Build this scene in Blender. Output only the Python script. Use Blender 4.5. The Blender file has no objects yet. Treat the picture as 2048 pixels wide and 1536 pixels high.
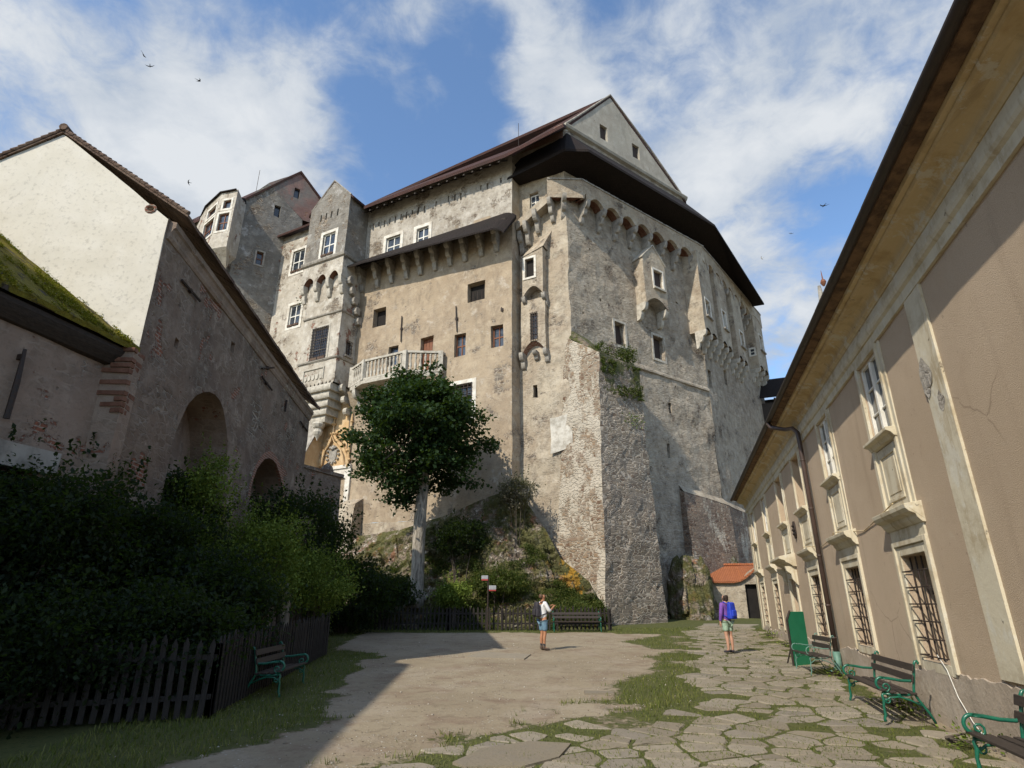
import bpy, bmesh, math, random
import numpy as np
from mathutils import Vector, noise
from mathutils.geometry import delaunay_2d_cdt

random.seed(7)
rng = np.random.default_rng(7)
scene = bpy.context.scene
col = scene.collection

# ------------------------------------------------------------------ camera
CAM_H = 1.75
PITCH = math.atan(440 / 1183.0)
FPX = 1183.0
cam_d = bpy.data.cameras.new("camera")
cam_d.sensor_width = 36.0
cam_d.lens = 36.0 * FPX / 2048.0
cam_d.clip_start = 0.05
cam_d.clip_end = 2000.0
cam = bpy.data.objects.new("camera", cam_d)
col.objects.link(cam)
cam.location = (0, 0, CAM_H)
cam.rotation_euler = (math.pi / 2 + PITCH, 0, 0)
scene.camera = cam

# ------------------------------------------------------------------ light
SUN_AZ = 38.5          # direction the light travels, degrees right of +Y
SUN_EL = 40.0
sun_d = bpy.data.lights.new("sun", 'SUN')
sun_d.energy = 5.0
sun_d.angle = math.radians(0.53)
sun_d.color = (1.0, 0.92, 0.78)
sun = bpy.data.objects.new("sun", sun_d)
col.objects.link(sun)
ld = Vector((math.sin(math.radians(SUN_AZ)) * math.cos(math.radians(SUN_EL)),
             math.cos(math.radians(SUN_AZ)) * math.cos(math.radians(SUN_EL)),
             -math.sin(math.radians(SUN_EL))))
sun.rotation_euler = ld.to_track_quat('-Z', 'Y').to_euler()

scene.view_settings.view_transform = 'Standard'
scene.view_settings.look = 'None'
scene.view_settings.exposure = -0.12
scene.view_settings.gamma = 1.0

_c, _s = math.cos(PITCH), math.sin(PITCH)


def ray(px, py):
    x = (px - 1024) / FPX
    y = -(py - 768) / FPX
    return Vector((x, _c - y * _s, _s + y * _c))


world = bpy.data.worlds.new("World")
scene.world = world
world.use_nodes = True
SKY_STR = 0.13


def build_world():
    nt = world.node_tree
    nt.nodes.clear()
    N = nt.nodes.new
    L = nt.links.new
    out = N('ShaderNodeOutputWorld')
    bg = N('ShaderNodeBackground')
    bg.inputs['Strength'].default_value = SKY_STR
    L(bg.outputs[0], out.inputs[0])
    sky = N('ShaderNodeTexSky')
    sky.sky_type = 'NISHITA'
    sky.sun_disc = False
    sky.sun_elevation = math.radians(SUN_EL)
    sky.sun_rotation = math.radians(180 + SUN_AZ)
    sky.air_density = 1.0
    sky.dust_density = 0.6
    sky.ozone_density = 1.6
    tc = N('ShaderNodeTexCoord')
    sep = N('ShaderNodeSeparateXYZ')
    L(tc.outputs['Generated'], sep.inputs[0])

    def math_(op, a, b=None, clamp=False):
        m = N('ShaderNodeMath')
        m.operation = op
        m.use_clamp = clamp
        for i, v in enumerate((a, b)):
            if v is None:
                continue
            if isinstance(v, (int, float)):
                m.inputs[i].default_value = v
            else:
                L(v, m.inputs[i])
        return m.outputs[0]
    # cloud layer seen in perspective: divide by height
    zz = math_('ADD', math_('MAXIMUM', sep.outputs[2], 0.0), 0.22)
    cx = math_('DIVIDE', sep.outputs[0], zz)
    cy = math_('DIVIDE', sep.outputs[1], zz)
    comb = N('ShaderNodeCombineXYZ')
    L(cx, comb.inputs[0])
    L(cy, comb.inputs[1])
    n1 = N('ShaderNodeTexNoise')
    n1.inputs['Scale'].default_value = 3.6
    n1.inputs['Detail'].default_value = 9
    n1.inputs['Roughness'].default_value = 0.6
    n1.inputs['Distortion'].default_value = 0.25
    L(comb.outputs[0], n1.inputs['Vector'])
    n2 = N('ShaderNodeTexNoise')
    n2.inputs['Scale'].default_value = 13.0
    n2.inputs['Detail'].default_value = 8
    n2.inputs['Roughness'].default_value = 0.62
    n2.inputs['Distortion'].default_value = 0.5
    L(comb.outputs[0], n2.inputs['Vector'])
    dens = math_('MULTIPLY', math_('SUBTRACT', n1.outputs[0], 0.5), 2.5)
    dens = math_('ADD', dens, math_('MULTIPLY', math_('SUBTRACT', n2.outputs[0], 0.5), 1.2))
    # where the big clouds and the blue gaps stand (directions, degrees of width, weight)
    blobs = [((300, 190), 17, .50), ((150, 210), 11, .24), ((540, 290), 12, .28), ((420, 350), 10, .2), ((180, 290), 12, .16),
             ((820, 110), 6, .30), ((770, 30), 5, .22), ((850, 200), 4, .12),
             ((1200, 100), 11, .22), ((1330, 230), 11, .34), ((1090, 220), 8, .30), ((1560, 230), 10, .26),
             ((1800, 60), 13, .28), ((1050, 40), 8, .22), ((1480, 350), 10, .24), ((1430, 10), 8, .12), ((1720, 230), 8, .16),
             ((1560, 560), 8, .22), ((1500, 480), 6, .1), ((1650, 500), 7, .12), ((1570, 660), 7, .2),
             ((660, 20), 10, -.36), ((860, 270), 10, -.36), ((940, 130), 6, -.34), ((770, 340), 9, -.30), ((60, 60), 9, -.26), ((30, 200), 5, -.22),
             ((1470, 130), 7, -.36), ((1270, 50), 6, -.26), ((1610, 400), 6, -.34), ((1650, 120), 5, -.28), ((1530, 700), 5, -.2), ((970, 290), 6, -.26),
             ((20, 330), 6, -.30), ((250, 20), 9, -.22), ((480, 60), 6, -.2), ((1750, 330), 6, -.26), ((1540, 340), 5, -.2), ((1230, 170), 3, -.12), ((1420, 230), 4, -.14)]
    for (p, wd, wt) in blobs:
        v = ray(*p).normalized()
        dot = N('ShaderNodeVectorMath')
        dot.operation = 'DOT_PRODUCT'
        L(tc.outputs['Generated'], dot.inputs[0])
        dot.inputs[1].default_value = v
        mr = N('ShaderNodeMapRange')
        mr.interpolation_type = 'SMOOTHSTEP'
        mr.inputs['From Min'].default_value = math.cos(math.radians(wd))
        mr.inputs['From Max'].default_value = 1.0
        mr.inputs['To Max'].default_value = wt
        L(dot.outputs['Value'], mr.inputs['Value'])
        dens = math_('ADD', dens, mr.outputs[0])
    cov = N('ShaderNodeMapRange')
    cov.interpolation_type = 'SMOOTHSTEP'
    cov.inputs['From Min'].default_value = -0.36
    cov.inputs['From Max'].default_value = 0.62
    cov.inputs['To Max'].default_value = 0.96
    L(dens, cov.inputs['Value'])
    # cloud tone: thin veils bluish, thick cores white with soft grey modelling
    shade = N('ShaderNodeTexNoise')
    shade.inputs['Scale'].default_value = 6.0
    shade.inputs['Detail'].default_value = 8
    L(comb.outputs[0], shade.inputs['Vector'])
    tone = math_('ADD', math_('MULTIPLY', dens, .75), math_('MULTIPLY', math_('SUBTRACT', shade.outputs[0], .5), 1.6))
    ramp = N('ShaderNodeValToRGB')
    ramp.color_ramp.elements[0].position = 0.0
    ramp.color_ramp.elements[0].color = (4.2, 4.75, 5.5, 1)
    ramp.color_ramp.elements[1].position = 0.85
    ramp.color_ramp.elements[1].color = (6.5, 6.75, 7.0, 1)
    L(tone, ramp.inputs[0])
    tint = N('ShaderNodeMix')
    tint.data_type = 'RGBA'
    tint.blend_type = 'MULTIPLY'
    tint.inputs[0].default_value = 1.0
    L(sky.outputs[0], tint.inputs[6])
    tint.inputs[7].default_value = (1.65, 1.85, 1.98, 1)
    mix = N('ShaderNodeMix')
    mix.data_type = 'RGBA'
    L(cov.outputs[0], mix.inputs[0])
    L(tint.outputs[2], mix.inputs[6])
    L(ramp.outputs[0], mix.inputs[7])
    L(mix.outputs[2], bg.inputs['Color'])


build_world()


# ------------------------------------------------------------------ frames
def ray_hit(px, py, p0, n):
    d = ray(px, py)
    t = (n[0] * p0[0] + n[1] * p0[1]) / (n[0] * d[0] + n[1] * d[1])
    return Vector((d[0] * t, d[1] * t, CAM_H + d[2] * t))


def ground_z(x, y):
    return 0.026 * max(0.0, min(y, 48.0) - 8.0)


def ground_pt(px, py):
    d = ray(px, py)
    t = (CAM_H + .026 * 8) / (.026 * d[1] - d[2])
    if t * d[1] < 8 or t < 0:
        t = -CAM_H / d[2]
    return Vector((d[0] * t, d[1] * t, CAM_H + d[2] * t))


class Frame:
    """a vertical wall plane: u runs along it, z is up, o is outwards"""

    def __init__(s, p, az, off=0.0):
        a = math.radians(az)
        s.az = az
        s.d = Vector((math.sin(a), math.cos(a), 0))
        n = Vector((math.cos(a), -math.sin(a), 0))
        if n[0] * p[0] + n[1] * p[1] > 0:
            n = -n
        s.n = n
        s.p = Vector((p[0], p[1], 0)) + n * off

    def off(s, o):
        f = Frame.__new__(Frame)
        f.az, f.d, f.n = s.az, s.d, s.n
        f.p = s.p + s.n * o
        return f

    def uv(s, px, py, o=0.0):
        q = ray_hit(px, py, s.p + s.n * o, s.n)
        return ((q - s.p).dot(s.d), q.z)

    def pt(s, u, z, o=0.0):
        v = s.p + s.d * u + s.n * o
        return Vector((v[0], v[1], z))

    def L(s, pts, o=0.0):
        return [s.uv(x, y, o) for x, y in pts]

    def R(s, x1, y1, x2, y2, o=0.0):
        xm, ym = (x1 + x2) / 2, (y1 + y2) / 2
        a, b = s.uv(x1, ym, o)[0], s.uv(x2, ym, o)[0]
        c, d = s.uv(xm, y1, o)[1], s.uv(xm, y2, o)[1]
        return (min(a, b), max(a, b), min(c, d), max(c, d))


def frame2(p, q):
    az = math.degrees(math.atan2(q[0] - p[0], q[1] - p[1]))
    return Frame(p, az)


# ------------------------------------------------------------------ meshes
ROOT = {}


def dispv(p, a, freq=0.45):
    v = noise.noise_vector(p * freq) * a
    v += noise.noise_vector(p * freq * 3.7 + Vector((9, 4, 2))) * (a * .45)
    return p + v


def in_poly(x, y, P):
    r = False
    j = len(P) - 1
    for i in range(len(P)):
        xi, yi = P[i]
        xj, yj = P[j]
        if (yi > y) != (yj > y) and x < (xj - xi) * (y - yi) / (yj - yi) + xi:
            r = not r
        j = i
    return r


def rect(r):
    if len(r) == 4 and isinstance(r[0], (int, float)):
        return [(r[0], r[2]), (r[1], r[2]), (r[1], r[3]), (r[0], r[3])]
    return list(r)


class MB:
    def __init__(s):
        s.v, s.f, s.m = [], [], []

    def add(s, verts, faces, mi=0):
        b = len(s.v)
        s.v.extend(Vector(p) for p in verts)
        for f in faces:
            s.f.append([i + b for i in f])
            s.m.append(mi)

    def box(s, F, u0, u1, z0, z1, o0, o1, mi=0):
        P = [F.pt(u, z, o) for o in (o0, o1) for z in (z0, z1) for u in (u0, u1)]
        s.add(P, [(0, 1, 3, 2), (4, 6, 7, 5), (0, 4, 5, 1), (2, 3, 7, 6), (0, 2, 6, 4), (1, 5, 7, 3)], mi)

    def abox(s, x0, x1, y0, y1, z0, z1, mi=0):
        P = [(x, y, z) for y in (y0, y1) for z in (z0, z1) for x in (x0, x1)]
        s.add(P, [(0, 1, 3, 2), (4, 6, 7, 5), (0, 4, 5, 1), (2, 3, 7, 6), (0, 2, 6, 4), (1, 5, 7, 3)], mi)

    def hull(s, P8, mi=0):
        s.add(P8, [(0, 1, 3, 2), (4, 6, 7, 5), (0, 4, 5, 1), (2, 3, 7, 6), (0, 2, 6, 4), (1, 5, 7, 3)], mi)

    def prism(s, F, poly, o0, o1, mi=0):
        """extrude a (u,z) outline from o0 to o1"""
        n = len(poly)
        s.add([F.pt(u, z, o0) for u, z in poly] + [F.pt(u, z, o1) for u, z in poly],
              [list(range(n))[::-1], list(range(n, 2 * n))] + [(i, (i + 1) % n, n + (i + 1) % n, n + i) for i in range(n)], mi)

    def prism_u(s, F, prof, u0, u1, mi=0, cap=True):
        """extrude an (o,z) outline along the wall"""
        n = len(prof)
        fs = [(i, (i + 1) % n, n + (i + 1) % n, n + i) for i in range(n)]
        if cap:
            fs += [list(range(n))[::-1], list(range(n, 2 * n))]
        s.add([F.pt(u0, z, o) for o, z in prof] + [F.pt(u1, z, o) for o, z in prof], fs, mi)

    def patch(s, p00, p10, p11, p01, nu, nv, mi=0):
        p00, p10, p11, p01 = map(Vector, (p00, p10, p11, p01))
        vs = []
        for j in range(nv + 1):
            b = j / nv
            for i in range(nu + 1):
                a = i / nu
                vs.append((p00 * (1 - a) + p10 * a) * (1 - b) + (p01 * (1 - a) + p11 * a) * b)
        fs = [(j * (nu + 1) + i, j * (nu + 1) + i + 1, (j + 1) * (nu + 1) + i + 1, (j + 1) * (nu + 1) + i)
              for j in range(nv) for i in range(nu)]
        s.add(vs, fs, mi)

    def tube(s, pts, r, n=8, mi=0, cap=True, closed=False):
        pts = [Vector(p) for p in pts]
        k = len(pts)
        rs = r if isinstance(r, (list, tuple)) else [r] * k
        vs = []
        prev = None
        for i, p in enumerate(pts):
            if closed:
                t = (pts[(i + 1) % k] - pts[i - 1])
            else:
                t = (pts[min(i + 1, k - 1)] - pts[max(i - 1, 0)])
            if t.length < 1e-9:
                t = Vector((0, 0, 1))
            t.normalize()
            if prev is None:
                a = Vector((0, 0, 1)) if abs(t.z) < .9 else Vector((1, 0, 0))
                prev = t.cross(a).normalized()
            x = prev - t * prev.dot(t)
            if x.length < 1e-6:
                x = t.orthogonal()
            x.normalize()
            prev = x
            y = t.cross(x)
            for j in range(n):
                a = 2 * math.pi * j / n
                vs.append(p + (x * math.cos(a) + y * math.sin(a)) * rs[i])
        fs = []
        for i in range(k if closed else k - 1):
            i2 = (i + 1) % k
            for j in range(n):
                fs.append((i * n + j, i * n + (j + 1) % n, i2 * n + (j + 1) % n, i2 * n + j))
        if cap and not closed:
            fs += [list(range(n))[::-1], list(range((k - 1) * n, k * n))]
        s.add(vs, fs, mi)

    def lathe(s, prof, c, n=12, mi=0):
        """prof = (r,z) pairs about the vertical axis through c"""
        vs, fs = [], []
        for r, z in prof:
            for j in range(n):
                a = 2 * math.pi * j / n
                vs.append((c[0] + r * math.cos(a), c[1] + r * math.sin(a), c[2] + z))
        for i in range(len(prof) - 1):
            for j in range(n):
                fs.append((i * n + j, i * n + (j + 1) % n, (i + 1) * n + (j + 1) % n, (i + 1) * n + j))
        fs += [list(range(n))[::-1], list(range((len(prof) - 1) * n, len(prof) * n))]
        s.add(vs, fs, mi)

    def wall(s, F, poly, holes=(), depth=.35, step=.8, mi=0, mrev=None, mback=None, jit=.3, o=0.0):
        pts, edges = [], []
        mrev = mi if mrev is None else mrev

        def loop(P):
            idx = []
            n = len(P)
            for i in range(n):
                a, b = P[i], P[(i + 1) % n]
                k = max(1, int(math.hypot(b[0] - a[0], b[1] - a[1]) / step + .5))
                for j in range(k):
                    t = j / k
                    pts.append(Vector((a[0] + (b[0] - a[0]) * t, a[1] + (b[1] - a[1]) * t)))
                    idx.append(len(pts) - 1)
            for i in range(len(idx)):
                edges.append((idx[i], idx[(i + 1) % len(idx)]))
            return [tuple(pts[i]) for i in idx]
        loop(poly)
        HP = [rect(h) for h in holes]
        rings = [loop(h) for h in HP]
        us = [p[0] for p in poly]
        zs = [p[1] for p in poly]
        r = random.Random(len(poly) * 31 + len(holes))
        u = min(us) + step / 2
        while u < max(us):
            z = min(zs) + step / 2
            while z < max(zs):
                x, y = u + r.uniform(-jit, jit) * step, z + r.uniform(-jit, jit) * step
                if in_poly(x, y, poly) and not any(in_poly(x, y, h) for h in HP):
                    pts.append(Vector((x, y)))
                z += step
            u += step
        res = delaunay_2d_cdt(pts, edges, [], 0, 1e-5)
        vs = [F.pt(p[0], p[1], o) for p in res[0]]
        fs = []
        for f in res[2]:
            cx = sum(res[0][i][0] for i in f) / len(f)
            cy = sum(res[0][i][1] for i in f) / len(f)
            if in_poly(cx, cy, poly) and not any(in_poly(cx, cy, h) for h in HP):
                a, b, c = [vs[i] for i in f[:3]]
                if (b - a).cross(c - a).dot(F.n) < 0:
                    f = f[::-1]
                fs.append(list(f))
        s.add(vs, fs, mi)
        for ring in rings:
            n = len(ring)
            A = [F.pt(p[0], p[1], o) for p in ring]
            B = [F.pt(p[0], p[1], o - depth) for p in ring]
            s.add(A + B, [(i, (i + 1) % n, n + (i + 1) % n, n + i) for i in range(n)], mrev)
            if mback is not None:
                s.add(B, [list(range(n))], mback)

    def build(s, name, mats, parent=None, disp=0.0, freq=.45, bevel=0.0, smooth=False, kind=None, merge=False):
        root = parent
        while root is not None and root.parent is not None:
            root = root.parent
        o = Vector(ROOT.get(root.name, (0, 0, 0))) if root else Vector((0, 0, 0))
        V = [dispv(p, disp, freq) - o if disp else p - o for p in s.v]
        me = bpy.data.meshes.new(name)
        me.from_pydata([tuple(v) for v in V], [], s.f)
        if not isinstance(mats, (list, tuple)):
            mats = [mats]
        for m in mats:
            me.materials.append(m)
        if len(mats) > 1:
            me.polygons.foreach_set('material_index', s.m)
        if merge or bevel:
            bm = bmesh.new()
            bm.from_mesh(me)
            if merge:
                bmesh.ops.remove_doubles(bm, verts=bm.verts, dist=1e-4)
            bmesh.ops.recalc_face_normals(bm, faces=bm.faces)
            bm.to_mesh(me)
            bm.free()
        me.update()
        uvl = me.uv_layers.new(name='UVMap')
        buf = np.zeros(len(me.loops) * 2, dtype=np.float32)
        vv = me.vertices
        for p in me.polygons:
            n = p.normal
            h = math.hypot(n.x, n.y)
            if h < .5:
                for li in p.loop_indices:
                    w = vv[me.loops[li].vertex_index].co
                    buf[2 * li] = w.x + o.x
                    buf[2 * li + 1] = w.y + o.y
            else:
                tx, ty = -n.y / h, n.x / h
                for li in p.loop_indices:
                    w = vv[me.loops[li].vertex_index].co
                    buf[2 * li] = (w.x + o.x) * tx + (w.y + o.y) * ty
                    buf[2 * li + 1] = w.z + o.z
        uvl.data.foreach_set('uv', buf)
        if smooth:
            me.polygons.foreach_set('use_smooth', [True] * len(me.polygons))
        ob = bpy.data.objects.new(name, me)
        col.objects.link(ob)
        if parent is not None:
            ob.parent = parent
        if kind:
            ob['kind'] = kind
        if bevel:
            md = ob.modifiers.new('bevel', 'BEVEL')
            md.width = bevel
            md.segments = 2
            md.limit_method = 'ANGLE'
            md.angle_limit = math.radians(50)
        return ob


def tag(o, label, cat, group=None, kind=None):
    o['label'] = label
    o['category'] = cat
    if group:
        o['group'] = group
    if kind:
        o['kind'] = kind
    return o


def thing(name, label, cat, loc=(0, 0, 0), group=None):
    o = bpy.data.objects.new(name, None)
    o.empty_display_size = .3
    col.objects.link(o)
    o.location = loc
    ROOT[o.name] = tuple(loc)
    tag(o, label, cat, group)
    return o


def copy_tree(o, parent=None):
    c = o.copy()
    col.objects.link(c)
    if parent is not None:
        c.parent = parent
    for ch in o.children:
        copy_tree(ch, c)
    return c


# ------------------------------------------------------------------ materials
class NT:
    def __init__(s, name):
        s.mat = bpy.data.materials.new(name)
        s.mat.use_nodes = True
        s.t = s.mat.node_tree
        s.t.nodes.clear()
        s.out = s.t.nodes.new('ShaderNodeOutputMaterial')
        s.b = s.t.nodes.new('ShaderNodeBsdfPrincipled')
        s.b.inputs['Specular IOR Level'].default_value = 0.25
        s.b.inputs['Roughness'].default_value = 0.9
        s.t.links.new(s.b.outputs[0], s.out.inputs[0])
        s.tc = s.t.nodes.new('ShaderNodeTexCoord')
        s.obj = s.tc.outputs['Object']
        s.uv = s.tc.outputs['UV']

    def set(s, sock, v):
        if isinstance(v, bpy.types.NodeSocket):
            s.t.links.new(v, sock)
        elif isinstance(v, (tuple, list)) and len(v) == 3 and sock.type == 'RGBA':
            sock.default_value = (*v, 1)
        else:
            sock.default_value = v

    def node(s, typ, **kw):
        n = s.t.nodes.new(typ)
        for k, v in kw.items():
            setattr(n, k, v)
        return n

    def noise(s, scale, detail=5, rough=.55, vec=None, dist=0.0):
        n = s.node('ShaderNodeTexNoise')
        s.set(n.inputs['Vector'], vec or s.obj)
        n.inputs['Scale'].default_value = scale
        n.inputs['Detail'].default_value = detail
        n.inputs['Roughness'].default_value = rough
        n.inputs['Distortion'].default_value = dist
        return n.outputs[0]

    def noisec(s, scale, vec=None):
        n = s.node('ShaderNodeTexNoise')
        s.set(n.inputs['Vector'], vec or s.obj)
        n.inputs['Scale'].default_value = scale
        return n.outputs[1]

    def scale(s, vec, x, y, z=1.0, loc=(0, 0, 0)):
        n = s.node('ShaderNodeMapping')
        s.set(n.inputs['Vector'], vec)
        n.inputs['Scale'].default_value = (x, y, z)
        n.inputs['Location'].default_value = loc
        return n.outputs[0]

    def ramp(s, fac, stops, interp='LINEAR'):
        n = s.node('ShaderNodeValToRGB')
        n.color_ramp.interpolation = interp
        e = n.color_ramp.elements
        while len(e) < len(stops):
            e.new(0.5)
        for el, (p, c) in zip(e, stops):
            el.position = p
            el.color = (*c, 1) if len(c) == 3 else c
        s.set(n.inputs[0], fac)
        return n.outputs[0]

    def mask(s, fac, a, b):
        n = s.node('ShaderNodeMapRange')
        n.interpolation_type = 'SMOOTHSTEP'
        s.set(n.inputs['Value'], fac)
        n.inputs['From Min'].default_value = a
        n.inputs['From Max'].default_value = b
        return n.outputs[0]

    def mix(s, fac, a, b, blend='MIX'):
        n = s.node('ShaderNodeMix', data_type='RGBA', blend_type=blend)
        s.set(n.inputs[0], fac)
        s.set(n.inputs[6], a)
        s.set(n.inputs[7], b)
        return n.outputs[2]

    def m(s, op, a, b=0.0, clamp=False):
        n = s.node('ShaderNodeMath', operation=op, use_clamp=clamp)
        s.set(n.inputs[0], a)
        s.set(n.inputs[1], b)
        return n.outputs[0]

    def sepz(s, vec=None):
        n = s.node('ShaderNodeSeparateXYZ')
        s.set(n.inputs[0], vec or s.obj)
        return n.outputs

    def warp(s, vec, scale, amt):
        c = s.noisec(scale, vec)
        n = s.node('ShaderNodeVectorMath', operation='SUBTRACT')
        s.set(n.inputs[0], c)
        n.inputs[1].default_value = (.5, .5, .5)
        k = s.node('ShaderNodeVectorMath', operation='SCALE')
        s.set(k.inputs[0], n.outputs[0])
        k.inputs['Scale'].default_value = amt
        a = s.node('ShaderNodeVectorMath', operation='ADD')
        s.set(a.inputs[0], vec)
        s.set(a.inputs[1], k.outputs[0])
        return a.outputs[0]

    def voro(s, vec, scale, feature='F1', rand=1.0):
        n = s.node('ShaderNodeTexVoronoi', feature=feature)
        s.set(n.inputs['Vector'], vec)
        n.inputs['Scale'].default_value = scale
        n.inputs['Randomness'].default_value = rand
        return n

    def bump(s, h, dist, strength=1.0, normal=None):
        n = s.node('ShaderNodeBump')
        n.inputs['Strength'].default_value = strength
        n.inputs['Distance'].default_value = dist
        s.set(n.inputs['Height'], h)
        if normal is not None:
            s.set(n.inputs['Normal'], normal)
        return n.outputs[0]

    def done(s, color, normal=None, rough=None, **kw):
        s.set(s.b.inputs['Base Color'], color)
        if normal is not None:
            s.set(s.b.inputs['Normal'], normal)
        if rough is not None:
            s.set(s.b.inputs['Roughness'], rough)
        for k, v in kw.items():
            s.set(s.b.inputs[k], v)
        return s.mat


def rubble_nodes(t, sx=2.2, sy=5.5, mortar=(.36, .31, .25), stones=None, warp=.10):
    """coursed rubble: returns colour, height"""
    uvw = t.warp(t.warp(t.uv, 1.3, warp * 1.6), 5.0, warp * .55)
    v = t.scale(uvw, sx, sy, 1)
    cell = t.voro(v, 1.0, 'F1', .85)
    edge = t.voro(v, 1.0, 'DISTANCE_TO_EDGE', .85)
    stones = stones or [(0, (.11, .075, .05)), (.25, (.2, .15, .11)), (.5, (.25, .21, .165)), (.75, (.17, .14, .115)), (1, (.32, .25, .17))]
    sp = t.node('ShaderNodeSeparateColor')
    t.set(sp.inputs[0], cell.outputs['Color'])
    c = t.ramp(sp.outputs[0], stones)
    c = t.mix(t.m('MULTIPLY', t.noise(9, 6, .65), .55), c, (.08, .065, .05))
    em = t.mask(edge.outputs['Distance'], .01, .11)
    colr = t.mix(em, mortar, c)
    h = t.m('ADD', t.m('MULTIPLY', em, .8), t.m('MULTIPLY', t.noise(14, 6, .65), .35))
    h = t.m('ADD', h, t.m('MULTIPLY', sp.outputs[1], .3))
    return colr, h


def mat_render(name, c1, c2, c3, stone=.45, brick=.0, bump=.05, streak=True, pits=.55, ghost=0.0, course=.35, patch_scale=.28, light=None):
    """old lime render: blotches, fallen patches showing rubble or brick, rough trowel relief"""
    t = NT(name)
    big = t.noise(patch_scale, 4, .6)
    med = t.noise(1.4, 6, .62)
    fine = t.noise(11, 6, .7)
    c = t.mix(t.mask(big, .35, .65), c1, c2)
    c = t.mix(t.mask(med, .42, .72), c, c3)
    if light:
        c = t.mix(t.mask(t.noise(.9, 7, .7, t.scale(t.obj, 1, 1, 1, (3, 8, 2))), .56, .66), c, light)
    c = t.mix(t.m('MULTIPLY', t.mask(fine, .5, .74), .5), c, t.mix(.62, c, (.05, .04, .032)))
    # vertical rain streaks and soot
    st = t.noise(1.0, 5, .6, t.scale(t.uv, 1.6, .16))
    if streak:
        c = t.mix(t.m('MULTIPLY', t.mask(st, .5, .72), .45), c, t.mix(.6, c, (.06, .052, .045)))
    rc, rh = rubble_nodes(t)
    cs = t.noise(1.0, 5, .6, t.scale(t.warp(t.uv, 1.2, .35), 1.3, 4.6))
    h = t.m('ADD', t.m('MULTIPLY', med, .5), t.m('MULTIPLY', fine, .5))
    h = t.m('ADD', h, t.m('MULTIPLY', cs, course * 2.2))
    if stone > -.3:
        ghost = t.m('MULTIPLY', t.mask(t.noise(1.7, 8, .7, t.scale(t.obj, 1, 1, 1, (7, 17, 27))), .40, .66), .55 + .35 * max(stone, 0) + ghost)
        c = t.mix(ghost, c, t.mix(.5, rc, c))
        h = t.m('ADD', h, t.m('MULTIPLY', t.m('MULTIPLY', ghost, rh), .55))
    if stone > 0:
        pm = t.mask(t.m('ADD', t.noise(.55, 8, .68), t.m('MULTIPLY', t.noise(6, 4, .6), .12)), .68 - stone * .22, .75 - stone * .2)
        c = t.mix(pm, c, rc)
        h = t.m('ADD', t.m('MULTIPLY', t.m('SUBTRACT', 1.0, pm), 1.0), t.m('ADD', t.m('MULTIPLY', h, .8), t.m('MULTIPLY', t.m('MULTIPLY', rh, pm), .8)))
    if brick > 0:
        bt = t.node('ShaderNodeTexBrick')
        t.set(bt.inputs['Vector'], t.warp(t.uv, 3, .03))
        bt.inputs['Color1'].default_value = (.30, .10, .055, 1)
        bt.inputs['Color2'].default_value = (.2, .065, .04, 1)
        bt.inputs['Mortar'].default_value = (.36, .30, .24, 1)
        bt.inputs['Scale'].default_value = 1.0
        bt.inputs['Brick Width'].default_value = .29
        bt.inputs['Row Height'].default_value = .09
        bt.inputs['Mortar Size'].default_value = .014
        bm_ = t.mask(t.m('ADD', t.noise(.75, 8, .66, t.scale(t.obj, 1, 1, 1, (31, 7, 4))), t.m('MULTIPLY', fine, .06)), .70 - brick * .22, .715 - brick * .2)
        bc = t.mix(t.m('MULTIPLY', med, .6), bt.outputs[0], (.16, .12, .09))
        c = t.mix(bm_, c, bc)
        h = t.m('SUBTRACT', h, t.m('MULTIPLY', bm_, .6))
    pit = t.mask(t.noise(3.1, 3, .5, t.scale(t.obj, 1, 1, 1, (5, 5, 5))), .71, .76)
    c = t.mix(t.m('MULTIPLY', pit, pits), c, (.07, .055, .045))
    h = t.m('SUBTRACT', h, t.m('MULTIPLY', pit, pits))
    return t.done(c, t.bump(h, bump), .95)


def mat_rubble(name, **kw):
    t = NT(name)
    lich = kw.pop('lichen', 0)
    moss = kw.pop('moss', 0)
    white = kw.pop('white', 0)
    bmp = kw.pop('bump', .06)
    c, h = rubble_nodes(t, **kw)
    big = t.noise(.35, 5, .6)
    c = t.mix(t.m('MULTIPLY', t.mask(big, .45, .7), .6), c, t.mix(.55, c, (.28, .24, .2)))
    if white:
        wm = t.mask(t.m('ADD', t.noise(.5, 8, .7, t.scale(t.obj, 1.2, 1.2, .55)), t.m('MULTIPLY', t.noise(7, 5, .6), .1)), .66 - white * .2, .70 - white * .2)
        c = t.mix(t.m('MULTIPLY', wm, .85), c, (.47, .42, .34))
    if lich:
        lm = t.mask(t.noise(.42, 8, .7, t.scale(t.obj, 1, 1, 1, (2, 19, 7))), .68 - lich * .2, .73 - lich * .2)
        c = t.mix(t.m('MULTIPLY', lm, .75), c, (.40, .22, .035))
    if moss:
        mm = t.mask(t.noise(.8, 8, .7, t.scale(t.obj, 1, 1, 1, (12, 3, 7))), .66 - moss * .25, .72 - moss * .2)
        c = t.mix(t.m('MULTIPLY', mm, .85), c, t.mix(t.noise(4, 4), (.035, .05, .012), (.10, .105, .025)))
    return t.done(c, t.bump(h, bmp), .95)


def mat_flat(name, c, c2=None, rough=.6, scale=6, bump=0.0, spec=.3, metallic=0, stretch=None, amount=1.0):
    t = NT(name)
    vec = t.scale(t.obj, *stretch) if stretch else t.obj
    n = t.noise(scale, 6, .62, vec)
    colr = t.mix(t.m('MULTIPLY', t.mask(n, .35, .7), amount), c, c2 or tuple(x * .65 for x in c))
    nm = t.bump(n, bump) if bump else None
    return t.done(colr, nm, rough, **{'Specular IOR Level': spec, 'Metallic': metallic})


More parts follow.
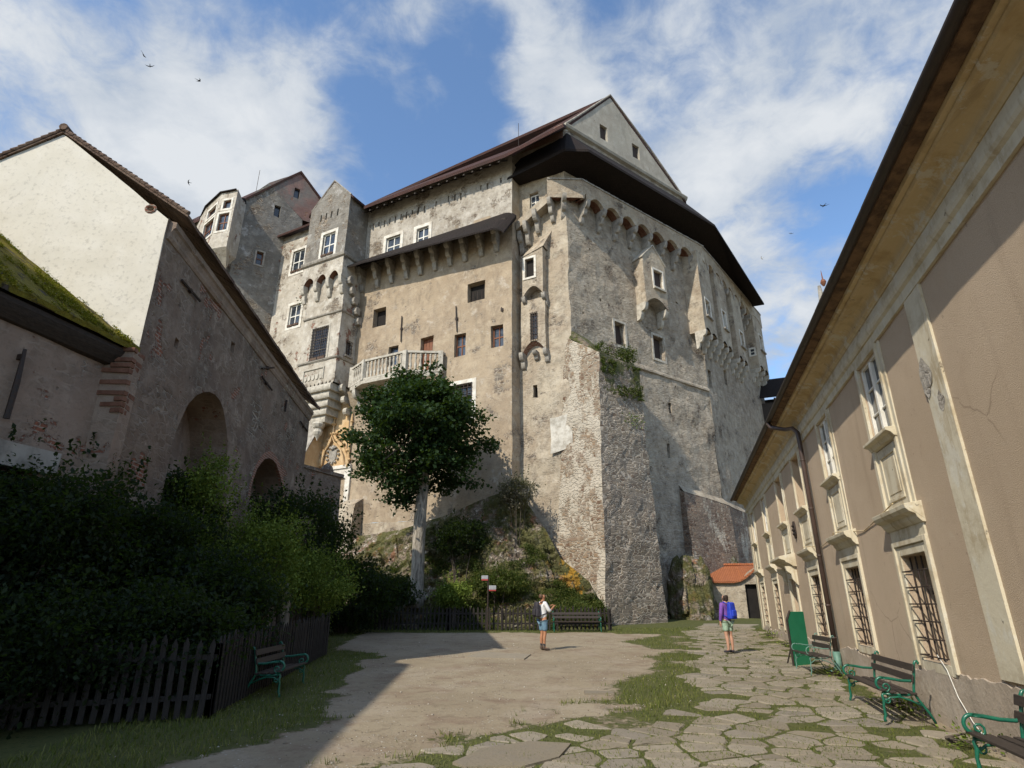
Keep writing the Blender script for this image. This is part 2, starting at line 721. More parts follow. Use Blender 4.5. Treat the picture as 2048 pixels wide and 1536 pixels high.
def mat_leaf(name, dark, mid, light, trans=.35):
    t = NT(name)
    g = t.node('ShaderNodeNewGeometry')
    c = t.ramp(g.outputs['Random Per Island'], [(0, dark), (.5, mid), (1, light)])
    c = t.mix(t.m('MULTIPLY', t.mask(t.noise(.9, 3), .4, .65), .5), c, dark)
    tr = t.node('ShaderNodeBsdfTranslucent')
    t.set(tr.inputs[0], t.mix(.5, c, (.25, .42, .03), 'MIX'))
    mx = t.node('ShaderNodeMixShader')
    mx.inputs[0].default_value = trans * .6
    t.set(t.b.inputs['Base Color'], c)
    t.b.inputs['Roughness'].default_value = .6
    t.b.inputs['Specular IOR Level'].default_value = .15
    t.t.links.new(t.b.outputs[0], mx.inputs[1])
    t.t.links.new(tr.outputs[0], mx.inputs[2])
    t.t.links.new(mx.outputs[0], t.out.inputs[0])
    return t.mat


def mat_tiles(name, c1, c2, c3, w=.18, hgt=.16, moss=0.0):
    t = NT(name)
    bt = t.node('ShaderNodeTexBrick')
    t.set(bt.inputs['Vector'], t.warp(t.uv, 2.5, .03))
    for k, v in (('Color1', c1), ('Color2', c2), ('Mortar', tuple(x * .3 for x in c1))):
        bt.inputs[k].default_value = (*v, 1)
    bt.inputs['Scale'].default_value = 1
    bt.inputs['Brick Width'].default_value = w
    bt.inputs['Row Height'].default_value = hgt
    bt.inputs['Mortar Size'].default_value = .012
    bt.inputs['Bias'].default_value = 0.0
    c = t.mix(t.m('MULTIPLY', t.mask(t.noise(.8, 6, .65), .4, .7), .8), bt.outputs[0], c3)
    h = t.m('SUBTRACT', 1.0, bt.outputs['Fac'])
    n = t.bump(t.m('ADD', h, t.m('MULTIPLY', t.noise(20, 3), .4)), .02)
    if moss:
        mm = t.mask(t.noise(2.2, 7, .7, t.scale(t.uv, 1.0, .6)), .62 - moss * .3, .66 - moss * .22)
        mc = t.mix(t.noise(8, 4), (.10, .085, .008), (.32, .26, .025))
        c = t.mix(mm, c, mc)
        n = t.bump(t.m('ADD', t.m('MULTIPLY', h, .3), t.m('MULTIPLY', t.m('MULTIPLY', mm, t.noise(14, 6, .7)), 2.5)), .06)
    return t.done(c, n, .9)


M = {}
M['facade'] = mat_render('facade_render', (.38, .30, .21), (.31, .24, .168), (.44, .355, .255), stone=.2, bump=.035, course=.12, light=(.47, .4, .32))
M['upper'] = mat_render('upper_render', (.45, .41, .35), (.37, .33, .275), (.51, .47, .41), stone=.35, brick=.0, bump=.06, course=.3, ghost=.2)
M['bastion'] = mat_render('bastion_render', (.41, .355, .28), (.33, .275, .21), (.47, .41, .33), stone=.18, brick=-.05, bump=.11, course=.9, ghost=.35)
M['bastion_left'] = mat_render('bastion_left_render', (.43, .365, .275), (.35, .28, .205), (.5, .435, .34), stone=.25, brick=.0, bump=.06, course=.3, ghost=.25)
M['gable_render'] = mat_render('gable_render', (.38, .35, .29), (.33, .30, .25), (.43, .40, .34), stone=-.5, bump=.02, course=.05)
M['oriel_white'] = mat_render('oriel_white_render', (.50, .455, .385), (.38, .335, .27), (.58, .54, .47), stone=.32, brick=.34, bump=.05, course=.2)
M['tower_grey'] = mat_render('tower_grey_render', (.22, .205, .18), (.16, .147, .128), (.29, .272, .24), stone=.35, brick=.1, bump=.06, course=.5, light=(.40, .385, .36))
M['arcade'] = mat_render('arcade_render', (.20, .145, .108), (.13, .098, .078), (.26, .205, .16), stone=.3, brick=.36, bump=.06, course=.1, light=(.33, .265, .21), ghost=.2)
M['low_house'] = mat_render('low_house_render', (.27, .20, .152), (.205, .15, .114), (.32, .25, .195), stone=.2, brick=.28, bump=.035, course=.05)
M['white_gable'] = mat_render('white_gable_render', (.69, .65, .56), (.66, .615, .52), (.72, .68, .595), stone=-.8, bump=.008, course=.02, patch_scale=.5, streak=False, pits=.08)
M['rubble'] = mat_rubble('rubble_masonry', bump=.038, sx=1.9, sy=5.4, mortar=(.40, .35, .285), stones=[(0, (.15, .105, .075)), (.25, (.22, .18, .14)), (.5, (.28, .235, .185)), (.75, (.205, .17, .135)), (1, (.32, .255, .18))])
M['rubble_light'] = mat_rubble('rubble_with_lime', bump=.05, white=.6, lichen=.2, sx=1.9, sy=5.2, mortar=(.42, .365, .285),
                               stones=[(0, (.16, .09, .055)), (.25, (.27, .19, .13)), (.5, (.34, .28, .21)), (.75, (.3, .2, .12)), (1, (.4, .33, .25))])
M['rubble_moss'] = mat_rubble('mossy_rubble', bump=.06, moss=.95)
M['rubble_dark'] = mat_rubble('dark_rubble', bump=.07, mortar=(.30, .25, .2), sx=2.2, sy=6, white=.25,
                              stones=[(0, (.14, .08, .055)), (.3, (.22, .15, .11)), (.6, (.27, .2, .15)), (1, (.31, .21, .14))])
M['brick'] = mat_render('brick_exposed', (.34, .2, .13), (.3, .16, .1), (.4, .3, .22), stone=-.8, brick=2.2, bump=.03)
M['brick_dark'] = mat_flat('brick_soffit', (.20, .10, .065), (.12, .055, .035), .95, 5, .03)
M['stone_white'] = mat_flat('pale_stone', (.50, .46, .39), (.31, .28, .23), .85, 3.5, .02)
M['stone_grey'] = mat_flat('grey_stone', (.36, .33, .285), (.20, .18, .155), .9, 3, .03)
M['white_paint'] = mat_flat('white_paint', (.74, .72, .66), (.6, .57, .5), .6, 5)
M['lime'] = mat_flat('limewash', (.70, .67, .60), (.48, .43, .36), .9, 2.6, .015)
M['wood_dark'] = mat_flat('dark_timber', (.045, .034, .027), (.025, .02, .016), .8, 9, .01, stretch=(1, 1, 4))
M['wood_red'] = mat_flat('red_brown_wood', (.22, .085, .04), (.13, .05, .028), .6, 7, .005, stretch=(6, 6, 1))
M['wood_fence'] = mat_flat('weathered_fence_wood', (.036, .03, .026), (.018, .015, .013), .85, 10, .01, stretch=(5, 5, .7))
M['wood_bench'] = mat_flat('bench_slat_wood', (.05, .038, .032), (.032, .025, .022), .55, 8, .004, stretch=(1, 6, 6))
M['shingle'] = mat_tiles('dark_shingle', (.026, .018, .016), (.02, .014, .012), (.015, .012, .01), .14, .2)
M['tile_red'] = mat_tiles('old_red_tile', (.085, .038, .03), (.062, .03, .025), (.042, .026, .022))
M['tile_orange'] = mat_tiles('new_orange_tile', (.42, .15, .065), (.35, .12, .05), (.30, .11, .055), .16, .13)
M['tile_brown'] = mat_tiles('brown_tile', (.14, .085, .06), (.1, .065, .05), (.18, .13, .095), .17, .14)
M['tile_moss'] = mat_tiles('mossy_tile', (.07, .052, .04), (.05, .04, .032), (.045, .038, .03), .17, .15, moss=.85)
M['tile_gable'] = mat_render('brick_gable_render', (.22, .125, .105), (.20, .18, .16), (.27, .165, .14), stone=-.5, brick=.2, bump=.03, course=.5)
M['green_metal'] = mat_flat('green_enamel', (.012, .125, .075), (.01, .085, .055), .28, 12, spec=.5)
M['green_pale'] = mat_flat('faded_green_paint', (.13, .25, .2), (.09, .17, .14), .5, 12)
M['green_board'] = mat_flat('green_board_paint', (.02, .19, .095), (.017, .16, .08), .5, 2)
M['iron'] = mat_flat('dark_iron', (.035, .03, .028), (.06, .035, .025), .6, 15, metallic=.3)
M['gutter'] = mat_flat('gutter_metal', (.03, .024, .021), (.045, .032, .026), .5, 5, spec=.35)
M['pipe'] = mat_flat('brown_pipe_paint', (.085, .055, .045), (.06, .042, .036), .4, 4, spec=.4)
M['bark'] = mat_flat('pale_bark', (.40, .355, .29), (.13, .11, .085), .95, 9, .06, stretch=(1, 1, .22))
M['bark_dark'] = mat_flat('dark_bark', (.10, .08, .06), (.06, .05, .04), .95, 9, .02, stretch=(1, 1, .4))
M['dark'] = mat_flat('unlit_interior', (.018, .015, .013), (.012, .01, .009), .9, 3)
M['shutter'] = mat_flat('dark_shutter', (.06, .042, .036), (.04, .03, .026), .8, 6, stretch=(6, 6, .6))
M['orange_plaster'] = mat_render('ochre_plaster', (.55, .37, .19), (.5, .33, .17), (.58, .43, .26), stone=-.4, bump=.015, course=.05)


def m_glass():
    t = NT('window_glass')
    c = t.mix(t.mask(t.noise(1.5, 3), .4, .6), (.02, .024, .03), (.055, .065, .08))
    return t.done(c, t.bump(t.noise(2.5, 2), .01, .3), .07, **{'Specular IOR Level': .9})


M['glass'] = m_glass()

# ------------------------------------------------------------------ castle plan
C0 = ray_hit(1137, 560, (3.9256, 36.0), (0.0, 1.0))
FB = Frame(C0, 53)            # right-hand face of the bastion
FL = Frame(C0, -62)           # its left-hand face
FM = FL.off(1.2)              # main facade
c1 = ray_hit(1395, 600, C0, FB.n)
FC = Frame(c1, 38)            # far right face
UB = (Vector((c1[0], c1[1], 0)) - FB.p).dot(FB.d)


def solve_o(F, px, py, z):
    lo, hi = -4.0, 8.0
    for _ in range(40):
        m = (lo + hi) / 2
        if F.uv(px, py, m)[1] > z:
            lo = m
        else:
            hi = m
    return m


def slab(mb, pts, th, mi=0):
    n = len(pts)
    top = [Vector(p) for p in pts]
    bot = [p - Vector((0, 0, th)) for p in top]
    mb.add(top + bot, [list(range(n)), list(range(n, 2 * n))[::-1]] + [(i, (i + 1) % n, n + (i + 1) % n, n + i) for i in range(n)], mi)


def corbel_prof(proj, h, lobes):
    P = [(0, 0), (proj, 0)]
    for i in range(lobes):
        p0 = proj * (1 - i / lobes)
        p1 = proj * (1 - (i + 1) / lobes) * (.96 if i < lobes - 1 else 1)
        z0 = -h * i / lobes - .04
        z1 = -h * (i + 1) / lobes
        for k in range(0, 6):
            a = math.pi / 2 * k / 5
            P.append((p1 + (p0 - p1) * (.25 + .75 * math.cos(a)) if k < 5 else p1 + (p0 - p1) * .18, z0 + (z1 - z0) * math.sin(a) * (1 if k < 5 else 1)))
    P.append((0, -h))
    return P


def corbel(par, F, u, w, zt, h, proj, lobes=3, mat='stone_grey', name='corbel'):
    mb = MB()
    mb.prism_u(F, [(o, zt + z) for o, z in corbel_prof(proj, h, lobes)], u - w / 2, u + w / 2)
    return mb.build(name, M[mat], par, disp=.025, freq=1.2)


def window(par, F, r, depth=.3, frame='white_paint', cols=2, rows=2, fw=.07, surround=None, sw=.16, sill=None, grille=None,
           glass='glass', name='window', sproud=.04, arch=0, box=False):
    u0, u1, z0, z1 = r
    d = -depth
    mb = MB()
    if cols:
        bars = [(u0, u0 + fw, z0, z1), (u1 - fw, u1, z0, z1), (u0 + fw, u1 - fw, z0, z0 + fw), (u0 + fw, u1 - fw, z1 - fw, z1)]
        for b in bars:
            mb.box(F, b[0], b[1], b[2], b[3], d + .01, d + .08)
        for i in range(1, cols):
            u = u0 + (u1 - u0) * i / cols
            mb.box(F, u - fw * .45, u + fw * .45, z0 + fw, z1 - fw, d + .015, d + .075)
        for i in range(1, rows):
            z = z0 + (z1 - z0) * i / rows
            k = .5 if (rows == 2 or i == rows - 1) and rows < 3 else .28
            for c in range(cols):
                a = u0 + (u1 - u0) * c / cols + fw * (.45 if c else 1)
                b = u0 + (u1 - u0) * (c + 1) / cols - fw * (.45 if c < cols - 1 else 1)
                mb.box(F, a, b, z - fw * k, z + fw * k, d + .02, d + .07)
        w = mb.build(name, M[frame], par)
        g = MB()
        g.box(F, u0 + .004, u1 - .004, z0 + .004, z1 - .004, d - .02, d + .03)
        g.build('glass_pane', M[glass], w)
    else:
        mb.box(F, u0 + .004, u1 - .004, z0 + .004, z1 - .004, d - .03, d + .02)
        w = mb.build(name, M[frame], par)
    if surround:
        s = MB()
        for b in ((u0 - sw, u0, z0 - sw, z1 + sw), (u1, u1 + sw, z0 - sw, z1 + sw), (u0, u1, z1, z1 + sw), (u0, u1, z0 - sw, z0)):
            s.box(F, b[0], b[1], b[2], b[3], -.12, sproud)
        s.build('surround', M[surround], w, disp=.015, freq=1.5)
    if sill:
        s = MB()
        s.box(F, u0 - .15, u1 + .15, z0 - .16, z0 - .02, -.1, .18)
        s.build('sill', M[sill], w, disp=.012, freq=1.5)
    if grille:
        s = MB()
        nu, nz = grille
        for i in range(nu + 1):
            u = u0 + (u1 - u0) * i / nu
            s.box(F, u - .018, u + .018, z0, z1, .07, .10)
        for i in range(nz + 1):
            z = z0 + (z1 - z0) * i / nz
            s.box(F, u0 - .05, u1 + .05, z - .018, z + .018, .104, .13)
        s.build('grille', M['iron'], w)
    if box:
        s = MB()
        for a, b in ((u0 + .05, (u0 + u1) / 2 - .06), ((u0 + u1) / 2 + .06, u1 - .05)):
            s.box(F, a, b, z0 + .02, z0 + .2, d + .1, .12)
        s.build('flower_box', M['tile_brown'], w)
    return w


def arc_pts(u0, u1, zs, rise, n=8):
    """points of an arch from u0 to u1, springing at zs"""
    return [(u0 + (u1 - u0) * i / n, zs + rise * math.sin(math.pi * i / n) ** .8) for i in range(n + 1)]


def gallery(par, F, us, ua, ub, ztop, zs, rise, proj, h, lobes=3, cw=.3, cap=True):
    """machicolated parapet: wall with an arch between each pair of corbels"""
    bottom = []
    edges = sorted(set([ua] + [u for u in us] + [ub]))
    soff = MB()
    for a, b in zip(edges[:-1], edges[1:]):
        if b - a < .5:
            P = [(a, zs), (b, zs)]
        else:
            P = [(a, zs)] + arc_pts(a + cw / 2, b - cw / 2, zs, rise) + [(b, zs)]
        bottom += P if not bottom else P[1:]
        for p, q in zip(P[:-1], P[1:]):
            soff.add([F.pt(p[0], p[1] + .003, proj - .25), F.pt(q[0], q[1] + .003, proj - .25), F.pt(q[0], q[1] + .1, -.1), F.pt(p[0], p[1] + .1, -.1)], [(0, 1, 2, 3)])
    poly = bottom + [(ub, ztop), (ua, ztop)]
    mb = MB()
    mb.wall(F, poly, step=.6, o=proj)
    n = len(poly)
    mb.add([F.pt(u, z, proj) for u, z in poly] + [F.pt(u, z, proj - .3) for u, z in poly],
           [(i, (i + 1) % n, n + (i + 1) % n, n + i) for i in range(n)])
    g = mb.build('gallery_parapet', M['bastion_left'], par, disp=.03)
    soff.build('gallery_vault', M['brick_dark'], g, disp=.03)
    if cap:
        c = MB()
        u = min(ua, ub)
        while u < max(ua, ub) - .05:
            w = .32 + random.uniform(-.05, .05)
            c.box(F, u, min(u + w - .02, max(ua, ub)), ztop - .02, ztop + .1 + random.uniform(-.02, .02), proj - .34, proj + .07)
            u += w
        c.build('parapet_coping', M['stone_grey'], g)
    for u in us:
        corbel(par, F, u, cw, zs, h, proj + .05, lobes)
    return g


castle = thing('castle_palace', 'huge pale stone castle palace with red roof, machicolated corner bastion and balcony on a rock', 'castle',
               (C0[0], C0[1], 0.0))

# ---- main facade -----------------------------------------------------------
m_open = [FM.R(935, 565, 970, 602), FM.R(747, 617, 772, 652)]
m_win = [FM.R(908, 667, 931, 712), FM.R(982, 650, 1007, 693)]
m_small = FM.R(776, 692, 795, 730)
m_door = FM.R(839, 674, 865, 745)
m_big = FM.R(897, 770, 944, 836)
r_big = m_big
holes = m_open + m_win + [m_small, m_door, m_big]
ZP = 28.4
mb = MB()
mb.wall(FM, [(3.8, 7.0), (18.6, 7.0), (18.6, ZP), (3.8, ZP)], holes, depth=.55, step=.8)
mb.box(FM, 3.8, 3.802, 0, 33.6, -1.4, 0)
mb.build('facade_wall', M['facade'], castle, disp=.07)
mb = MB()
mb.patch(FM.pt(3.8, 0, 0), FM.pt(3.8, 33.6, 0) if False else FM.pt(3.8, 0, -1.4), FM.pt(3.8, 33.6, -1.4), FM.pt(3.8, 33.6, 0), 2, 40)
mb.wall(FM, [(3.8, 0), (20.5, 0), (20.5, 7.0), (3.8, 7.0)], (), step=.7)
mb.build('rubble_base', M['bastion_left'], castle, disp=.07)
for r in m_open:
    window(castle, FM, r, depth=.5, cols=0, frame='dark')
g = MB()
r = m_open[0]
for i in range(1, 4):
    u = r[0] + (r[1] - r[0]) * i / 4
    g.tube([FM.pt(u, r[2], -.2), FM.pt(u, r[2] + .9, -.2)], .022, 6)
g.build('railing', M['iron'], castle)
for r in m_win:
    window(castle, FM, r, depth=.4, frame='wood_red', cols=2, rows=2, fw=.09)
window(castle, FM, m_small, depth=.4, frame='dark', cols=1, rows=1)
d = MB()
r = m_door
d.box(FM, r[0], r[1], r[2], r[3], -.48, -.40)
for i in range(4):
    a = r[0] + (r[1] - r[0]) * (i + .06) / 4
    b = r[0] + (r[1] - r[0]) * (i + .94) / 4
    d.box(FM, a, b, r[2] + .05, r[3] - .1, -.397, -.37)
d.build('balcony_door', M['wood_red'], castle)
w = window(castle, FM, r_big, depth=.35, frame='iron', cols=3, rows=4, fw=.05, surround='lime', sw=.32, sproud=.06, grille=(6, 8))

# tie-rod anchors
for (x0, y0, x1, y1) in ((805, 633, 803, 684), (913, 613, 915, 664), (1004, 616, 1006, 624)):
    a, b = FM.uv(x0, y0), FM.uv(x1, y1)
    t = MB()
    t.tube([FM.pt(a[0], a[1], .08), FM.pt((a[0] + b[0]) / 2, (a[1] + b[1]) / 2, .11), FM.pt(b[0], b[1], .08)], .045, 6)
    m_ = ((a[0] + b[0]) / 2, (a[1] + b[1]) / 2)
    t.box(FM, m_[0] - .1, m_[0] + .1, m_[1] - .1, m_[1] + .1, -.05, .1)
    t.build('tie_anchor', M['iron'], castle)

# ---- upper wall above the pent roof ----------------------------------------
u_win = [FM.R(772, 473, 800, 508), FM.R(833, 455, 857, 490)]
slots = []
for i in range(22):
    u = 4.7 + i * .6
    if random.random() < .12:
        continue
    h = random.uniform(.45, .8)
    z = 32.55 + random.uniform(-.08, .08)
    slots.append((u, u + .15, z - h, z))
mb = MB()
mb.wall(FM, [(3.8, ZP - .3), (18.9, ZP - .3), (18.9, 34.6), (3.8, 34.6)], u_win + slots, depth=.3, step=.6, mback=None)
for s_ in slots:
    mb.add([FM.pt(u, z, -.14) for u, z in rect(s_)], [(0, 1, 2, 3)])
mb.build('upper_wall', M['upper'], castle, disp=.06)
for r in u_win:
    window(castle, FM, r, depth=.22, cols=2, rows=2, fw=.1, surround='lime', sw=.28)
p_ = FM.R(948, 437, 981, 466)
mb = MB()
mb.wall(FM, rect(p_), (), step=.5, o=.03)
mb.build('plaster_patch', M['facade'], castle, disp=.06)

# ---- pent roof on its row of corbels ----------------------------------------
zc = 27.85
EO = 1.9
e0, e1 = 18.8, 3.45
zi = 29.2
zeL, zeR = FM.uv(700, 529, EO)[1], FM.uv(1010, 449, EO)[1]
pr = MB()
K = 60
for i in range(K):
    q4 = []
    for jj in (i, i + 1):
        u = e1 + (e0 - e1) * jj / K
        ze_ = zeR + (zeL - zeR) * jj / K + .05 * noise.noise(Vector((u * .9, 0, 0))) + .025 * noise.noise(Vector((u * 5, 3, 0)))
        dr = -.55 * max(0, 1 - jj / 4.0) ** 2
        q4.append((u, ze_ + dr, zi + dr))
    (ua, za, ta), (ub, zb, tb) = q4
    pr.add([FM.pt(ua, ta, -.02), FM.pt(ub, tb, -.02), FM.pt(ub, zb, EO), FM.pt(ua, za, EO)], [(0, 1, 2, 3)])
    pr.add([FM.pt(ua, za, EO), FM.pt(ub, zb, EO), FM.pt(ub, zb - .13, EO - .02), FM.pt(ua, za - .13, EO - .02)], [(0, 1, 2, 3)])
    pr.add([FM.pt(ua, za - .13, EO - .02), FM.pt(ub, zb - .13, EO - .02), FM.pt(ub, tb - .3, -.02), FM.pt(ua, ta - .3, -.02)], [(0, 1, 2, 3)])
pr.add([FM.pt(e1, zi - .55, 0), FM.pt(e1, zeR - .55, EO), FM.pt(e1, zeR - .68, EO - .02), FM.pt(e1, zi - .9, 0)], [(0, 1, 2, 3)])
pr.add([FM.pt(e0, zi, 0), FM.pt(e0, zeL, EO), FM.pt(e0, zeL - .13, EO - .02), FM.pt(e0, zi - .3, 0)], [(0, 1, 2, 3)])
pr.build('pent_roof', M['shingle'], castle)
bm_ = MB()
bm_.box(FM, 3.9, 18.5, zc - .02, zc + .2, .55, .85)
bm_.build('wall_plate', M['wood_dark'], castle)
for (x, y) in ((730, 545), (760, 535), (788, 527), (818, 517), (846, 508), (875, 500), (905, 491), (935, 480), (968, 470), (998, 459)):
    corbel(castle, FM, FM.uv(x, y, .4)[0] + .35, .34, zc, 1.95, .95, 3)

# ---- main roof ---------------------------------------------------------------
A = FB.pt(5.62, 43.05, .12)
ridge_m = ray_hit(1040, 291, A[:2], FM.n)
ridge_l = ray_hit(757, 398, A[:2], FM.n)
roof = MB()
OE = 1.35


def eave_pt(x, y, o=OE):
    u_, z_ = FM.uv(x, y, o)
    return FM.pt(u_, z_, o)


ev = [eave_pt(728, 412), eave_pt(860, 362), eave_pt(1010, 308), eave_pt(1127, 247, 2.2)]
slab(roof, [ev[1], ev[2], ridge_m, ridge_l], .3)
slab(roof, [ev[0], ev[1], ridge_l], .3)
slab(roof, [ev[2], ev[3], FB.pt(.25, 36.6, .12), A, ridge_m], .3)
rr = FB.pt(14.95, 36.3, .12)
slab(roof, [A, rr, rr + FM.d * 22, ridge_l], .3)
roof.build('main_roof', M['tile_red'], castle)
cop = MB()
cop.tube([FB.pt(.2, 36.75, .1), FB.pt(1.5, 38.2, .1), A, FB.pt(10.4, 39.9, .1), rr], .1, 6)
cop.build('verge_tiles', M['stone_grey'], castle)
rod = MB()
q = FM.pt(4, 34, 0)
pa = ray_hit(1037, 250, (A + FM.d * 8)[:2], FM.n)
rod.tube([pa - Vector((0, 0, 3)), pa + Vector((0, 0, .2))], .025, 5)
rod.build('lightning_rod', M['iron'], castle)
raf = MB()
for i in range(19):
    u = 4.2 + i * .78
    raf.hull([FM.pt(u + a, z, o) for o, zz in ((-.1, 34.15), (1.25, 33.0)) for z in (zz - .14, zz) for a in (0, .14)])
raf.build('rafter_ends', M['wood_dark'], castle)

# ---- bastion -----------------------------------------------------------------
b_win = [FB.R(1230, 646, 1250, 691), FB.R(1307, 674, 1328, 719)]
b_slit = [FB.R(1339, 806, 1345, 827), FB.R(1336, 888, 1340, 917), FB.R(1352, 605, 1357, 609)]
small_holes = [(u, u + .16, z, z + .16) for u, z in ((2.2, 26.1), (3.1, 22.2), (7.9, 21.4), (1.2, 20.6), (10.6, 17.2), (9.0, 15.6), (12.5, 15.0))]
mb = MB()
mb.wall(FB, [(0, 0), (UB, 0), (UB, 36.4), (0, 36.4)], b_win + b_slit + small_holes, depth=.5, step=.6, mback=1)
mb.build('bastion_wall', [M['bastion'], M['dark']], castle, disp=.12, freq=.7)
for r in b_win:
    window(castle, FB, r, depth=.45, cols=0, frame='shutter', surround='stone_white', sw=.17)
led = MB()
led.prism_u(FB, [(-.1, 17.75), (.12, 17.82), (.12, 17.95), (-.1, 18.35)], .2, UB)
led.build('stone_ledge', M['bastion'], castle, disp=.06)

# gable of the great roof
g_win = [FB.R(1199, 254, 1213, 281), FB.R(1264, 292, 1277, 318)]
mb = MB()
mb.wall(FB, [(.15, 36.75), (14.9, 36.5), (5.62, 43.0)], g_win, depth=.35, step=1.0, o=.1)
slots = [(u, u + .2, 35.35 + (u * .0), 36.0) for u in (1.3, 2.0, 2.7, 11.6, 12.3, 13.0)]
mb.build('roof_gable', M['gable_render'], castle, disp=.04)
for r in g_win:
    window(castle, FB.off(.1), r, depth=.25, cols=0, frame='shutter')
cor = MB()
cor.prism_u(FB, [(-.1, 36.3), (.22, 36.42), (.3, 36.6), (.3, 36.7), (-.1, 36.8)], .1, 15.0)
cor.build('gable_cornice', M['gable_render'], castle)

# skirt roof over the gallery
oB = 2.4
zE = FB.uv(1275, 357, oB)[1]
cornB = None
# corner of the two eave lines
den = FB.d[0] * FC.d[1] - FB.d[1] * FC.d[0]


def cross(F1, F2):
    w = F2.p - F1.p
    det = F1.d[0] * F2.d[1] - F1.d[1] * F2.d[0]
    t = (w[0] * F2.d[1] - w[1] * F2.d[0]) / det
    return F1.p + F1.d * t


kc = cross(FB.off(oB), FC.off(oB))
ki = cross(FB, FC)
E1 = FB.pt(FB.uv(1178, 311, oB)[0], zE, oB)
o2 = solve_o(FL, 1130, 297, zE)
u2, _ = FL.uv(1130, 297, o2)
E2 = FL.pt(u2, zE, o2)
o3 = solve_o(FL, 1001, 362, zE - .3)
u3, _ = FL.uv(1001, 362, o3)
E3 = FL.pt(u3, zE - .3, o3)
E0 = Vector((kc[0], kc[1], zE))
uE = 14.9
E_1 = FC.pt(FC.uv(1528, 606, oB)[0], FC.uv(1528, 606, oB)[1], oB)
print('zE', zE, E_1)
print('skirt', o2, u2, o3, u3)
I1 = FB.pt(.4, 36.1, -.05)
I3 = FL.pt(3.6, 35.0, -.05)
I0 = Vector((ki[0], ki[1], 36.2))
I_1 = FC.pt(uE, 35.2, -.05)
sk = MB()
for P in ([E1, E0, I0, I1], [E0, E_1, I_1, I0], [E2, E1, I1], [E3, E2, I1, I3]):
    slab(sk, P, .22)
# boarded soffit closing the underside
zi_ = 32.15
sk.add([E1 - Vector((0, 0, .2)), E0 - Vector((0, 0, .2)), Vector((ki[0], ki[1], zi_)), FB.pt(.2, zi_, 0)], [(0, 1, 2, 3)])
sk.add([E0 - Vector((0, 0, .2)), E_1 - Vector((0, 0, .2)), FC.pt(uE, 31.6, 0), Vector((ki[0], ki[1], zi_))], [(0, 1, 2, 3)])
sk.add([E2 - Vector((0, 0, .2)), E1 - Vector((0, 0, .2)), FB.pt(.2, zi_, 0)], [(0, 1, 2)])
sk.add([E3 - Vector((0, 0, .2)), E2 - Vector((0, 0, .2)), FB.pt(.2, zi_, 0), FL.pt(3.6, zi_ + .1, -.02)], [(0, 1, 2, 3)])
sk.build('gallery_roof', M['shingle'], castle)

# machicolated gallery
ZT, ZS = 31.15, 29.6
gallery(castle, FB, [1.4, 3.15, 4.9, 6.6, 8.35, 10.15, 11.9, 13.65], .85, UB + .35, ZT, ZS, .48, .95, 1.65)
gallery(castle, FC, [.9, 2.6, 4.3, 6.0, 7.7, 9.4, 11.1, 12.7], .25, 16.8, ZT, ZS, .48, .95, 1.65)
Pq = FL.pt(1.02, 0, .95)
Pp = FB.pt(.85, 0, .95)
FH_ = frame2(Pq, Pp)
lq = (Vector((Pp[0], Pp[1], 0)) - Vector((Pq[0], Pq[1], 0))).length
mb = MB()
mb.wall(FH_, [(0, ZS - .05), (lq, ZS - .02), (lq, ZT), (0, ZT)], (), step=.5)
mb.patch(FL.pt(1.02, ZS - .05, .95), FL.pt(1.02, ZS - .05, -.1), FL.pt(1.02, ZT, -.1), FL.pt(1.02, ZT, .95), 2, 3)
ch = mb.build('gallery_parapet', M['bastion_left'], castle, disp=.03)
mb = MB()
mb.add([FH_.pt(0, ZS - .04, -.01), FH_.pt(lq, ZS - .02, -.01), FB.pt(.5, ZS + .05, -.05), FL.pt(.6, ZS + .05, -.05)], [(0, 1, 2, 3)])
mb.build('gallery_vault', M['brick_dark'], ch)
c = MB()
for i in range(6):
    c.box(FH_, lq * i / 6, lq * (i + .93) / 6, ZT - .02, ZT + .1, -.3, .07)
c.build('parapet_coping', M['stone_grey'], ch)
corbel(castle, FL, .98, .28, ZS - .05, 1.7, .95, 3)
kf = Frame(FL.pt(.25, 0, -.2), -95)
corbel(castle, kf, .1, .28, ZS - .05, 1.6, 1.15, 3)
# stair of corbels on the left face
for (u, zt, pj) in ((2.15, 28.9, 1.0), (2.95, 28.2, .95), (3.5, 27.6, .7)):
    corbel(castle, FL, u, .3, zt, 1.7, pj, 2)
mb = MB()
mb.hull([FL.pt(u, z, o) for o in (0, .8) for u, z in ((3.7, 27.7), (1.1, 29.2), (3.7, 28.4), (1.1, 30.0))])
mb.build('sloping_string', M['bastion_left'], castle, disp=.05)

# left face of the bastion
l_holes = [FL.R(1059, 387, 1079, 430), FL.R(1066, 770, 1075, 796)]
mb = MB()
mb.wall(FL, [(0, 0), (4.4, 0), (4.4, 35.4), (0, 36.4)], l_holes, depth=.4, step=.6, mback=1)
mb.build('bastion_side_wall', [M['bastion_left'], M['dark']], castle, disp=.12, freq=.7)
window(castle, FL, l_holes[0], depth=.3, cols=2, rows=3, fw=.09)
top = MB()
top.wall(FL, [(0, 35.3), (3.6, 35.3), (.6, 36.6), (0, 36.7)], (), step=.5, o=.05)
top.build('brick_parapet', M['brick'], castle, disp=.05)

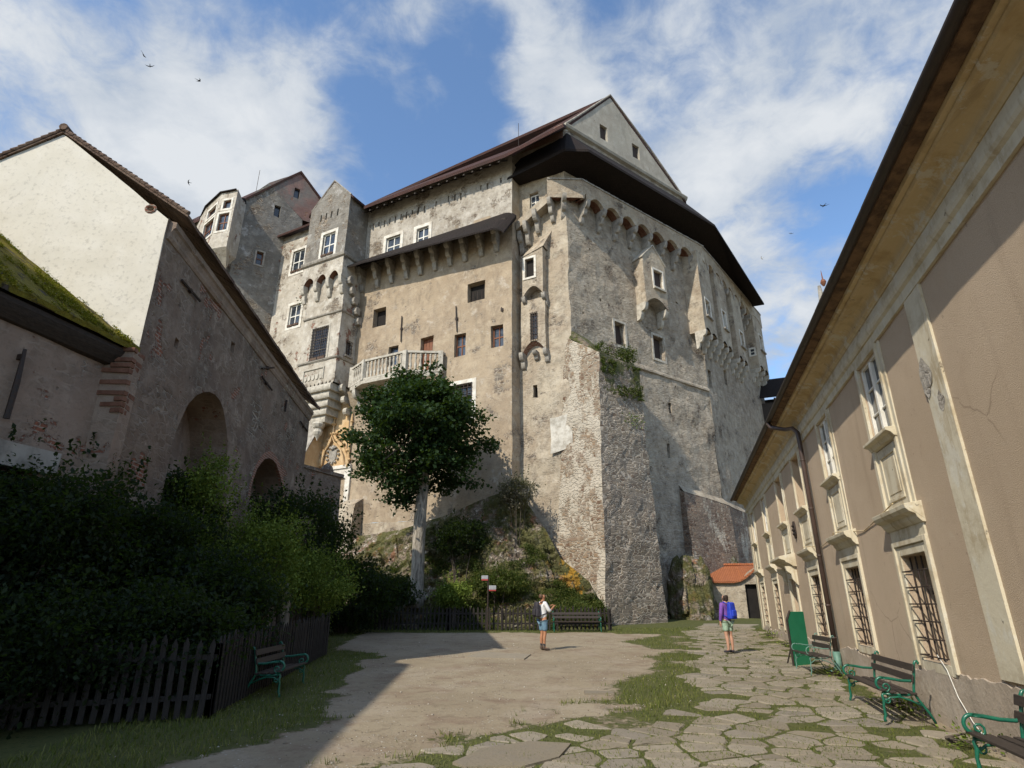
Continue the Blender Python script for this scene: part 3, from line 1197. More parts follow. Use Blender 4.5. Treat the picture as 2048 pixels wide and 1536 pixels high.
# two-storey oriel on the left face
FO = FL.off(.75)
ow = FO.R(1050, 517, 1068, 554)
uo0, uo1 = FO.uv(1085, 540)[0], FO.uv(1044, 540)[0]
zo0 = FO.uv(1060, 592)[1]
zo1 = FO.uv(1065, 503)[1] + .2
mb = MB()
mb.wall(FO, [(uo0, zo0)] + [(uo0 + (uo1 - uo0) * i / 8, zo0 + .75 * math.sin(math.pi * i / 8)) for i in range(1, 8)] + [(uo1, zo0), (uo1, zo1 - .5), (uo0, zo1)], [ow], depth=.3, step=.5)
mb.patch(FO.pt(uo0, zo0, 0), FO.pt(uo0, zo0, -1), FO.pt(uo0, zo1, -1), FO.pt(uo0, zo1, 0), 2, 6)
mb.patch(FO.pt(uo1, zo0, 0), FO.pt(uo1, zo0, -1), FO.pt(uo1, zo1 - .5, -1), FO.pt(uo1, zo1 - .5, 0), 2, 6)
mb.patch(FO.pt(uo0 - .1, zo1, .06), FO.pt(uo1 + .1, zo1 - .5, .06), FO.pt(uo1 - .6, zo1 + 1.0, -.9), FO.pt(uo0 - .5, zo1 + 1.9, -.9), 4, 4)
mb.add([FO.pt(uo0 - .1, zo1, .06), FO.pt(uo0 - .5, zo1 + 1.9, -.9), FO.pt(uo0 - .1, zo1, -.9)], [(0, 1, 2)])
ori = mb.build('oriel', M['bastion_left'], castle, disp=.04)
window(castle, FO, ow, depth=.28, cols=0, frame='dark', surround='lime', sw=.16)
mb = MB()
for i in range(8):
    a, b = i / 8, (i + 1) / 8
    za, zb = zo0 + .75 * math.sin(math.pi * a), zo0 + .75 * math.sin(math.pi * b)
    mb.add([FO.pt(uo0 + (uo1 - uo0) * a, za, -.02), FO.pt(uo0 + (uo1 - uo0) * b, zb, -.02), FO.pt(uo0 + (uo1 - uo0) * b, zb, -.9), FO.pt(uo0 + (uo1 - uo0) * a, za, -.9)], [(0, 1, 2, 3)])
mb.build('oriel_vault', M['stone_grey'], ori)
for u in (uo0 + .05, uo1 - .05):
    corbel(castle, FL, u, .26, zo0 + .1, .9, .72, 2)
FO2 = FL.off(.42)
gw = FO2.R(1062, 626, 1075, 680)
v0, v1 = FO2.uv(1091, 640)[0], FO2.uv(1042, 640)[0]
y0_, y1_ = FO2.uv(1068, 705)[1], FO2.uv(1068, 598)[1]
mb = MB()
mb.wall(FO2, [(v0, y0_)] + [(v0 + (v1 - v0) * i / 8, y0_ + .85 * math.sin(math.pi * i / 8)) for i in range(1, 8)] + [(v1, y0_), (v1, y1_), (v0, y1_)], [gw], depth=.3, step=.5)
mb.patch(FO2.pt(v0, y0_, 0), FO2.pt(v0, y0_, -.7), FO2.pt(v0, y1_, -.7), FO2.pt(v0, y1_, 0), 2, 6)
mb.patch(FO2.pt(v0, y1_, 0), FO2.pt(v1, y1_, 0), FO2.pt(v1, y1_ + .25, -.5), FO2.pt(v0, y1_ + .25, -.5), 3, 2)
ori2 = mb.build('oriel', M['bastion_left'], castle, disp=.04)
window(castle, FO2, gw, depth=.25, cols=1, rows=4, frame='iron', fw=.05, grille=(3, 8))
mb = MB()
for i in range(8):
    a, b = i / 8, (i + 1) / 8
    za, zb = y0_ + .85 * math.sin(math.pi * a), y0_ + .85 * math.sin(math.pi * b)
    mb.add([FO2.pt(v0 + (v1 - v0) * a, za, -.02), FO2.pt(v0 + (v1 - v0) * b, zb, -.02), FO2.pt(v0 + (v1 - v0) * b, zb - .3, -.6), FO2.pt(v0 + (v1 - v0) * a, za - .3, -.6)], [(0, 1, 2, 3)])
mb.build('oriel_vault', M['brick'], ori2)
for u, h in ((v0 + .05, .9), ((v0 + v1) / 2 - .1, .6), (v1 - .05, 1.1)):
    corbel(castle, FL, u, .28, y0_ + .12, h, .6, 2)
# whitewashed panel
mb = MB()
pp = FL.L([(1104, 838), (1143, 829), (1147, 892), (1106, 909)])
mb.wall(FL, pp[::-1], (), step=.5, o=.19)
M['panel'] = mat_flat('faded_whitewash', (.56, .53, .465), (.36, .325, .27), .9, 3.2, .02)
mb.build('whitewashed_panel', M['panel'], castle, disp=.12, freq=.7)

# bastion oriel on the right face
FBO = FB.off(1.0)
bo = FBO.L([(1293, 604), (1337, 618), (1338, 531), (1309, 495), (1293, 524)])
bw = FBO.R(1308, 543, 1325, 577)
zb_ = bo[0][1]
U0, U1 = bo[0][0], bo[1][0]
ztp = bo[3][1]
ze = (bo[2][1] + bo[4][1]) / 2
um = (U0 + U1) / 2
mb = MB()
mb.wall(FBO, [(U0, zb_)] + [(U0 + (U1 - U0) * i / 8, zb_ + .7 * math.sin(math.pi * i / 8)) for i in range(1, 8)] + [(U1, zb_), (U1, ze), (um, ztp), (U0, ze)], [bw], depth=.3, step=.5)
mb.patch(FBO.pt(U0, zb_, 0), FBO.pt(U0, zb_, -1.15), FBO.pt(U0, ze, -1.15), FBO.pt(U0, ze, 0), 3, 8)
mb.patch(FBO.pt(U1, zb_, 0), FBO.pt(U1, zb_, -1.15), FBO.pt(U1, ze, -1.15), FBO.pt(U1, ze, 0), 3, 8)
bor = mb.build('oriel', M['bastion_left'], castle, disp=.04)
mb = MB()
for a, b in ((U0 - .1, um), (U1 + .1, um)):
    slab(mb, [FBO.pt(a, ze + .03, .08), FBO.pt(b, ztp + .12, .08), FBO.pt(b, ztp + .12, -1.1), FBO.pt(a, ze + .03, -1.1)], .1)
mb.build('oriel_roof', M['stone_white'], bor, disp=.03)
mb = MB()
for i in range(8):
    a, b = i / 8, (i + 1) / 8
    za, zb = zb_ + .7 * math.sin(math.pi * a), zb_ + .7 * math.sin(math.pi * b)
    mb.add([FBO.pt(U0 + (U1 - U0) * a, za, -.02), FBO.pt(U0 + (U1 - U0) * b, zb, -.02), FBO.pt(U0 + (U1 - U0) * b, zb, -1.1), FBO.pt(U0 + (U1 - U0) * a, za, -1.1)], [(0, 1, 2, 3)])
mb.build('oriel_vault', M['stone_grey'], bor)
window(castle, FBO, bw, depth=.28, cols=0, frame='shutter', surround='lime', sw=.15, sill='stone_white')
for u in (U0 + .12, U1 - .12):
    corbel(castle, FB, u, .3, zb_ + .12, 1.3, .95, 2, 'stone_white')

# ---- far right face with its row of turrets ---------------------------------
FCL = 17.0
fc_slit = [FC.R(1418, 742, 1424, 775), FC.R(1449, 742, 1454, 768)]
mb = MB()
mb.wall(FC, [(0, 0), (FCL, 0), (FCL, 36), (0, 36)], fc_slit, depth=.4, step=.9, mback=1)
mb.patch(FC.pt(FCL, 0, 0), FC.pt(FCL, 0, -12), FC.pt(FCL, 36, -12), FC.pt(FCL, 36, 0), 8, 24)
mb.build('bastion_wall', [M['bastion'], M['dark']], castle, disp=.10)
FT = FC.off(.9)


def turret(ua, ub, zb, zt, wr, deep=1.0, flank_win=None):
    mb = MB()
    mb.wall(FT, [(ua, zb)] + [(ua + (ub - ua) * (i) / 12, zb + .45 * abs(math.sin(math.pi * 2 * i / 12))) for i in range(1, 12)] + [(ub, zb), (ub, zt), (ua, zt)], [wr] if wr else [], depth=.3, step=.6)
    for u in (ua, ub):
        mb.patch(FT.pt(u, zb, 0), FT.pt(u, zb, -deep), FT.pt(u, zt, -deep), FT.pt(u, zt, 0), 3, 10)
    mb.add([FT.pt(ua, zb + .2, -.02), FT.pt(ub, zb + .2, -.02), FT.pt(ub, zb + .2, -deep), FT.pt(ua, zb + .2, -deep)], [(0, 1, 2, 3)])
    t = mb.build('turret', M['bastion_left'], castle, disp=.04)
    if wr:
        window(castle, FT, wr, depth=.25, cols=1, rows=1, frame='white_paint', fw=.06, surround='lime', sw=.12, sill='stone_grey')
    for u in (ua + .15, (ua + ub) / 2, ub - .15):
        corbel(castle, FC if deep < 1.5 else FC, u, .28, zb + .06, 1.5, .92, 3, 'stone_white')
    return t


turret(-1.6, 1.25, 22.5, 30.0, FT.R(1412, 603, 1420, 632), 2.0)
turret(2.4, 5.1, 22.7, 29.9, FT.R(1446, 626, 1452, 656))
turret(6.7, 9.5, 22.8, 29.9, FT.R(1481, 667, 1487, 692))
turret(13.4, 16.6, 24.0, 31.0, FT.R(1520, 675, 1526, 700))
fl = Frame(FT.pt(13.37, 0, 0), 38 - 90)
window(castle, fl, fl.R(1500, 697, 1510, 711), depth=.06, cols=1, rows=2, frame='white_paint', fw=.06, surround='lime', sw=.1)
# battered plinth
mb = MB()
zA = 9.2
pl0 = 9.9
mb.patch(FB.pt(pl0, 0, .9), FB.pt(UB + .3, 0, .9), FB.pt(UB + .15, zA - .5, .42), FB.pt(pl0, zA, .42), 8, 14)
mb.patch(FB.pt(pl0, 0, .9), FB.pt(pl0, 0, -.1), FB.pt(pl0, zA + .2, -.1), FB.pt(pl0, zA, .42), 2, 14)
mb.patch(FC.pt(0, 0, .9), FC.pt(FCL, 0, .9), FC.pt(FCL, zA - 1.2, .42), FC.pt(0, zA - .5, .42), 16, 14)
mb.build('battered_plinth', M['rubble_dark'], castle, disp=.09)
mb = MB()
mb.patch(FB.pt(pl0, zA, .44), FB.pt(UB + .15, zA - .5, .44), FB.pt(UB + .15, zA + .1, -.05), FB.pt(pl0, zA + .6, -.05), 8, 3)
mb.patch(FC.pt(0, zA - .5, .44), FC.pt(FCL, zA - 1.2, .44), FC.pt(FCL, zA - .6, -.05), FC.pt(0, zA + .1, -.05), 14, 3)
mb.build('plinth_coping', M['bastion_left'], castle, disp=.05)

# ---- corner buttress ----------------------------------------------------------
oT, oB_ = 1.9, 2.3
uT, zT = FB.uv(1197, 705, oT)
uBt, _ = FB.uv(1212, 1246, oB_)
uDt, zDt = FB.uv(1277, 737, oT)
uDb, _ = FB.uv(1336, 1252, oB_)
TB, TD = FB.pt(uT, zT, oT), FB.pt(uDt, zDt, oT)
BB, BD = FB.pt(uBt, .3, oB_), FB.pt(uDb, .3, oB_)
tlu, tlz = FL.uv(1136, 680)
TL = FL.pt(tlu + .2, tlz + .3, -.05)
blu, blz = FL.uv(1112, 1150)
BL = FL.pt(blu + .1, .3, .3)
bt = MB()
bt.patch(BB, BD, TD, TB, 14, 44)
bt.patch(BD, FB.pt(uDb + .3, .3, -.1), FB.pt(uDt, zDt + 1.2, -.1), TD, 6, 44)
bt.build('buttress', M['rubble'], castle, disp=.10, freq=.9)
bt = MB()
bt.patch(BL, BB, TB, TL, 14, 44)
bt.build('buttress_flank', M['rubble_light'], castle, disp=.10, freq=.9)
bt = MB()
bt.patch(TB, TD, FB.pt(uDt, zDt + 1.3, -.05), FB.pt(.0, tlz + .8, -.05), 8, 5)
bt.add([TB, FB.pt(.0, tlz + .8, -.05), TL], [(0, 1, 2)])
bt.patch(FB.pt(uT + .05, zT - 3.2, oT + .05), FB.pt(uDt, zDt - 3.3, oT + .05), TD + FB.n * .05, TB + FB.n * .05, 10, 12)
bt.build('buttress_cap', M['rubble_moss'], castle, disp=.10, freq=.9)

# ---- projecting stair tower with its oriel ------------------------------------
tj = ray_hit(735, 410, FM.p, FM.n)
FS0 = Frame(tj, 28)
tf = ray_hit(690, 445, tj, FS0.n)
FTF = Frame(tf, -62)
FTM = FTF.off(-.5)
DT = 2.4
tu0, tu1 = -.3, 4.2
tw = FTF.R(645, 467, 669, 511)
slots = [(u, u + .16, 32.5, 33.2) for u in (.9, 1.6, 2.2, 2.8)]
mb = MB()
mb.wall(FTF, [(tu0, 28.2), (tu1, 28.2), (tu1, 34.0), (1.85, 36.4), (tu0, 34.2)], [tw] + slots, depth=.3, step=.6)
for s_ in slots:
    mb.add([FTF.pt(u, z, -.14) for u, z in rect(s_)], [(0, 1, 2, 3)])
mb.patch(FTF.pt(tu0, 27.9, 0), FTF.pt(tu0, 27.9, -DT - .4), FTF.pt(tu0, 34.2, -DT - .4), FTF.pt(tu0, 34.2, 0), 4, 9)
mb.patch(FTF.pt(tu1, 27.9, 0), FTF.pt(tu1, 27.9, -DT - .4), FTF.pt(tu1, 34.0, -DT - .4), FTF.pt(tu1, 34.0, 0), 4, 9)
mb.build('tower_upper_wall', M['tower_grey'], castle, disp=.05)
window(castle, FTF, tw, depth=.2, cols=2, rows=2, fw=.1, surround='lime', sw=.25, box=True)
mb = MB()
for a, za in ((tu0 - .3, 34.0), (tu1 + .3, 33.8)):
    slab(mb, [FTF.pt(a, za, -.02), FTF.pt(1.85, 36.5, -.02), FTF.pt(1.85, 36.5, -DT - 5), FTF.pt(a, za, -DT - 5)], .22)
mb.build('tower_roof', M['tile_red'], castle)
mb = MB()
mb.tube([FTF.pt(tu0, 34.25, -.05), FTF.pt(1.85, 36.5, -.05), FTF.pt(tu1, 34.05, -.05)], .09, 6)
mb.build('verge_tiles', M['stone_grey'], castle)
mb = MB()
mb.prism_u(FTF, [(-.1, 28.2), (.14, 28.3), (.2, 28.45), (.2, 28.55), (-.1, 28.6)], tu0 - .18, tu1 + .15)
mb.prism_u(Frame(FTF.pt(tu0, 0, 0), 28), [(-.1, 28.2), (.14, 28.3), (.2, 28.45), (.2, 28.55), (-.1, 28.6)], 0, DT)
mb.build('string_course', M['stone_grey'], castle, disp=.02)
# corbelled zone
gb = []
cu = [tu0 + .2, tu0 + 1.55, tu0 + 2.9, tu1 - .15]
mb = MB()
bottom = []
for a, b in zip(cu[:-1], cu[1:]):
    P = [(a, 26.55)] + arc_pts(a + .16, b - .16, 26.55, .55) + [(b, 26.55)]
    bottom += P if not bottom else P[1:]
poly = [(tu0, 26.55)] + bottom + [(tu1, 26.55), (tu1, 28.2), (tu0, 28.2)]
mb.wall(FTF, poly, (), step=.5)
mb.patch(FTF.pt(tu0, 26.4, 0), FTF.pt(tu0, 26.4, -DT - .4), FTF.pt(tu0, 28.2, -DT - .4), FTF.pt(tu0, 28.2, 0), 4, 3)
mb.patch(FTF.pt(tu1, 26.4, 0), FTF.pt(tu1, 26.4, -DT - .4), FTF.pt(tu1, 28.2, -DT - .4), FTF.pt(tu1, 28.2, 0), 4, 3)
mb.build('tower_corbelled_wall', M['oriel_white'], castle, disp=.04)
mb = MB()
for p, q_ in zip(poly[:-3], poly[1:-2]):
    mb.add([FTF.pt(p[0], p[1], -.02), FTF.pt(q_[0], q_[1], -.02), FTF.pt(q_[0], q_[1], -.7), FTF.pt(p[0], p[1], -.7)], [(0, 1, 2, 3)])
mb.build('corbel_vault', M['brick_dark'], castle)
for u in cu:
    corbel(castle, FTM, u, .34, 26.6, 1.6, .52, 2, 'stone_white')
# main body
lw = FTM.R(624, 657, 654, 719)
lu0, lu1 = -.25, 3.75
mb = MB()
mb.wall(FTM, [(lu0, 23.55), (lu1, 23.55), (lu1, 26.9), (lu0, 26.9)], (), step=.6)
mb.wall(FTM, [(lu0, 19.6), (lu1, 19.6), (lu1, 23.5), (lu0, 23.5)], [lw], depth=.3, step=.6)
fsm = Frame(FTM.pt(lu0, 0, 0), 28)
fw_ = (.85, 1.4, 20.0, 21.2)
mb.wall(fsm, [(0, 19.6), (2.2, 19.6), (2.2, 26.9), (0, 26.9)], [fw_], depth=.3, step=.6)
mb.patch(FTM.pt(lu1, 17, 0), FTM.pt(lu1, 17, -2.4), FTM.pt(lu1, 26.9, -2.4), FTM.pt(lu1, 26.9, 0), 4, 10)
mb.build('tower_body', M['oriel_white'], castle, disp=.05)
window(castle, fsm, fw_, depth=.2, cols=1, rows=1, frame='iron', fw=.05, grille=(2, 4), sill='stone_grey')
window(castle, FTM, lw, depth=.18, cols=2, rows=3, fw=.09, frame='stone_grey', surround='stone_white', sw=.2, grille=(8, 11), box=True)
mb = MB()
for z in (23.5, 19.55):
    for f_, a_, b_ in ((FTM, lu0 - .12, lu1 + .1), (fsm, 0, 2.2)):
        mb = MB()
        mb.prism_u(f_, [(-.1, z - .12), (.1, z - .05), (.14, z + .05), (-.1, z + .12)], a_, b_)
        mb.build('string_course', M['stone_grey'], castle, disp=.02)
# panel with scalloped foot, then the stepped base
mb = MB()
zz = 17.7
sc = [(lu0, zz)]
for i in range(10):
    a = lu0 + (lu1 - lu0) * i / 10
    sc += [(a + (lu1 - lu0) / 10 * j / 5, zz - .32 * math.sin(math.pi * j / 5)) for j in range(1, 6)]
mb.wall(FTM, sc + [(lu1, 19.55), (lu0, 19.55)], (), step=.4)
mb.patch(FTM.pt(lu0, 17.5, 0), FTM.pt(lu0, 17.5, -2), FTM.pt(lu0, 19.6, -2), FTM.pt(lu0, 19.6, 0), 3, 3)
mb.build('tower_panel', M['oriel_white'], castle, disp=.03)
mb = MB()
pu0, pu1, pz0, pz1 = .9, 3.1, 17.95, 18.95
for b in ((pu0, pu1, pz1 - .09, pz1), (pu0, pu0 + .09, pz0, pz1 - .09), (pu1 - .09, pu1, pz0, pz1 - .09)):
    mb.box(FTM, *b, -.05, .07)
for i in range(5):
    a = pu0 + .1 + (pu1 - pu0 - .2) * i / 5
    w_ = (pu1 - pu0 - .2) / 5
    mb.prism(FTM, [(a + .02, pz0 + .45), (a + .05, pz0 + .2)] + [(a + w_ / 2 + (w_ / 2 - .04) * math.cos(t_), pz0 + .22 - .2 * math.sin(t_)) for t_ in [math.pi - math.pi * j / 6 for j in range(7)]] + [(a + w_ - .02, pz0 + .45)], -.05, .05)
mb.build('relief_panel', M['stone_white'], castle)
for k in range(5):
    z = 17.45 - k * .55
    ins = .28 + k * .36
    mb = MB()
    n = 10
    prof = [(-2.2, z), (-.05 - k * .22 + .1, z)] + [(-.05 - k * .22 + .12 * math.cos(t_) + .05, z - .27 + .27 * math.sin(t_)) for t_ in [math.pi / 2 - math.pi * j / 6 for j in range(1, 6)]] + [(-.1 - k * .22, z - .54), (-2.2, z - .54)]
    mb.prism_u(FTM, prof, lu0 + ins * .75, lu1 - ins * .75)
    mb.build('stepped_corbel', M['stone_white'], castle, disp=.02)
mb = MB()
mb.lathe([(.42, 0), (.5, -.15), (.4, -.4), (.28, -.5), (.36, -.75), (.3, -.95), (.12, -1.2), (.03, -1.4)], FTM.pt((lu0 + lu1) / 2, 14.75, -.9), 10)
mb.build('pendant', M['stone_white'], castle)
for k in range(5):
    z = 26.3 - k * .78
    mb = MB()
    cc = FTM.pt(lu0 - .05, z, -.25 - k * .34)
    mb.prism_u(Frame(cc, -62), [(-.3, z + .3), (.05, z + .3), (.16, z + .15), (.17, z - .1), (.05, z - .3), (-.3, z - .34)], -.38, .05)
    mb.build('corbel', M['stone_grey'], castle, disp=.02)
for k in range(3):
    z = 17.2 - k * .85
    mb = MB()
    cc = FTM.pt(lu0 - .02, z, -.7 - k * .35)
    mb.prism_u(Frame(cc, -62), [(-.3, z + .25), (.05, z + .25), (.14, z + .12), (.15, z - .1), (.05, z - .25), (-.3, z - .3)], -.3, .05)
    mb.build('corbel', M['stone_white'], castle, disp=.02)

# wall left of the tower
ww = [FM.R(585, 501, 608, 543), FM.R(578, 610, 600, 652)]
mb = MB()
mb.wall(FM, [(18.5, 0), (29.2, 0), (29.2, 34.6), (18.5, 34.6)], ww, depth=.3, step=.8)
mb.build('link_wall', M['oriel_white'], castle, disp=.06)
for r in ww:
    window(castle, FM, r, depth=.2, cols=2, rows=2, fw=.1, surround='lime', sw=.25, box=True)
mb = MB()
slab(mb, [FM.pt(30, 34.7, .6), FM.pt(22, 34.7, .6), FM.pt(22, 37.5, -4), FM.pt(30, 37.5, -4)], .22)
mb.build('link_roof', M['tile_red'], castle)

# ---- portal below the tower ----------------------------------------------------
FP = FM.off(.06)
pn = FP.R(638, 822, 695, 935)
mb = MB()
mb.wall(FM, [(pn[0], pn[2]), (pn[1], pn[2]), (pn[1], pn[3]), (pn[0] + .8, pn[3] + 1.0), (pn[0], pn[3])], (), step=.5, o=.07)
portal = mb.build('portal', M['orange_plaster'], castle, disp=.03)
og = FM.L([(644, 934), (647, 918), (652, 902), (660, 890), (667, 877), (670, 866), (674, 877), (682, 888), (690, 898), (696, 914), (698, 934)])
mb = MB()
mb.tube([FM.pt(u, z, .16) for u, z in og], .13, 8)
mb.tube([FM.pt(u + (.0), z - .0, .26) for u, z in [(a[0] * .84 + og[5][0] * .16, a[1] * .84 + (og[0][1] + .4) * .16) for a in og]], .06, 6)
for p, q_ in zip(og[:-1], og[1:]):
    c_ = ((p[0] + q_[0]) / 2, (p[1] + q_[1]) / 2)
    dx = c_[0] - og[5][0]
    mb.lathe([(.02, -.13), (.12, -.06), (.15, 0), (.1, .1), (.02, .15)], FM.pt(c_[0] + (.2 if dx > 0 else -.2), c_[1] + .12, .18), 6)
fin = og[5]
mb.lathe([(.08, -.2), (.06, .3), (.2, .42), (.22, .5), (.07, .58), (.06, .85), (.16, .95), (.18, 1.02), (.05, 1.12), (.02, 1.5)], FM.pt(fin[0], fin[1] + .2, .2), 8)
for x in (640, 698):
    b = FM.uv(x, 935)
    mb.lathe([(.12, 0), (.1, 1.8), (.16, 1.9), (.09, 2.0), (.08, 3.4), (.15, 3.5), (.1, 3.6), (.02, 4.4)], FM.pt(b[0], b[1], .18), 6)
mb.build('ogee_moulding', M['orange_plaster'], portal)
mb = MB()
sh = FM.uv(668, 912)
mb.prism(FM, [(sh[0] + a, sh[1] + b) for a, b in ((-.38, .42), (.38, .42), (.38, -.05), (.24, -.38), (0, -.55), (-.24, -.38), (-.38, -.05))], .05, .17)
for i in range(12):
    a = math.pi * 2 * i / 12
    mb.lathe([(.02, -.1), (.12, -.04), (.13, .04), (.02, .12)], FM.pt(sh[0] + .58 * math.cos(a), sh[1] + .05 + .66 * math.sin(a), .14), 6)
mb.lathe([(.18, 0), (.22, .12), (.12, .26), (.02, .36)], FM.pt(sh[0], sh[1] + .45, .15), 8)
mb.build('coat_of_arms', M['stone_grey'], portal)
dr = FM.R(645, 938, 690, 1010)
mb = MB()
mb.box(FM, dr[0] - .5, dr[1], dr[3] - .1, dr[3] + .16, -.1, .22)
mb.box(FM, dr[0] - .5, dr[0] - .05, dr[2] - 2, dr[3] - .12, -.1, .15)
mb.box(FM, dr[0] - .05, dr[1], dr[3] - .8, dr[3] - .12, -.1, .13)
mb.build('portal_frame', M['lime'], portal, disp=.02)
# sloping buttress roof beside the portal
mb = MB()
a1, a2 = FM.uv(640, 835), FM.uv(612, 838)
b1, b2 = FM.uv(638, 945, 0), FM.uv(606, 930, 1.6)
lu = FM.uv(641, 940)[0]
zt_, zl_ = FM.uv(640, 830)[1], FM.uv(625, 930)[1]
ofw = 1.9
mb.patch(FM.pt(lu, zl_, ofw), FM.pt(lu + 3.6, zl_, ofw), FM.pt(lu + 3.6, zt_, 0), FM.pt(lu, zt_, 0), 6, 6)
mb.patch(FM.pt(lu, 4, ofw), FM.pt(lu + 3.6, 4, ofw), FM.pt(lu + 3.6, zl_, ofw), FM.pt(lu, zl_, ofw), 4, 6)
mb.add([FM.pt(lu, 4, ofw), FM.pt(lu, zl_, ofw), FM.pt(lu, zt_, 0), FM.pt(lu, 4, 0)], [(0, 1, 2, 3)])
mb.build('sloping_buttress', M['orange_plaster'], castle, disp=.03)
mb = MB()
slab(mb, [FM.pt(lu - .08, zl_ - .03, ofw + .12), FM.pt(lu + 3.7, zl_ - .03, ofw + .12), FM.pt(lu + 3.7, zt_ + .12, 0), FM.pt(lu - .08, zt_ + .12, 0)], .12)
mb.build('buttress_slab', M['stone_grey'], castle, disp=.02)
# small pier at the foot of the facade
r0 = FM.R(690, 1012, 722, 1100)
mb = MB()
mb.patch(FM.pt(r0[0] - .3, 0, 2.2), FM.pt(r0[1] + .4, 0, 2.2), FM.pt(r0[1], r0[3], .8), FM.pt(r0[0], r0[3], .8), 5, 10)
mb.patch(FM.pt(r0[0] - .3, 0, 2.2), FM.pt(r0[0] - .3, 0, 0), FM.pt(r0[0], r0[3] + .5, 0), FM.pt(r0[0], r0[3], .8), 4, 10)
mb.patch(FM.pt(r0[0], r0[3], .8), FM.pt(r0[1], r0[3], .8), FM.pt(r0[1], r0[3] + .5, 0), FM.pt(r0[0], r0[3] + .5, 0), 3, 2)
mb.build('small_buttress', M['bastion_left'], castle, disp=.07)

# ---- balcony --------------------------------------------------------------------
ZR = 18.75
bp = []
for (x, y) in ((882, 704), (812, 702), (730, 721), (706, 737)):
    o = max(.35, min(2.2, solve_o(FM, x, y, ZR)))
    bp.append((FM.uv(x, y, o)[0], o))
print('balcony', bp)
bp = [(bp[0][0], 0.0)] + bp + [(bp[-1][0] + .25, 0.0)]
ZF = 17.15
mb = MB()
n = len(bp)
outer = [(u, o + .12 if o > 0 else o) for u, o in bp]
mb.add([FM.pt(u, ZF, o) for u, o in outer] + [FM.pt(u, ZF - .3, o) for u, o in outer],
       [list(range(n)), list(range(n, 2 * n))] + [(i, i + 1, n + i + 1, n + i) for i in range(n - 1)])
balc = mb.build('balcony', M['stone_white'], castle, disp=.02)
bal_me = None
railm, postm = MB(), MB()
bal_prof = [(.09, 0), (.09, .08), (.06, .12), (.1, .3), (.11, .42), (.06, .68), (.05, .74), (.06, .8), (.1, .98), (.09, 1.06), (.06, 1.14), (.09, 1.18), (.09, 1.3)]
bm0 = MB()
bm0.lathe(bal_prof, (0, 0, 0), 8)
proto = bm0.build('baluster', M['stone_white'], balc, smooth=True)
first = True
rootv = Vector(ROOT[castle.name])
for (ua, oa), (ub, ob) in zip(bp[:-1], bp[1:]):
    a, b = FM.pt(ua, ZF, oa), FM.pt(ub, ZF, ob)
    ln = (b - a).length
    fr = frame2(a, b)
    fr = Frame(a, math.degrees(math.atan2(b[0] - a[0], b[1] - a[1])))
    railm.box(fr, -.02, ln + .02, ZR - .16, ZR, -.14, .14)
    railm.box(fr, -.02, ln + .02, ZF, ZF + .12, -.14, .14)
    if oa > 0:
        postm = MB()
        postm.box(fr, -.17, .17, ZF, ZR + .02, -.17, .17)
        postm.build('post', M['stone_white'], balc)
    k = int((ln - .4) / .33)
    for i in range(k):
        t = (i + .5) / k
        p = a + (b - a) * ((.2 + (ln - .4) * t) / ln)
        o_ = proto if first else proto.copy()
        if not first:
            col.objects.link(o_)
            o_.parent = balc
        first = False
        o_.location = Vector((p[0], p[1], ZF + .12)) - rootv + rootv * 0
for o_ in balc.children:
    pass
railm.build('rail', M['stone_white'], balc)
proto_v = proto.data
for v in proto_v.vertices:          # the shared baluster mesh sits about its own origin
    v.co += rootv
for u in (bp[2][0] - .5, (bp[2][0] + bp[3][0]) / 2, bp[3][0] - .4, bp[3][0] + 1.2):
    corbel(castle, FM, u, .3, ZF - .3, 1.5, 1.3, 2, 'stone_white')
mb = MB()
mb.patch(FM.pt(bp[1][0] - .2, 15.2, .02), FM.pt(bp[-1][0], 15.2, .02), FM.pt(bp[-1][0], ZF - .3, .9), FM.pt(bp[1][0] - .2, ZF - .3, .9), 10, 4)
mb.build('balcony_vault', M['facade'], castle, disp=.04)

# ------------------------------------------------------------------ gabled rear tower
kg = ray_hit(568, 480, FM.p, FM.n)
FG = Frame(kg, 53)
gcl = ray_hit(474, 470, kg, FG.n)
FGL = Frame(gcl, -62)
tower = thing('castle_tower', 'dark grey gabled castle tower with a round bay window, behind the white gable', 'castle tower', (gcl[0], gcl[1], 0))
uG0 = (Vector((gcl[0], gcl[1], 0)) - FG.p).dot(FG.d)
gws = [FG.R(548, 411, 561, 434), FG.R(588, 376, 600, 396), FG.R(512, 503, 526, 530)]
mb = MB()
mb.wall(FG, [(uG0, 8), (1.5, 8), (1.5, 37.4), (-.2, 38.6), (-2.2, 40.1), (uG0, 37.2)], [gws[2], gws[0]], depth=.4, step=.8)
mb.build('tower_wall', M['tower_grey'], tower, disp=.08)
mb = MB()
mb.wall(FG, [(-2.2, 40.1), (-.2, 38.6), (1.5, 37.4), (6.6, 37.4), (.6, 42.8)], gws[1:2], depth=.4, step=.8)
mb.build('tower_gable', M['tile_gable'], tower, disp=.05)
for r in gws[:2]:
    window(tower, FG, r, depth=.3, cols=1, rows=1, frame='wood_dark', fw=.08)
window(tower, FG, gws[2], depth=.3, cols=1, rows=2, frame='wood_red', fw=.08, surround='stone_grey', sw=.15)
Ag = FG.pt(.6, 42.9, .1)
mb = MB()
ev0 = FG.pt(uG0 - .5, 36.7, .1)
slab(mb, [ev0, Ag, Ag + FGL.d * 16, ev0 + FGL.d * 16], .28)
ev1 = FG.pt(6.8, 36.9, .1)
slab(mb, [Ag, ev1, ev1 + FGL.d * 16, Ag + FGL.d * 16], .28)
mb.build('tower_roof', M['tile_red'], tower)
mb = MB()
pa = ray_hit(519, 345, (Ag + FGL.d * 4)[:2], FGL.n)
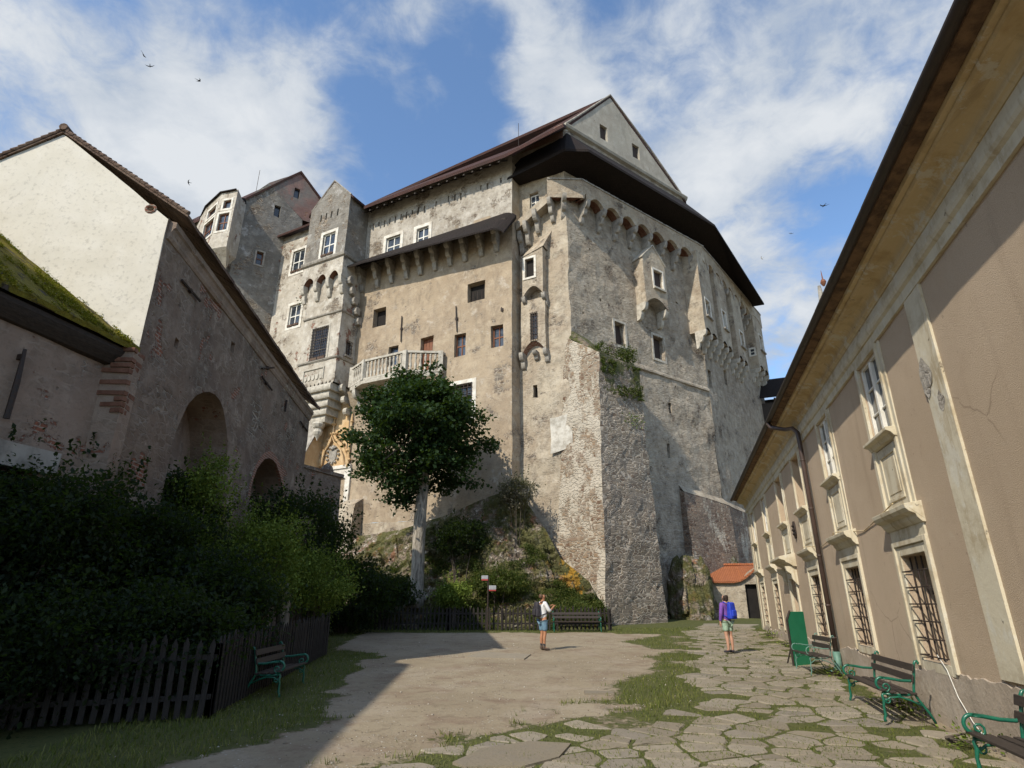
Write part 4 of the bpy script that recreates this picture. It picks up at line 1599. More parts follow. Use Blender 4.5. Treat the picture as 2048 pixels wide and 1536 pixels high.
mb.tube([pa - Vector((0, 0, 3)), pa + Vector((0, 0, .3))], .025, 5)
mb.build('lightning_rod', M['iron'], tower)
mb = MB()
mb.wall(FGL, [(0, 8), (16, 8), (16, 37), (0, 37)], (), step=1.2)
mb.build('tower_side_wall', M['tower_grey'], tower, disp=.08)
# canted bay
bpl = [(FGL.uv(391, 450, .1)[0], .0), (FGL.uv(405, 450, 1.2)[0], 1.2), (FGL.uv(430, 450, 1.9)[0], 1.9), (FGL.uv(462, 450, 1.5)[0], 1.5), (FGL.uv(474, 450, .4)[0], .4), (-.1, -.3)]
print('bay', bpl)
ZB0, ZB1 = 30.9, 36.9
mbs = MB()
wins = []
for i, ((ua, oa), (ub, ob)) in enumerate(zip(bpl[:-1], bpl[1:])):
    a, b = FGL.pt(ua, 0, oa), FGL.pt(ub, 0, ob)
    f_ = frame2(a, b)
    ln = (b - a).length
    hs = []
    if i == 1:
        hs = [(ln * .2, ln * .86, 32.7, 34.5), (ln * .28, ln * .84, 35.0, 35.9)]
    if i == 2:
        hs = [(ln * .14, ln * .78, 32.7, 34.5), (ln * .28, ln * .74, 35.0, 35.9)]
    mbs.wall(f_, [(0, ZB0), (ln, ZB0), (ln, ZB1), (0, ZB1)], hs, depth=.3, step=.6)
    for h_ in hs:
        wins.append((f_, h_))
    mbs.patch(FGL.pt(ua * .6 + 1.2, ZB0 - 2.2, -.1), FGL.pt(ub * .6 + 1.2, ZB0 - 2.2, -.1), b + Vector((0, 0, ZB0)), a + Vector((0, 0, ZB0)), 4, 5)
bay = mbs.build('bay_window', M['oriel_white'], tower, disp=.05)
for f_, h_ in wins:
    big_ = h_[3] - h_[2] > 1
    window(tower, f_, h_, depth=.22, cols=2 if big_ else 1, rows=2 if big_ else 1, frame='wood_red', fw=.08, surround='lime', sw=.2)
mb = MB()
rp = [FGL.pt(u, 36.92, o + .18 if o > 0 else o) for u, o in bpl] + [FGL.pt(.2, 38.0, -.8), FGL.pt(bpl[0][0], 38.0, -.8)]
slab(mb, rp, .1)
mb.build('bay_roof', M['shingle'], tower)
mb = MB()
slab(mb, [FGL.pt(8, 37.0, .6), FGL.pt(16, 37.0, .6), FGL.pt(16, 39.5, -2), FGL.pt(8, 39.5, -2)], .22)
mb.build('eave', M['tile_red'], tower)

# ------------------------------------------------------------------ ground
HG = ground_pt(1950, 1480)
FH = Frame(HG, 15.2)
fence_a = [ground_pt(418, 1437), ground_pt(643, 1311)]
path_px = [(700, 1560), (830, 1520), (960, 1478), (1130, 1440), (1250, 1428), (1330, 1420), (1394, 1400), (1392, 1330), (1386, 1290), (1372, 1264), (1420, 1246), (1520, 1238)]
path_left = [ground_pt(*p) for p in path_px]
path_poly = [(p[0], p[1]) for p in path_left]
wb = [FH.pt(26, 0, .15), FH.pt(-3, 0, .15)]
path_poly = path_poly + [(wb[0][0], wb[0][1]), (wb[1][0], wb[1][1]), (3.0, 2.5), (-1.0, 3.5)]


def seg_dist(x, y, P, closed=False):
    best = 1e9
    n = len(P)
    for i in range(n if closed else n - 1):
        ax, ay = P[i][0], P[i][1]
        bx, by = P[(i + 1) % n][0], P[(i + 1) % n][1]
        dx, dy = bx - ax, by - ay
        t = max(0, min(1, ((x - ax) * dx + (y - ay) * dy) / (dx * dx + dy * dy + 1e-9)))
        best = min(best, math.hypot(x - ax - dx * t, y - ay - dy * t))
    return best


fence_line = [(-13.5, 30.5), (-9.2, 30.3), (-2.9, 29.95), (4.7, 29.95)]
grass_strip = [tuple(ground_pt(*p)[:2]) for p in ((1392, 1405), (1260, 1400), (1250, 1375), (1330, 1340), (1340, 1300), (1270, 1285), (1372, 1262), (1390, 1300))]


def grass_amt(x, y):
    n = noise.noise(Vector((x * .55, y * .55, 3.1))) * .5 + noise.noise(Vector((x * 1.9, y * 1.9, 7.7))) * .35
    g = 0.0
    # along the rear fence and at the buttress foot
    dy = y - (30.0 - .0 * x)
    if -14 < x < 18:
        lim = 1.7 + (0.9 if x > 4.5 else 0) + n * 1.6
        if dy > -lim:
            g = max(g, min(1, (dy + lim) / .8))
    # fenced garden on the left
    df = min(seg_dist(x, y, [(-9, 10.4), (-4.75, 10.45), (-5.65, 19.5)]), 9)
    inside = y > 10.4 and x < -4.75 - (y - 10.4) * .1
    if inside and y < 30:
        g = max(g, .75)
    elif df < 1.9 + n * 1.2 and y < 24:
        g = max(g, min(1, (1.9 + n * 1.2 - df) / .7))
    if x < -2.2 and y < 10.6:
        e = -2.6 - .35 * (10 - y) + n * .9
        if x < e - 0:
            g = max(g, min(1, (e - x) / .8) * .85)
    # strip beside the paved path
    if in_poly(x, y, grass_strip):
        g = max(g, .72 + n * .9)
    else:
        ds = seg_dist(x, y, grass_strip, True)
        g = max(g, .74 + n * .8 - ds * .8)
    inp = in_poly(x, y, path_poly)
    if inp:
        g = max(g, .77 + n * .75)
    else:
        dp = seg_dist(x, y, path_poly[:12])
        g = max(g, .55 - dp * .35 + n * .9)
    if y < 9 and -1.5 < x < 3 and not inp:
        g = max(g, .12 + n * .75)
    return max(0.0, min(1.0, g))


def ground_noise(x, y):
    return noise.noise(Vector((x * .35, y * .35, 0))) * .035 + noise.noise(Vector((x * 1.5, y * 1.5, 4))) * .012


def gz(x, y):
    return ground_z(x, y) + ground_noise(x, y)


def build_ground():
    xs = list(np.concatenate([[-400, -150, -60, -30], np.arange(-18, 20.01, .22), [30, 60, 150, 400]]))
    ys = list(np.concatenate([[-300, -100, -30, -8], np.arange(-2, 47.01, .22), [60, 90, 160, 400]]))
    V, C = [], []
    for y in ys:
        for x in xs:
            V.append((x, y, gz(x, y)))
            C.append(grass_amt(x, y) if -18 < x < 20 and 0 < y < 46 else .5)
    nx = len(xs)
    Fc = [(j * nx + i, j * nx + i + 1, (j + 1) * nx + i + 1, (j + 1) * nx + i) for j in range(len(ys) - 1) for i in range(nx - 1)]
    me = bpy.data.meshes.new('ground')
    me.from_pydata(V, [], Fc)
    at = me.attributes.new('grass', 'FLOAT', 'POINT')
    at.data.foreach_set('value', C)
    me.polygons.foreach_set('use_smooth', [True] * len(Fc))
    t = NT('courtyard_dirt')
    a = t.node('ShaderNodeAttribute')
    a.attribute_name = 'grass'
    big, med, fine = t.noise(.25, 5, .6), t.noise(1.3, 7, .65), t.noise(18, 6, .7)
    dirt = t.mix(t.mask(big, .35, .65), (.265, .215, .145), (.325, .272, .19))
    dirt = t.mix(t.mask(med, .45, .7), dirt, (.225, .165, .115))
    dirt = t.mix(t.m('MULTIPLY', t.mask(t.noise(.6, 8, .7, t.scale(t.obj, 1, 1, 1, (50, 3, 0))), .5, .62), .55), dirt, (.34, .285, .215))
    dirt = t.mix(t.m('MULTIPLY', t.mask(t.noise(4, 7, .7), .5, .66), .5), dirt, (.16, .12, .08))
    dirt = t.mix(t.m('MULTIPLY', t.mask(fine, .5, .75), .5), dirt, (.16, .12, .085))
    vo = t.voro(t.obj, 14.0)
    peb = t.mask(vo.outputs['Distance'], .32, .22)
    pm = t.m('MULTIPLY', peb, t.mask(t.noise(2.2, 4), .52, .66))
    dirt = t.mix(pm, dirt, t.mix(t.noise(5), (.3, .26, .21), (.5, .46, .39)))
    gr = t.mix(t.noise(2.5, 6, .7), (.055, .07, .02), (.13, .125, .04))
    gr = t.mix(t.mask(fine, .5, .7), gr, (.03, .045, .012))
    gm = t.mask(t.m('ADD', a.outputs['Fac'], t.m('MULTIPLY', t.m('SUBTRACT', t.noise(6, 6, .7), .5), .9)), .45, .62)
    c = t.mix(gm, dirt, gr)
    h = t.m('ADD', t.m('MULTIPLY', fine, .5), t.m('ADD', t.m('MULTIPLY', pm, .6), t.m('MULTIPLY', med, .6)))
    h = t.m('ADD', h, t.m('MULTIPLY', gm, t.noise(30, 3)))
    me.materials.append(t.done(c, t.bump(h, .03), .95))
    ob = bpy.data.objects.new('ground', me)
    col.objects.link(ob)
    ob['kind'] = 'structure'


build_ground()


# ------------------------------------------------------------------ flagstone path
def clip(P, nx, ny, c):
    out = []
    n = len(P)
    for i in range(n):
        a, b = P[i], P[(i + 1) % n]
        da, db = a[0] * nx + a[1] * ny - c, b[0] * nx + b[1] * ny - c
        if da <= 0:
            out.append(a)
        if (da < 0 < db) or (db < 0 < da):
            t = da / (da - db)
            out.append((a[0] + (b[0] - a[0]) * t, a[1] + (b[1] - a[1]) * t))
    return out


def build_path():
    r = random.Random(5)
    az = math.radians(15.2)
    d = (math.sin(az), math.cos(az))       # along
    n = (math.cos(az), -math.sin(az))      # across, to the right
    o = (0.0, 0.0)
    seeds = []
    row = 0
    y = 2.0
    while y < 36:
        pitch = r.uniform(.3, .48) * (1.0 if y < 14 else 1.25)
        x = -6 + r.uniform(0, .5)
        while x < 9:
            w = r.uniform(.45, .9)
            seeds.append((o[0] + d[0] * y + n[0] * x + r.uniform(-.12, .12), o[1] + d[1] * y + n[1] * x + r.uniform(-.13, .13)))
            x += w
        y += pitch
    S = np.array(seeds)
    mb = MB()
    for i, s in enumerate(seeds):
        if not in_poly(s[0], s[1], path_poly):
            continue
        dpl = seg_dist(s[0], s[1], path_poly[:12])
        near_wall = (Vector((s[0], s[1], 0)) - FH.p).dot(FH.n)
        if near_wall < .5 and r.random() < .6:
            continue
        if s[1] < 14 and dpl < .9 and r.random() < .45 and s[1] > 6.5:
            continue
        if r.random() < .07:
            continue
        P = [(s[0] - 1.2, s[1] - 1.2), (s[0] + 1.2, s[1] - 1.2), (s[0] + 1.2, s[1] + 1.2), (s[0] - 1.2, s[1] + 1.2)]
        dd = ((S - np.array(s)) ** 2).sum(1)
        for j in np.argsort(dd)[1:16]:
            q = S[j]
            nx, ny = q[0] - s[0], q[1] - s[1]
            ln = math.hypot(nx, ny)
            if ln < 1e-3:
                continue
            gap = r.uniform(.016, .042)
            nx, ny = nx / ln, ny / ln
            c = nx * (s[0] + q[0]) / 2 + ny * (s[1] + q[1]) / 2 - gap
            P = clip(P, nx, ny, c)
            if len(P) < 3:
                break
        if len(P) < 3:
            continue
        # round the corners, then wobble
        Q = []
        m = len(P)
        for k in range(m):
            a, b, c2 = P[k - 1], P[k], P[(k + 1) % m]
            for f in (.26, .08):
                Q.append((b[0] + (a[0] - b[0]) * f, b[1] + (a[1] - b[1]) * f))
            for f in (.08, .26):
                Q.append((b[0] + (c2[0] - b[0]) * f, b[1] + (c2[1] - b[1]) * f))
        cx = sum(p[0] for p in Q) / len(Q)
        cy = sum(p[1] for p in Q) / len(Q)
        tx, ty, hz = r.uniform(-.012, .012), r.uniform(-.012, .012), r.uniform(.006, .02)
        ring0, ring1, ring2 = [], [], []
        for (x, y_) in Q:
            w = noise.noise(Vector((x * 5, y_ * 5, i * .37))) * .05
            dx, dy = x - cx, y_ - cy
            ln = math.hypot(dx, dy) + 1e-6
            x, y_ = x + dx / ln * w, y_ + dy / ln * w
            zg = gz(x, y_)
            zt = ground_z(cx, cy) + ground_noise(cx, cy) + hz + tx * dx + ty * dy + .026 * dy
            ring0.append((x, y_, zg - .05))
            ring1.append((x, y_, zt - .012))
            ring2.append((cx + dx * .93, cy + dy * .93, zt + noise.noise(Vector((x * 3, y_ * 3, 0))) * .006))
        k = len(Q)
        fs = [(a, (a + 1) % k, k + (a + 1) % k, k + a) for a in range(k)] + [(k + a, k + (a + 1) % k, 2 * k + (a + 1) % k, 2 * k + a) for a in range(k)]
        fs += [list(range(2 * k, 3 * k))]
        mb.add(ring0 + ring1 + ring2, fs)
    # the long slab and the flat stones lying in the dirt
    for px in ([(965, 1500), (1060, 1486), (1142, 1492), (1118, 1520), (1050, 1538), (930, 1538), (905, 1530)],
               [(962, 1306), (1062, 1310), (1048, 1318), (930, 1316)], [(1168, 1385), (1225, 1387), (1229, 1391), (1170, 1390)]):
        q = [ground_pt(*p) for p in px]
        k = len(q)
        mb.add([(p[0], p[1], gz(p[0], p[1]) - .03) for p in q] + [(p[0], p[1], gz(p[0], p[1]) + .03) for p in q],
               [list(range(k, 2 * k))] + [(a, (a + 1) % k, k + (a + 1) % k, k + a) for a in range(k)])
    t = NT('flagstone')
    g = t.node('ShaderNodeNewGeometry')
    c = t.ramp(g.outputs['Random Per Island'], [(0, (.215, .18, .13)), (.35, (.25, .21, .15)), (.7, (.31, .265, .2)), (1, (.22, .19, .15))])
    n1, n2 = t.noise(2.5, 7, .65), t.noise(22, 6, .7)
    c = t.mix(t.mask(n1, .42, .7), c, t.mix(.5, c, (.2, .175, .14)))
    c = t.mix(t.m('MULTIPLY', t.mask(n2, .5, .72), .5), c, (.14, .12, .095))
    c = t.mix(t.m('MULTIPLY', t.mask(t.noise(1.1, 8, .7), .58, .7), .4), c, (.13, .14, .05))
    ob = mb.build('stone_path', t.done(c, t.bump(t.m('ADD', n1, t.m('MULTIPLY', n2, .6)), .018), .85), None, kind='structure')
    return ob


build_path()


# ------------------------------------------------------------------ blades and leaves in bulk
def raw_mesh(name, V, Q, mat, parent=None, tri=False):
    """V: (n,3) array; Q: (m,k) int array"""
    me = bpy.data.meshes.new(name)
    k = Q.shape[1]
    me.vertices.add(len(V))
    me.vertices.foreach_set('co', V.astype(np.float32).ravel())
    me.loops.add(Q.size)
    me.loops.foreach_set('vertex_index', Q.astype(np.int32).ravel())
    me.polygons.add(len(Q))
    me.polygons.foreach_set('loop_start', np.arange(0, Q.size, k, dtype=np.int32))
    me.polygons.foreach_set('loop_total', np.full(len(Q), k, dtype=np.int32))
    me.update(calc_edges=True)
    me.materials.append(mat)
    ob = bpy.data.objects.new(name, me)
    col.objects.link(ob)
    if parent is not None:
        ob.parent = parent
    return ob


def blades(P, h, w, lean, seed):
    """grass blades: bent, two quads tapering to a tip"""
    r = np.random.default_rng(seed)
    n = len(P)
    a = r.uniform(0, 2 * np.pi, n)
    hh = h * r.uniform(.5, 1.3, n)
    ll = lean * r.uniform(.2, 1.2, n) * hh
    b = r.uniform(0, 2 * np.pi, n)
    side = np.stack([np.cos(a), np.sin(a), np.zeros(n)], 1) * (w * r.uniform(.6, 1.3, n))[:, None]
    ld = np.stack([np.cos(b), np.sin(b), np.zeros(n)], 1) * ll[:, None]
    up = np.zeros((n, 3))
    up[:, 2] = hh
    v = np.stack([P - side, P + side, P + side * .6 + up * .6 + ld * .4, P - side * .6 + up * .6 + ld * .4, P + up + ld], 1)
    V = v.reshape(-1, 3)
    i = np.arange(n)[:, None] * 5
    T = np.concatenate([i + np.array([[0, 1, 2]]), i + np.array([[0, 2, 3]]), i + np.array([[3, 2, 4]])])
    return V, T


def leaf_quads(P, size, seed, up=.35, lo=.6, hi=1.35, aspect=.62, droop=.0, dirs=None):
    """folded leaf blades: 6 vertices, 4 triangles each"""
    r = np.random.default_rng(seed)
    n = len(P)
    d = r.normal(size=(n, 3))
    if dirs is not None:
        d = d * .8 + dirs
    d[:, 2] -= droop
    d /= np.linalg.norm(d, axis=1)[:, None]
    nn = r.normal(size=(n, 3))
    nn[:, 2] += up * 3
    nn -= d * (nn * d).sum(1)[:, None]
    nn /= np.linalg.norm(nn, axis=1)[:, None] + 1e-9
    s = np.cross(d, nn)
    L = (size * r.uniform(lo, hi, n))[:, None]
    W = L * aspect * .5
    base, tip = P - d * L * .5, P + d * L * .5
    mid = P + d * L * .06
    le = mid + s * W + nn * L * .10
    ri = mid - s * W + nn * L * .10
    V = np.stack([base, le, tip, ri, mid], 1).reshape(-1, 3)
    i = np.arange(n)[:, None] * 5
    T = np.concatenate([i + np.array([[0, 4, 1]]), i + np.array([[1, 4, 2]]), i + np.array([[0, 3, 4]]), i + np.array([[3, 2, 4]])])
    return V, T


M['leaf_tree'] = mat_leaf('maple_leaf', (.012, .026, .009), (.018, .04, .012), (.032, .06, .016), .2)
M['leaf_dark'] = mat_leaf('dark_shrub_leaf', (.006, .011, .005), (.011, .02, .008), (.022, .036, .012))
M['leaf_light'] = mat_leaf('light_shrub_leaf', (.07, .105, .018), (.135, .185, .03), (.25, .30, .055))
M['grass'] = mat_leaf('grass_blade', (.06, .085, .014), (.12, .14, .028), (.23, .22, .075), .25)
M['leaf_ivy'] = mat_leaf('rock_plant_leaf', (.03, .045, .01), (.06, .08, .018), (.12, .115, .03))


def build_grass():
    pts = []
    r = np.random.default_rng(3)
    n = 0
    for (x0, x1, y0, y1, dens) in ((-6, 12, 5, 12, 420), (-9, 12, 12, 20, 260), (-13, 18, 20, 32, 150)):
        k = int((x1 - x0) * (y1 - y0) * dens)
        X = r.uniform(x0, x1, k)
        Y = r.uniform(y0, y1, k)
        for x, y in zip(X, Y):
            dn = noise.noise(Vector((x * 5, y * 5, 1.3)))
            g = grass_amt(x, y)
            dn2 = noise.noise(Vector((x * 1.6, y * 1.6, 8.3)))
            if g + dn * .4 + dn2 * .3 < .60:
                continue
            w = (Vector((x, y, 0)) - FH.p).dot(FH.n)
            if w < .02:
                continue
            pts.append((x, y, gz(x, y) - .01))
    P = np.array(pts)
    print('grass blades', len(P))
    inp = np.array([in_poly(p[0], p[1], path_poly) for p in P])
    a, b = P[~inp], P[inp]
    V1, T1 = blades(a, .085, .006, .8, 1)
    V2, T2 = blades(b, .045, .006, 1.0, 2)
    V = np.concatenate([V1, V2])
    T = np.concatenate([T1, T2 + len(V1)])
    ob = raw_mesh('grass', V, T, M['grass'])
    tag(ob, 'short tufts of green grass along the path and the fences', 'grass', kind='stuff')


build_grass()


# ------------------------------------------------------------------ rock under the castle
def build_rock():
    # columns: (foot x,y) -> (top on the facade plane)
    cols = [((-14.5, 32.0), FM.pt(24, 5.0, .3)), ((-11.5, 31.5), FM.pt(19, 5.2, .5)),
            ((-9.0, 31.2), FM.pt(15.8, FM.uv(745, 1072)[1], .6)), ((-6.5, 31.0), FM.pt(11.8, FM.uv(820, 1062)[1], .7)),
            ((-4.0, 30.9), FM.pt(8.2, FM.uv(915, 1035)[1], 1.0)), ((-2.0, 30.8), FM.pt(5.6, FM.uv(975, 1008)[1], 1.2)),
            ((0.0, 30.7), FM.pt(3.6, FM.uv(1020, 985)[1], .9)), ((1.6, 30.7), FL.pt(2.9, FL.uv(1062, 1005)[1], 1.3)),
            ((3.0, 30.9), FL.pt(1.6, FL.uv(1105, 1060)[1], 1.3)), ((4.2, 31.6), FL.pt(.3, FL.uv(1150, 1120)[1], 2.0)),
            ((5.0, 33.2), FL.pt(-1.2, FL.uv(1200, 1165)[1], 1.6)), ((5.4, 34.4), FL.pt(-1.5, 1.6, .7))]
    NU, NV = 300, 150
    V = []
    for j in range(NV + 1):
        t = j / NV
        for i in range(NU + 1):
            s = i / NU * (len(cols) - 1)
            k = min(int(s), len(cols) - 2)
            f = s - k
            f = f * f * (3 - 2 * f)
            fx = cols[k][0][0] * (1 - f) + cols[k + 1][0][0] * f
            fy = cols[k][0][1] * (1 - f) + cols[k + 1][0][1] * f
            tp = cols[k][1] * (1 - f) + cols[k + 1][1] * f
            z0 = ground_z(fx, fy) - .15
            g = t ** 1.55 * (1 - .0) if True else t
            x = fx + (tp[0] - fx) * t
            y = fy + (tp[1] - fy) * t
            z = z0 + (tp[2] - z0) * g
            p = Vector((x, y, z))
            a = min(1, t * 5) * min(1, (1.02 - t) * 6)
            q = Vector((x * .8, y * .8, z * .8))
            b = noise.noise(q * .55) * .9 + noise.noise(q * 1.4 + Vector((5, 5, 5))) * .45
            # broken ledges
            cell = noise.cell_vector(Vector((x * .9 + z * .3, y * .9, z * 1.5)))
            cell2 = noise.cell_vector(Vector((x * 2.3 + z * .5, y * 2.3, z * 3.2)))
            cell3 = noise.cell_vector(Vector((x * 5.1 + z, y * 5.1, z * 6.5)))
            b += (cell[0] - .5) * .5 + (cell2[0] - .5) * .34 + (cell3[0] - .5) * .16 + noise.noise(q * 5) * .14
            nrm = Vector((-.1, -.75, .62))
            V.append(p + nrm * b * a * .75)
    Fs = [(j * (NU + 1) + i, j * (NU + 1) + i + 1, (j + 1) * (NU + 1) + i + 1, (j + 1) * (NU + 1) + i) for j in range(NV) for i in range(NU)]
    t = NT('mossy_rock')
    big, med, fine = t.noise(.5, 6, .65), t.noise(2.4, 7, .68), t.noise(12, 6, .7)
    vo = t.voro(t.scale(t.warp(t.obj, 1.5, .5), 1, 1, 1.7), 2.6, 'DISTANCE_TO_EDGE')
    ck = t.mask(vo.outputs['Distance'], .0, .07)
    c = t.mix(t.mask(med, .38, .66), (.19, .145, .11), (.33, .275, .22))
    c = t.mix(t.mask(t.noise(1.1, 6, .7, t.scale(t.obj, 1, 1, 1, (9, 1, 4))), .52, .62), c, (.25, .125, .07))
    c = t.mix(t.mask(t.noise(1.7, 7, .7, t.scale(t.obj, 1, 1, 1, (2, 7, 4))), .56, .63), c, (.46, .41, .35))
    c = t.mix(t.m('MULTIPLY', t.m('SUBTRACT', 1, ck), .6), c, (.06, .05, .04))
    c = t.mix(t.m('MULTIPLY', t.mask(fine, .5, .7), .45), c, (.09, .07, .05))
    mm = t.mask(t.m('ADD', t.noise(.75, 8, .72, t.scale(t.obj, 1, 1, 1, (4, 4, 9))), t.m('MULTIPLY', fine, .1)), .46, .58)
    c = t.mix(t.m('MULTIPLY', mm, .85), c, t.mix(t.noise(5, 4), (.04, .055, .012), (.115, .11, .025)))
    # orange lichen near the buttress
    sx = t.sepz()
    near = t.mask(sx[0], 1.2, 3.4)
    lm = t.m('MULTIPLY', t.mask(t.noise(.8, 8, .7, t.scale(t.obj, 1, 1, .6, (21, 3, 5))), .53, .58), near)
    c = t.mix(t.m('MULTIPLY', lm, .8), c, (.42, .23, .03))
    h = t.m('ADD', t.m('MULTIPLY', med, 1.0), t.m('ADD', t.m('MULTIPLY', fine, .5), t.m('MULTIPLY', ck, .35)))
    mb = MB()
    mb.v, mb.f, mb.m = V, [list(f) for f in Fs], [0] * len(Fs)
    ob = mb.build('rock_slope', t.done(c, t.bump(h, .12), .95), None, kind='structure')
    M['rock'] = t.mat
    # plants rooted in the rock
    Vn = np.array([tuple(v) for v in V])
    r = np.random.default_rng(11)
    cand = []
    for _ in range(17000):
        j = int(r.uniform(0, NV * .72))
        i = int(r.uniform(NU * .1, NU * .93))
        p = Vector(V[j * (NU + 1) + i])
        if noise.noise(p * .55 + Vector((4, 4, 4))) + noise.noise(p * 2.0) * .5 > -.06:
            cand.append(p)
    P = []
    for p in cand:
        k = r.integers(6, 16)
        o = r.normal(size=(k, 3)) * np.array([.13, .13, .07])
        P.append(np.array(p) + o + np.array([0, -.05, .06]))
    P = np.concatenate(P)
    V1, T1 = leaf_quads(P, .085, 5, up=.4)
    ob = raw_mesh('rock_plants', V1, T1, M['leaf_ivy'])
    tag(ob, 'low green and yellowish plants covering the castle rock', 'ground cover', kind='stuff')


build_rock()


def boulder(name, label, c, rx, ry, rz, seed, mat, amp=.28, cat='rock'):
    bm = bmesh.new()
    bmesh.ops.create_icosphere(bm, subdivisions=6, radius=1)
    for v in bm.verts:
        p = v.co.copy()
        q = p * 1.3 + Vector((seed, seed * 2, 0))
        k = 1 + noise.noise(q) * amp * 1.2 + (noise.cell_vector(Vector((q.x * 1.8, q.y * 1.8, q.z * 1.3)))[0] - .5) * amp + noise.noise(q * 4) * amp * .25
        v.co = Vector((p.x * rx, p.y * ry, p.z * rz)) * k
    me = bpy.data.meshes.new(name)
    bm.to_mesh(me)
    bm.free()
    me.materials.append(mat)
    ob = bpy.data.objects.new(name, me)
    ob.location = c
    col.objects.link(ob)
    tag(ob, label, cat)
    return ob


pb = FB.pt(10.4, 0, 2.6)
pb = ray_hit(1381, 1200, (0, 40.6), (0, 1))
boulder('rock_outcrop', 'tall mossy rock outcrop in the sun between the buttress and the tiled shed', (pb[0] + .1, pb[1], 1.2), 1.6, 1.5, 3.5, 3.3, M['rock'], .22)
pb2 = ray_hit(1437, 1130, (0, 44.4), (0, 1))
boulder('rock_outcrop', 'smaller rock behind the orange roof of the shed', (pb2[0], pb2[1], 2.2), 1.9, 1.0, 3.2, 8.1, M['rock'], .2)

# ------------------------------------------------------------------ tiled stone shed
shed_p = ray_hit(1440, 1238, (0, 41.5), (0, 1))
FSH = Frame(shed_p, 97)
shed = thing('stone_shed', 'small plastered stone shed with bright orange tile roof at the end of the path', 'shed', (shed_p[0], shed_p[1], .85))
sz = FSH.uv(1415, 1162)[1]
rz = FSH.uv(1420, 1128)[1]
sdr = FSH.R(1493, 1168, 1520, 1236)
su0, su1 = FSH.uv(1408, 1200)[0], FSH.uv(1560, 1200)[0]
mb = MB()
zs_, ze_ = .6, FSH.uv(1500, 1130)[1]
mb.wall(FSH, [(su0, zs_), (su1, zs_), (su1, rz - .1), (FSH.uv(1510, 1138)[0], rz - .2), (FSH.uv(1495, 1148)[0], rz - .5), (FSH.uv(1478, 1158)[0], sz - .05), (su0, sz)], [(sdr[0], sdr[1], .75, sdr[3])], depth=.35, step=.5)
mb.patch(FSH.pt(su0, zs_, 0), FSH.pt(su0, zs_, -3), FSH.pt(su0, sz, -3), FSH.pt(su0, sz, 0), 4, 4)
mb.build('wall', M['bastion_left'], shed, disp=.05)
mb = MB()
mb.box(FSH, sdr[0] + .01, sdr[1] - .01, .7, sdr[3], -.34, -.28)
mb.build('door', M['dark'], shed)
mb = MB()
rtop = FSH.uv(1450, 1131, -2.2)[1]
ups = [1410, 1440, 1465, 1478, 1490, 1500, 1508, 1530]
low = [1162, 1163, 1163, 1161, 1154, 1146, 1138, 1130]
for i in range(len(ups) - 1):
    a, b = FSH.uv(ups[i], low[i]), FSH.uv(ups[i + 1], low[i + 1])
    slab(mb, [FSH.pt(a[0], a[1], .22), FSH.pt(b[0], b[1], .22), FSH.pt(b[0], rtop, -2.2), FSH.pt(a[0], rtop, -2.2)], .1)
roof = mb.build('roof', M['tile_orange'], shed)
mb = MB()
u = su0
while u < su1:
    mb.tube([FSH.pt(u, rtop + .04, -2.15), FSH.pt(u + .36, rtop + .04, -2.15)], .1, 8)
    mb.tube([FSH.pt(u + .33, rtop + .04, -2.15), FSH.pt(u + .4, rtop + .04, -2.15)], .125, 8)
    u += .4
mb.build('ridge_tiles', M['tile_orange'], roof)

# ------------------------------------------------------------------ wooden bridge and turret beyond
bq = FC.pt(15.5, 0, .0)
FBR = Frame((bq[0], bq[1]), 112)
br = thing('timber_bridge', 'dark roofed timber footbridge leaving the far end of the castle', 'bridge', (bq[0], bq[1], 18))
mb = MB()
a, b, c_, d_ = FBR.uv(1518, 772), FBR.uv(1590, 752), FBR.uv(1590, 800), FBR.uv(1518, 800)
zr0, zr1 = FBR.uv(1540, 795)[1], FBR.uv(1540, 766)[1]
zb0 = FBR.uv(1540, 848)[1]
L0, L1 = -1.0, 14
slab(mb, [FBR.pt(L0, zr0, .5), FBR.pt(L1, zr0, .5), FBR.pt(L1, zr1 + .9, -1.4), FBR.pt(L0, zr1 + .9, -1.4)], .15)
mb.build('roof', M['shingle'], br)
zmid = FBR.uv(1540, 806)[1]
mb = MB()
mb.box(FBR, L0, L1, zb0 - .2, zr0 + .6, -2.7, -2.6)
mb.build('far_wall', M['wood_dark'], br)
mb = MB()
mb.box(FBR, L0, L1, zb0, zmid, 0, .1)
mb.box(FBR, L0, L1, zb0 - .2, zb0, -2.6, .1)
mb.build('parapet', M['wood_dark'], br)
for i in range(8):
    mb = MB()
    u = L0 + .3 + i * 1.9
    mb.box(FBR, u, u + .16, zmid, zr0 - .1, .0, .14)
    mb.build('post', M['wood_dark'], br)
sp_p = ray_hit(1652, 640, (0, 75), (0, 1))
spi = thing('turret_spire', 'slender pointed turret roof with a ball finial seen over the eaves', 'spire', tuple(sp_p))
top_ = ray_hit(1648, 572, (0, 75), (0, 1))
mb = MB()
mb.lathe([(2.6, -6), (1.5, -1), (.55, 1.5), (.22, top_.z - sp_p.z)], sp_p, 8)
mb.build('roof', M['stone_grey'], spi)
mb = MB()
mb.lathe([(.12, 0), (.3, .3), (.42, .6), (.3, .95), (.1, 1.15), (.05, 2.2), (.01, 2.6)], top_, 8)
mb.build('ball_finial', M['wood_red'], spi)


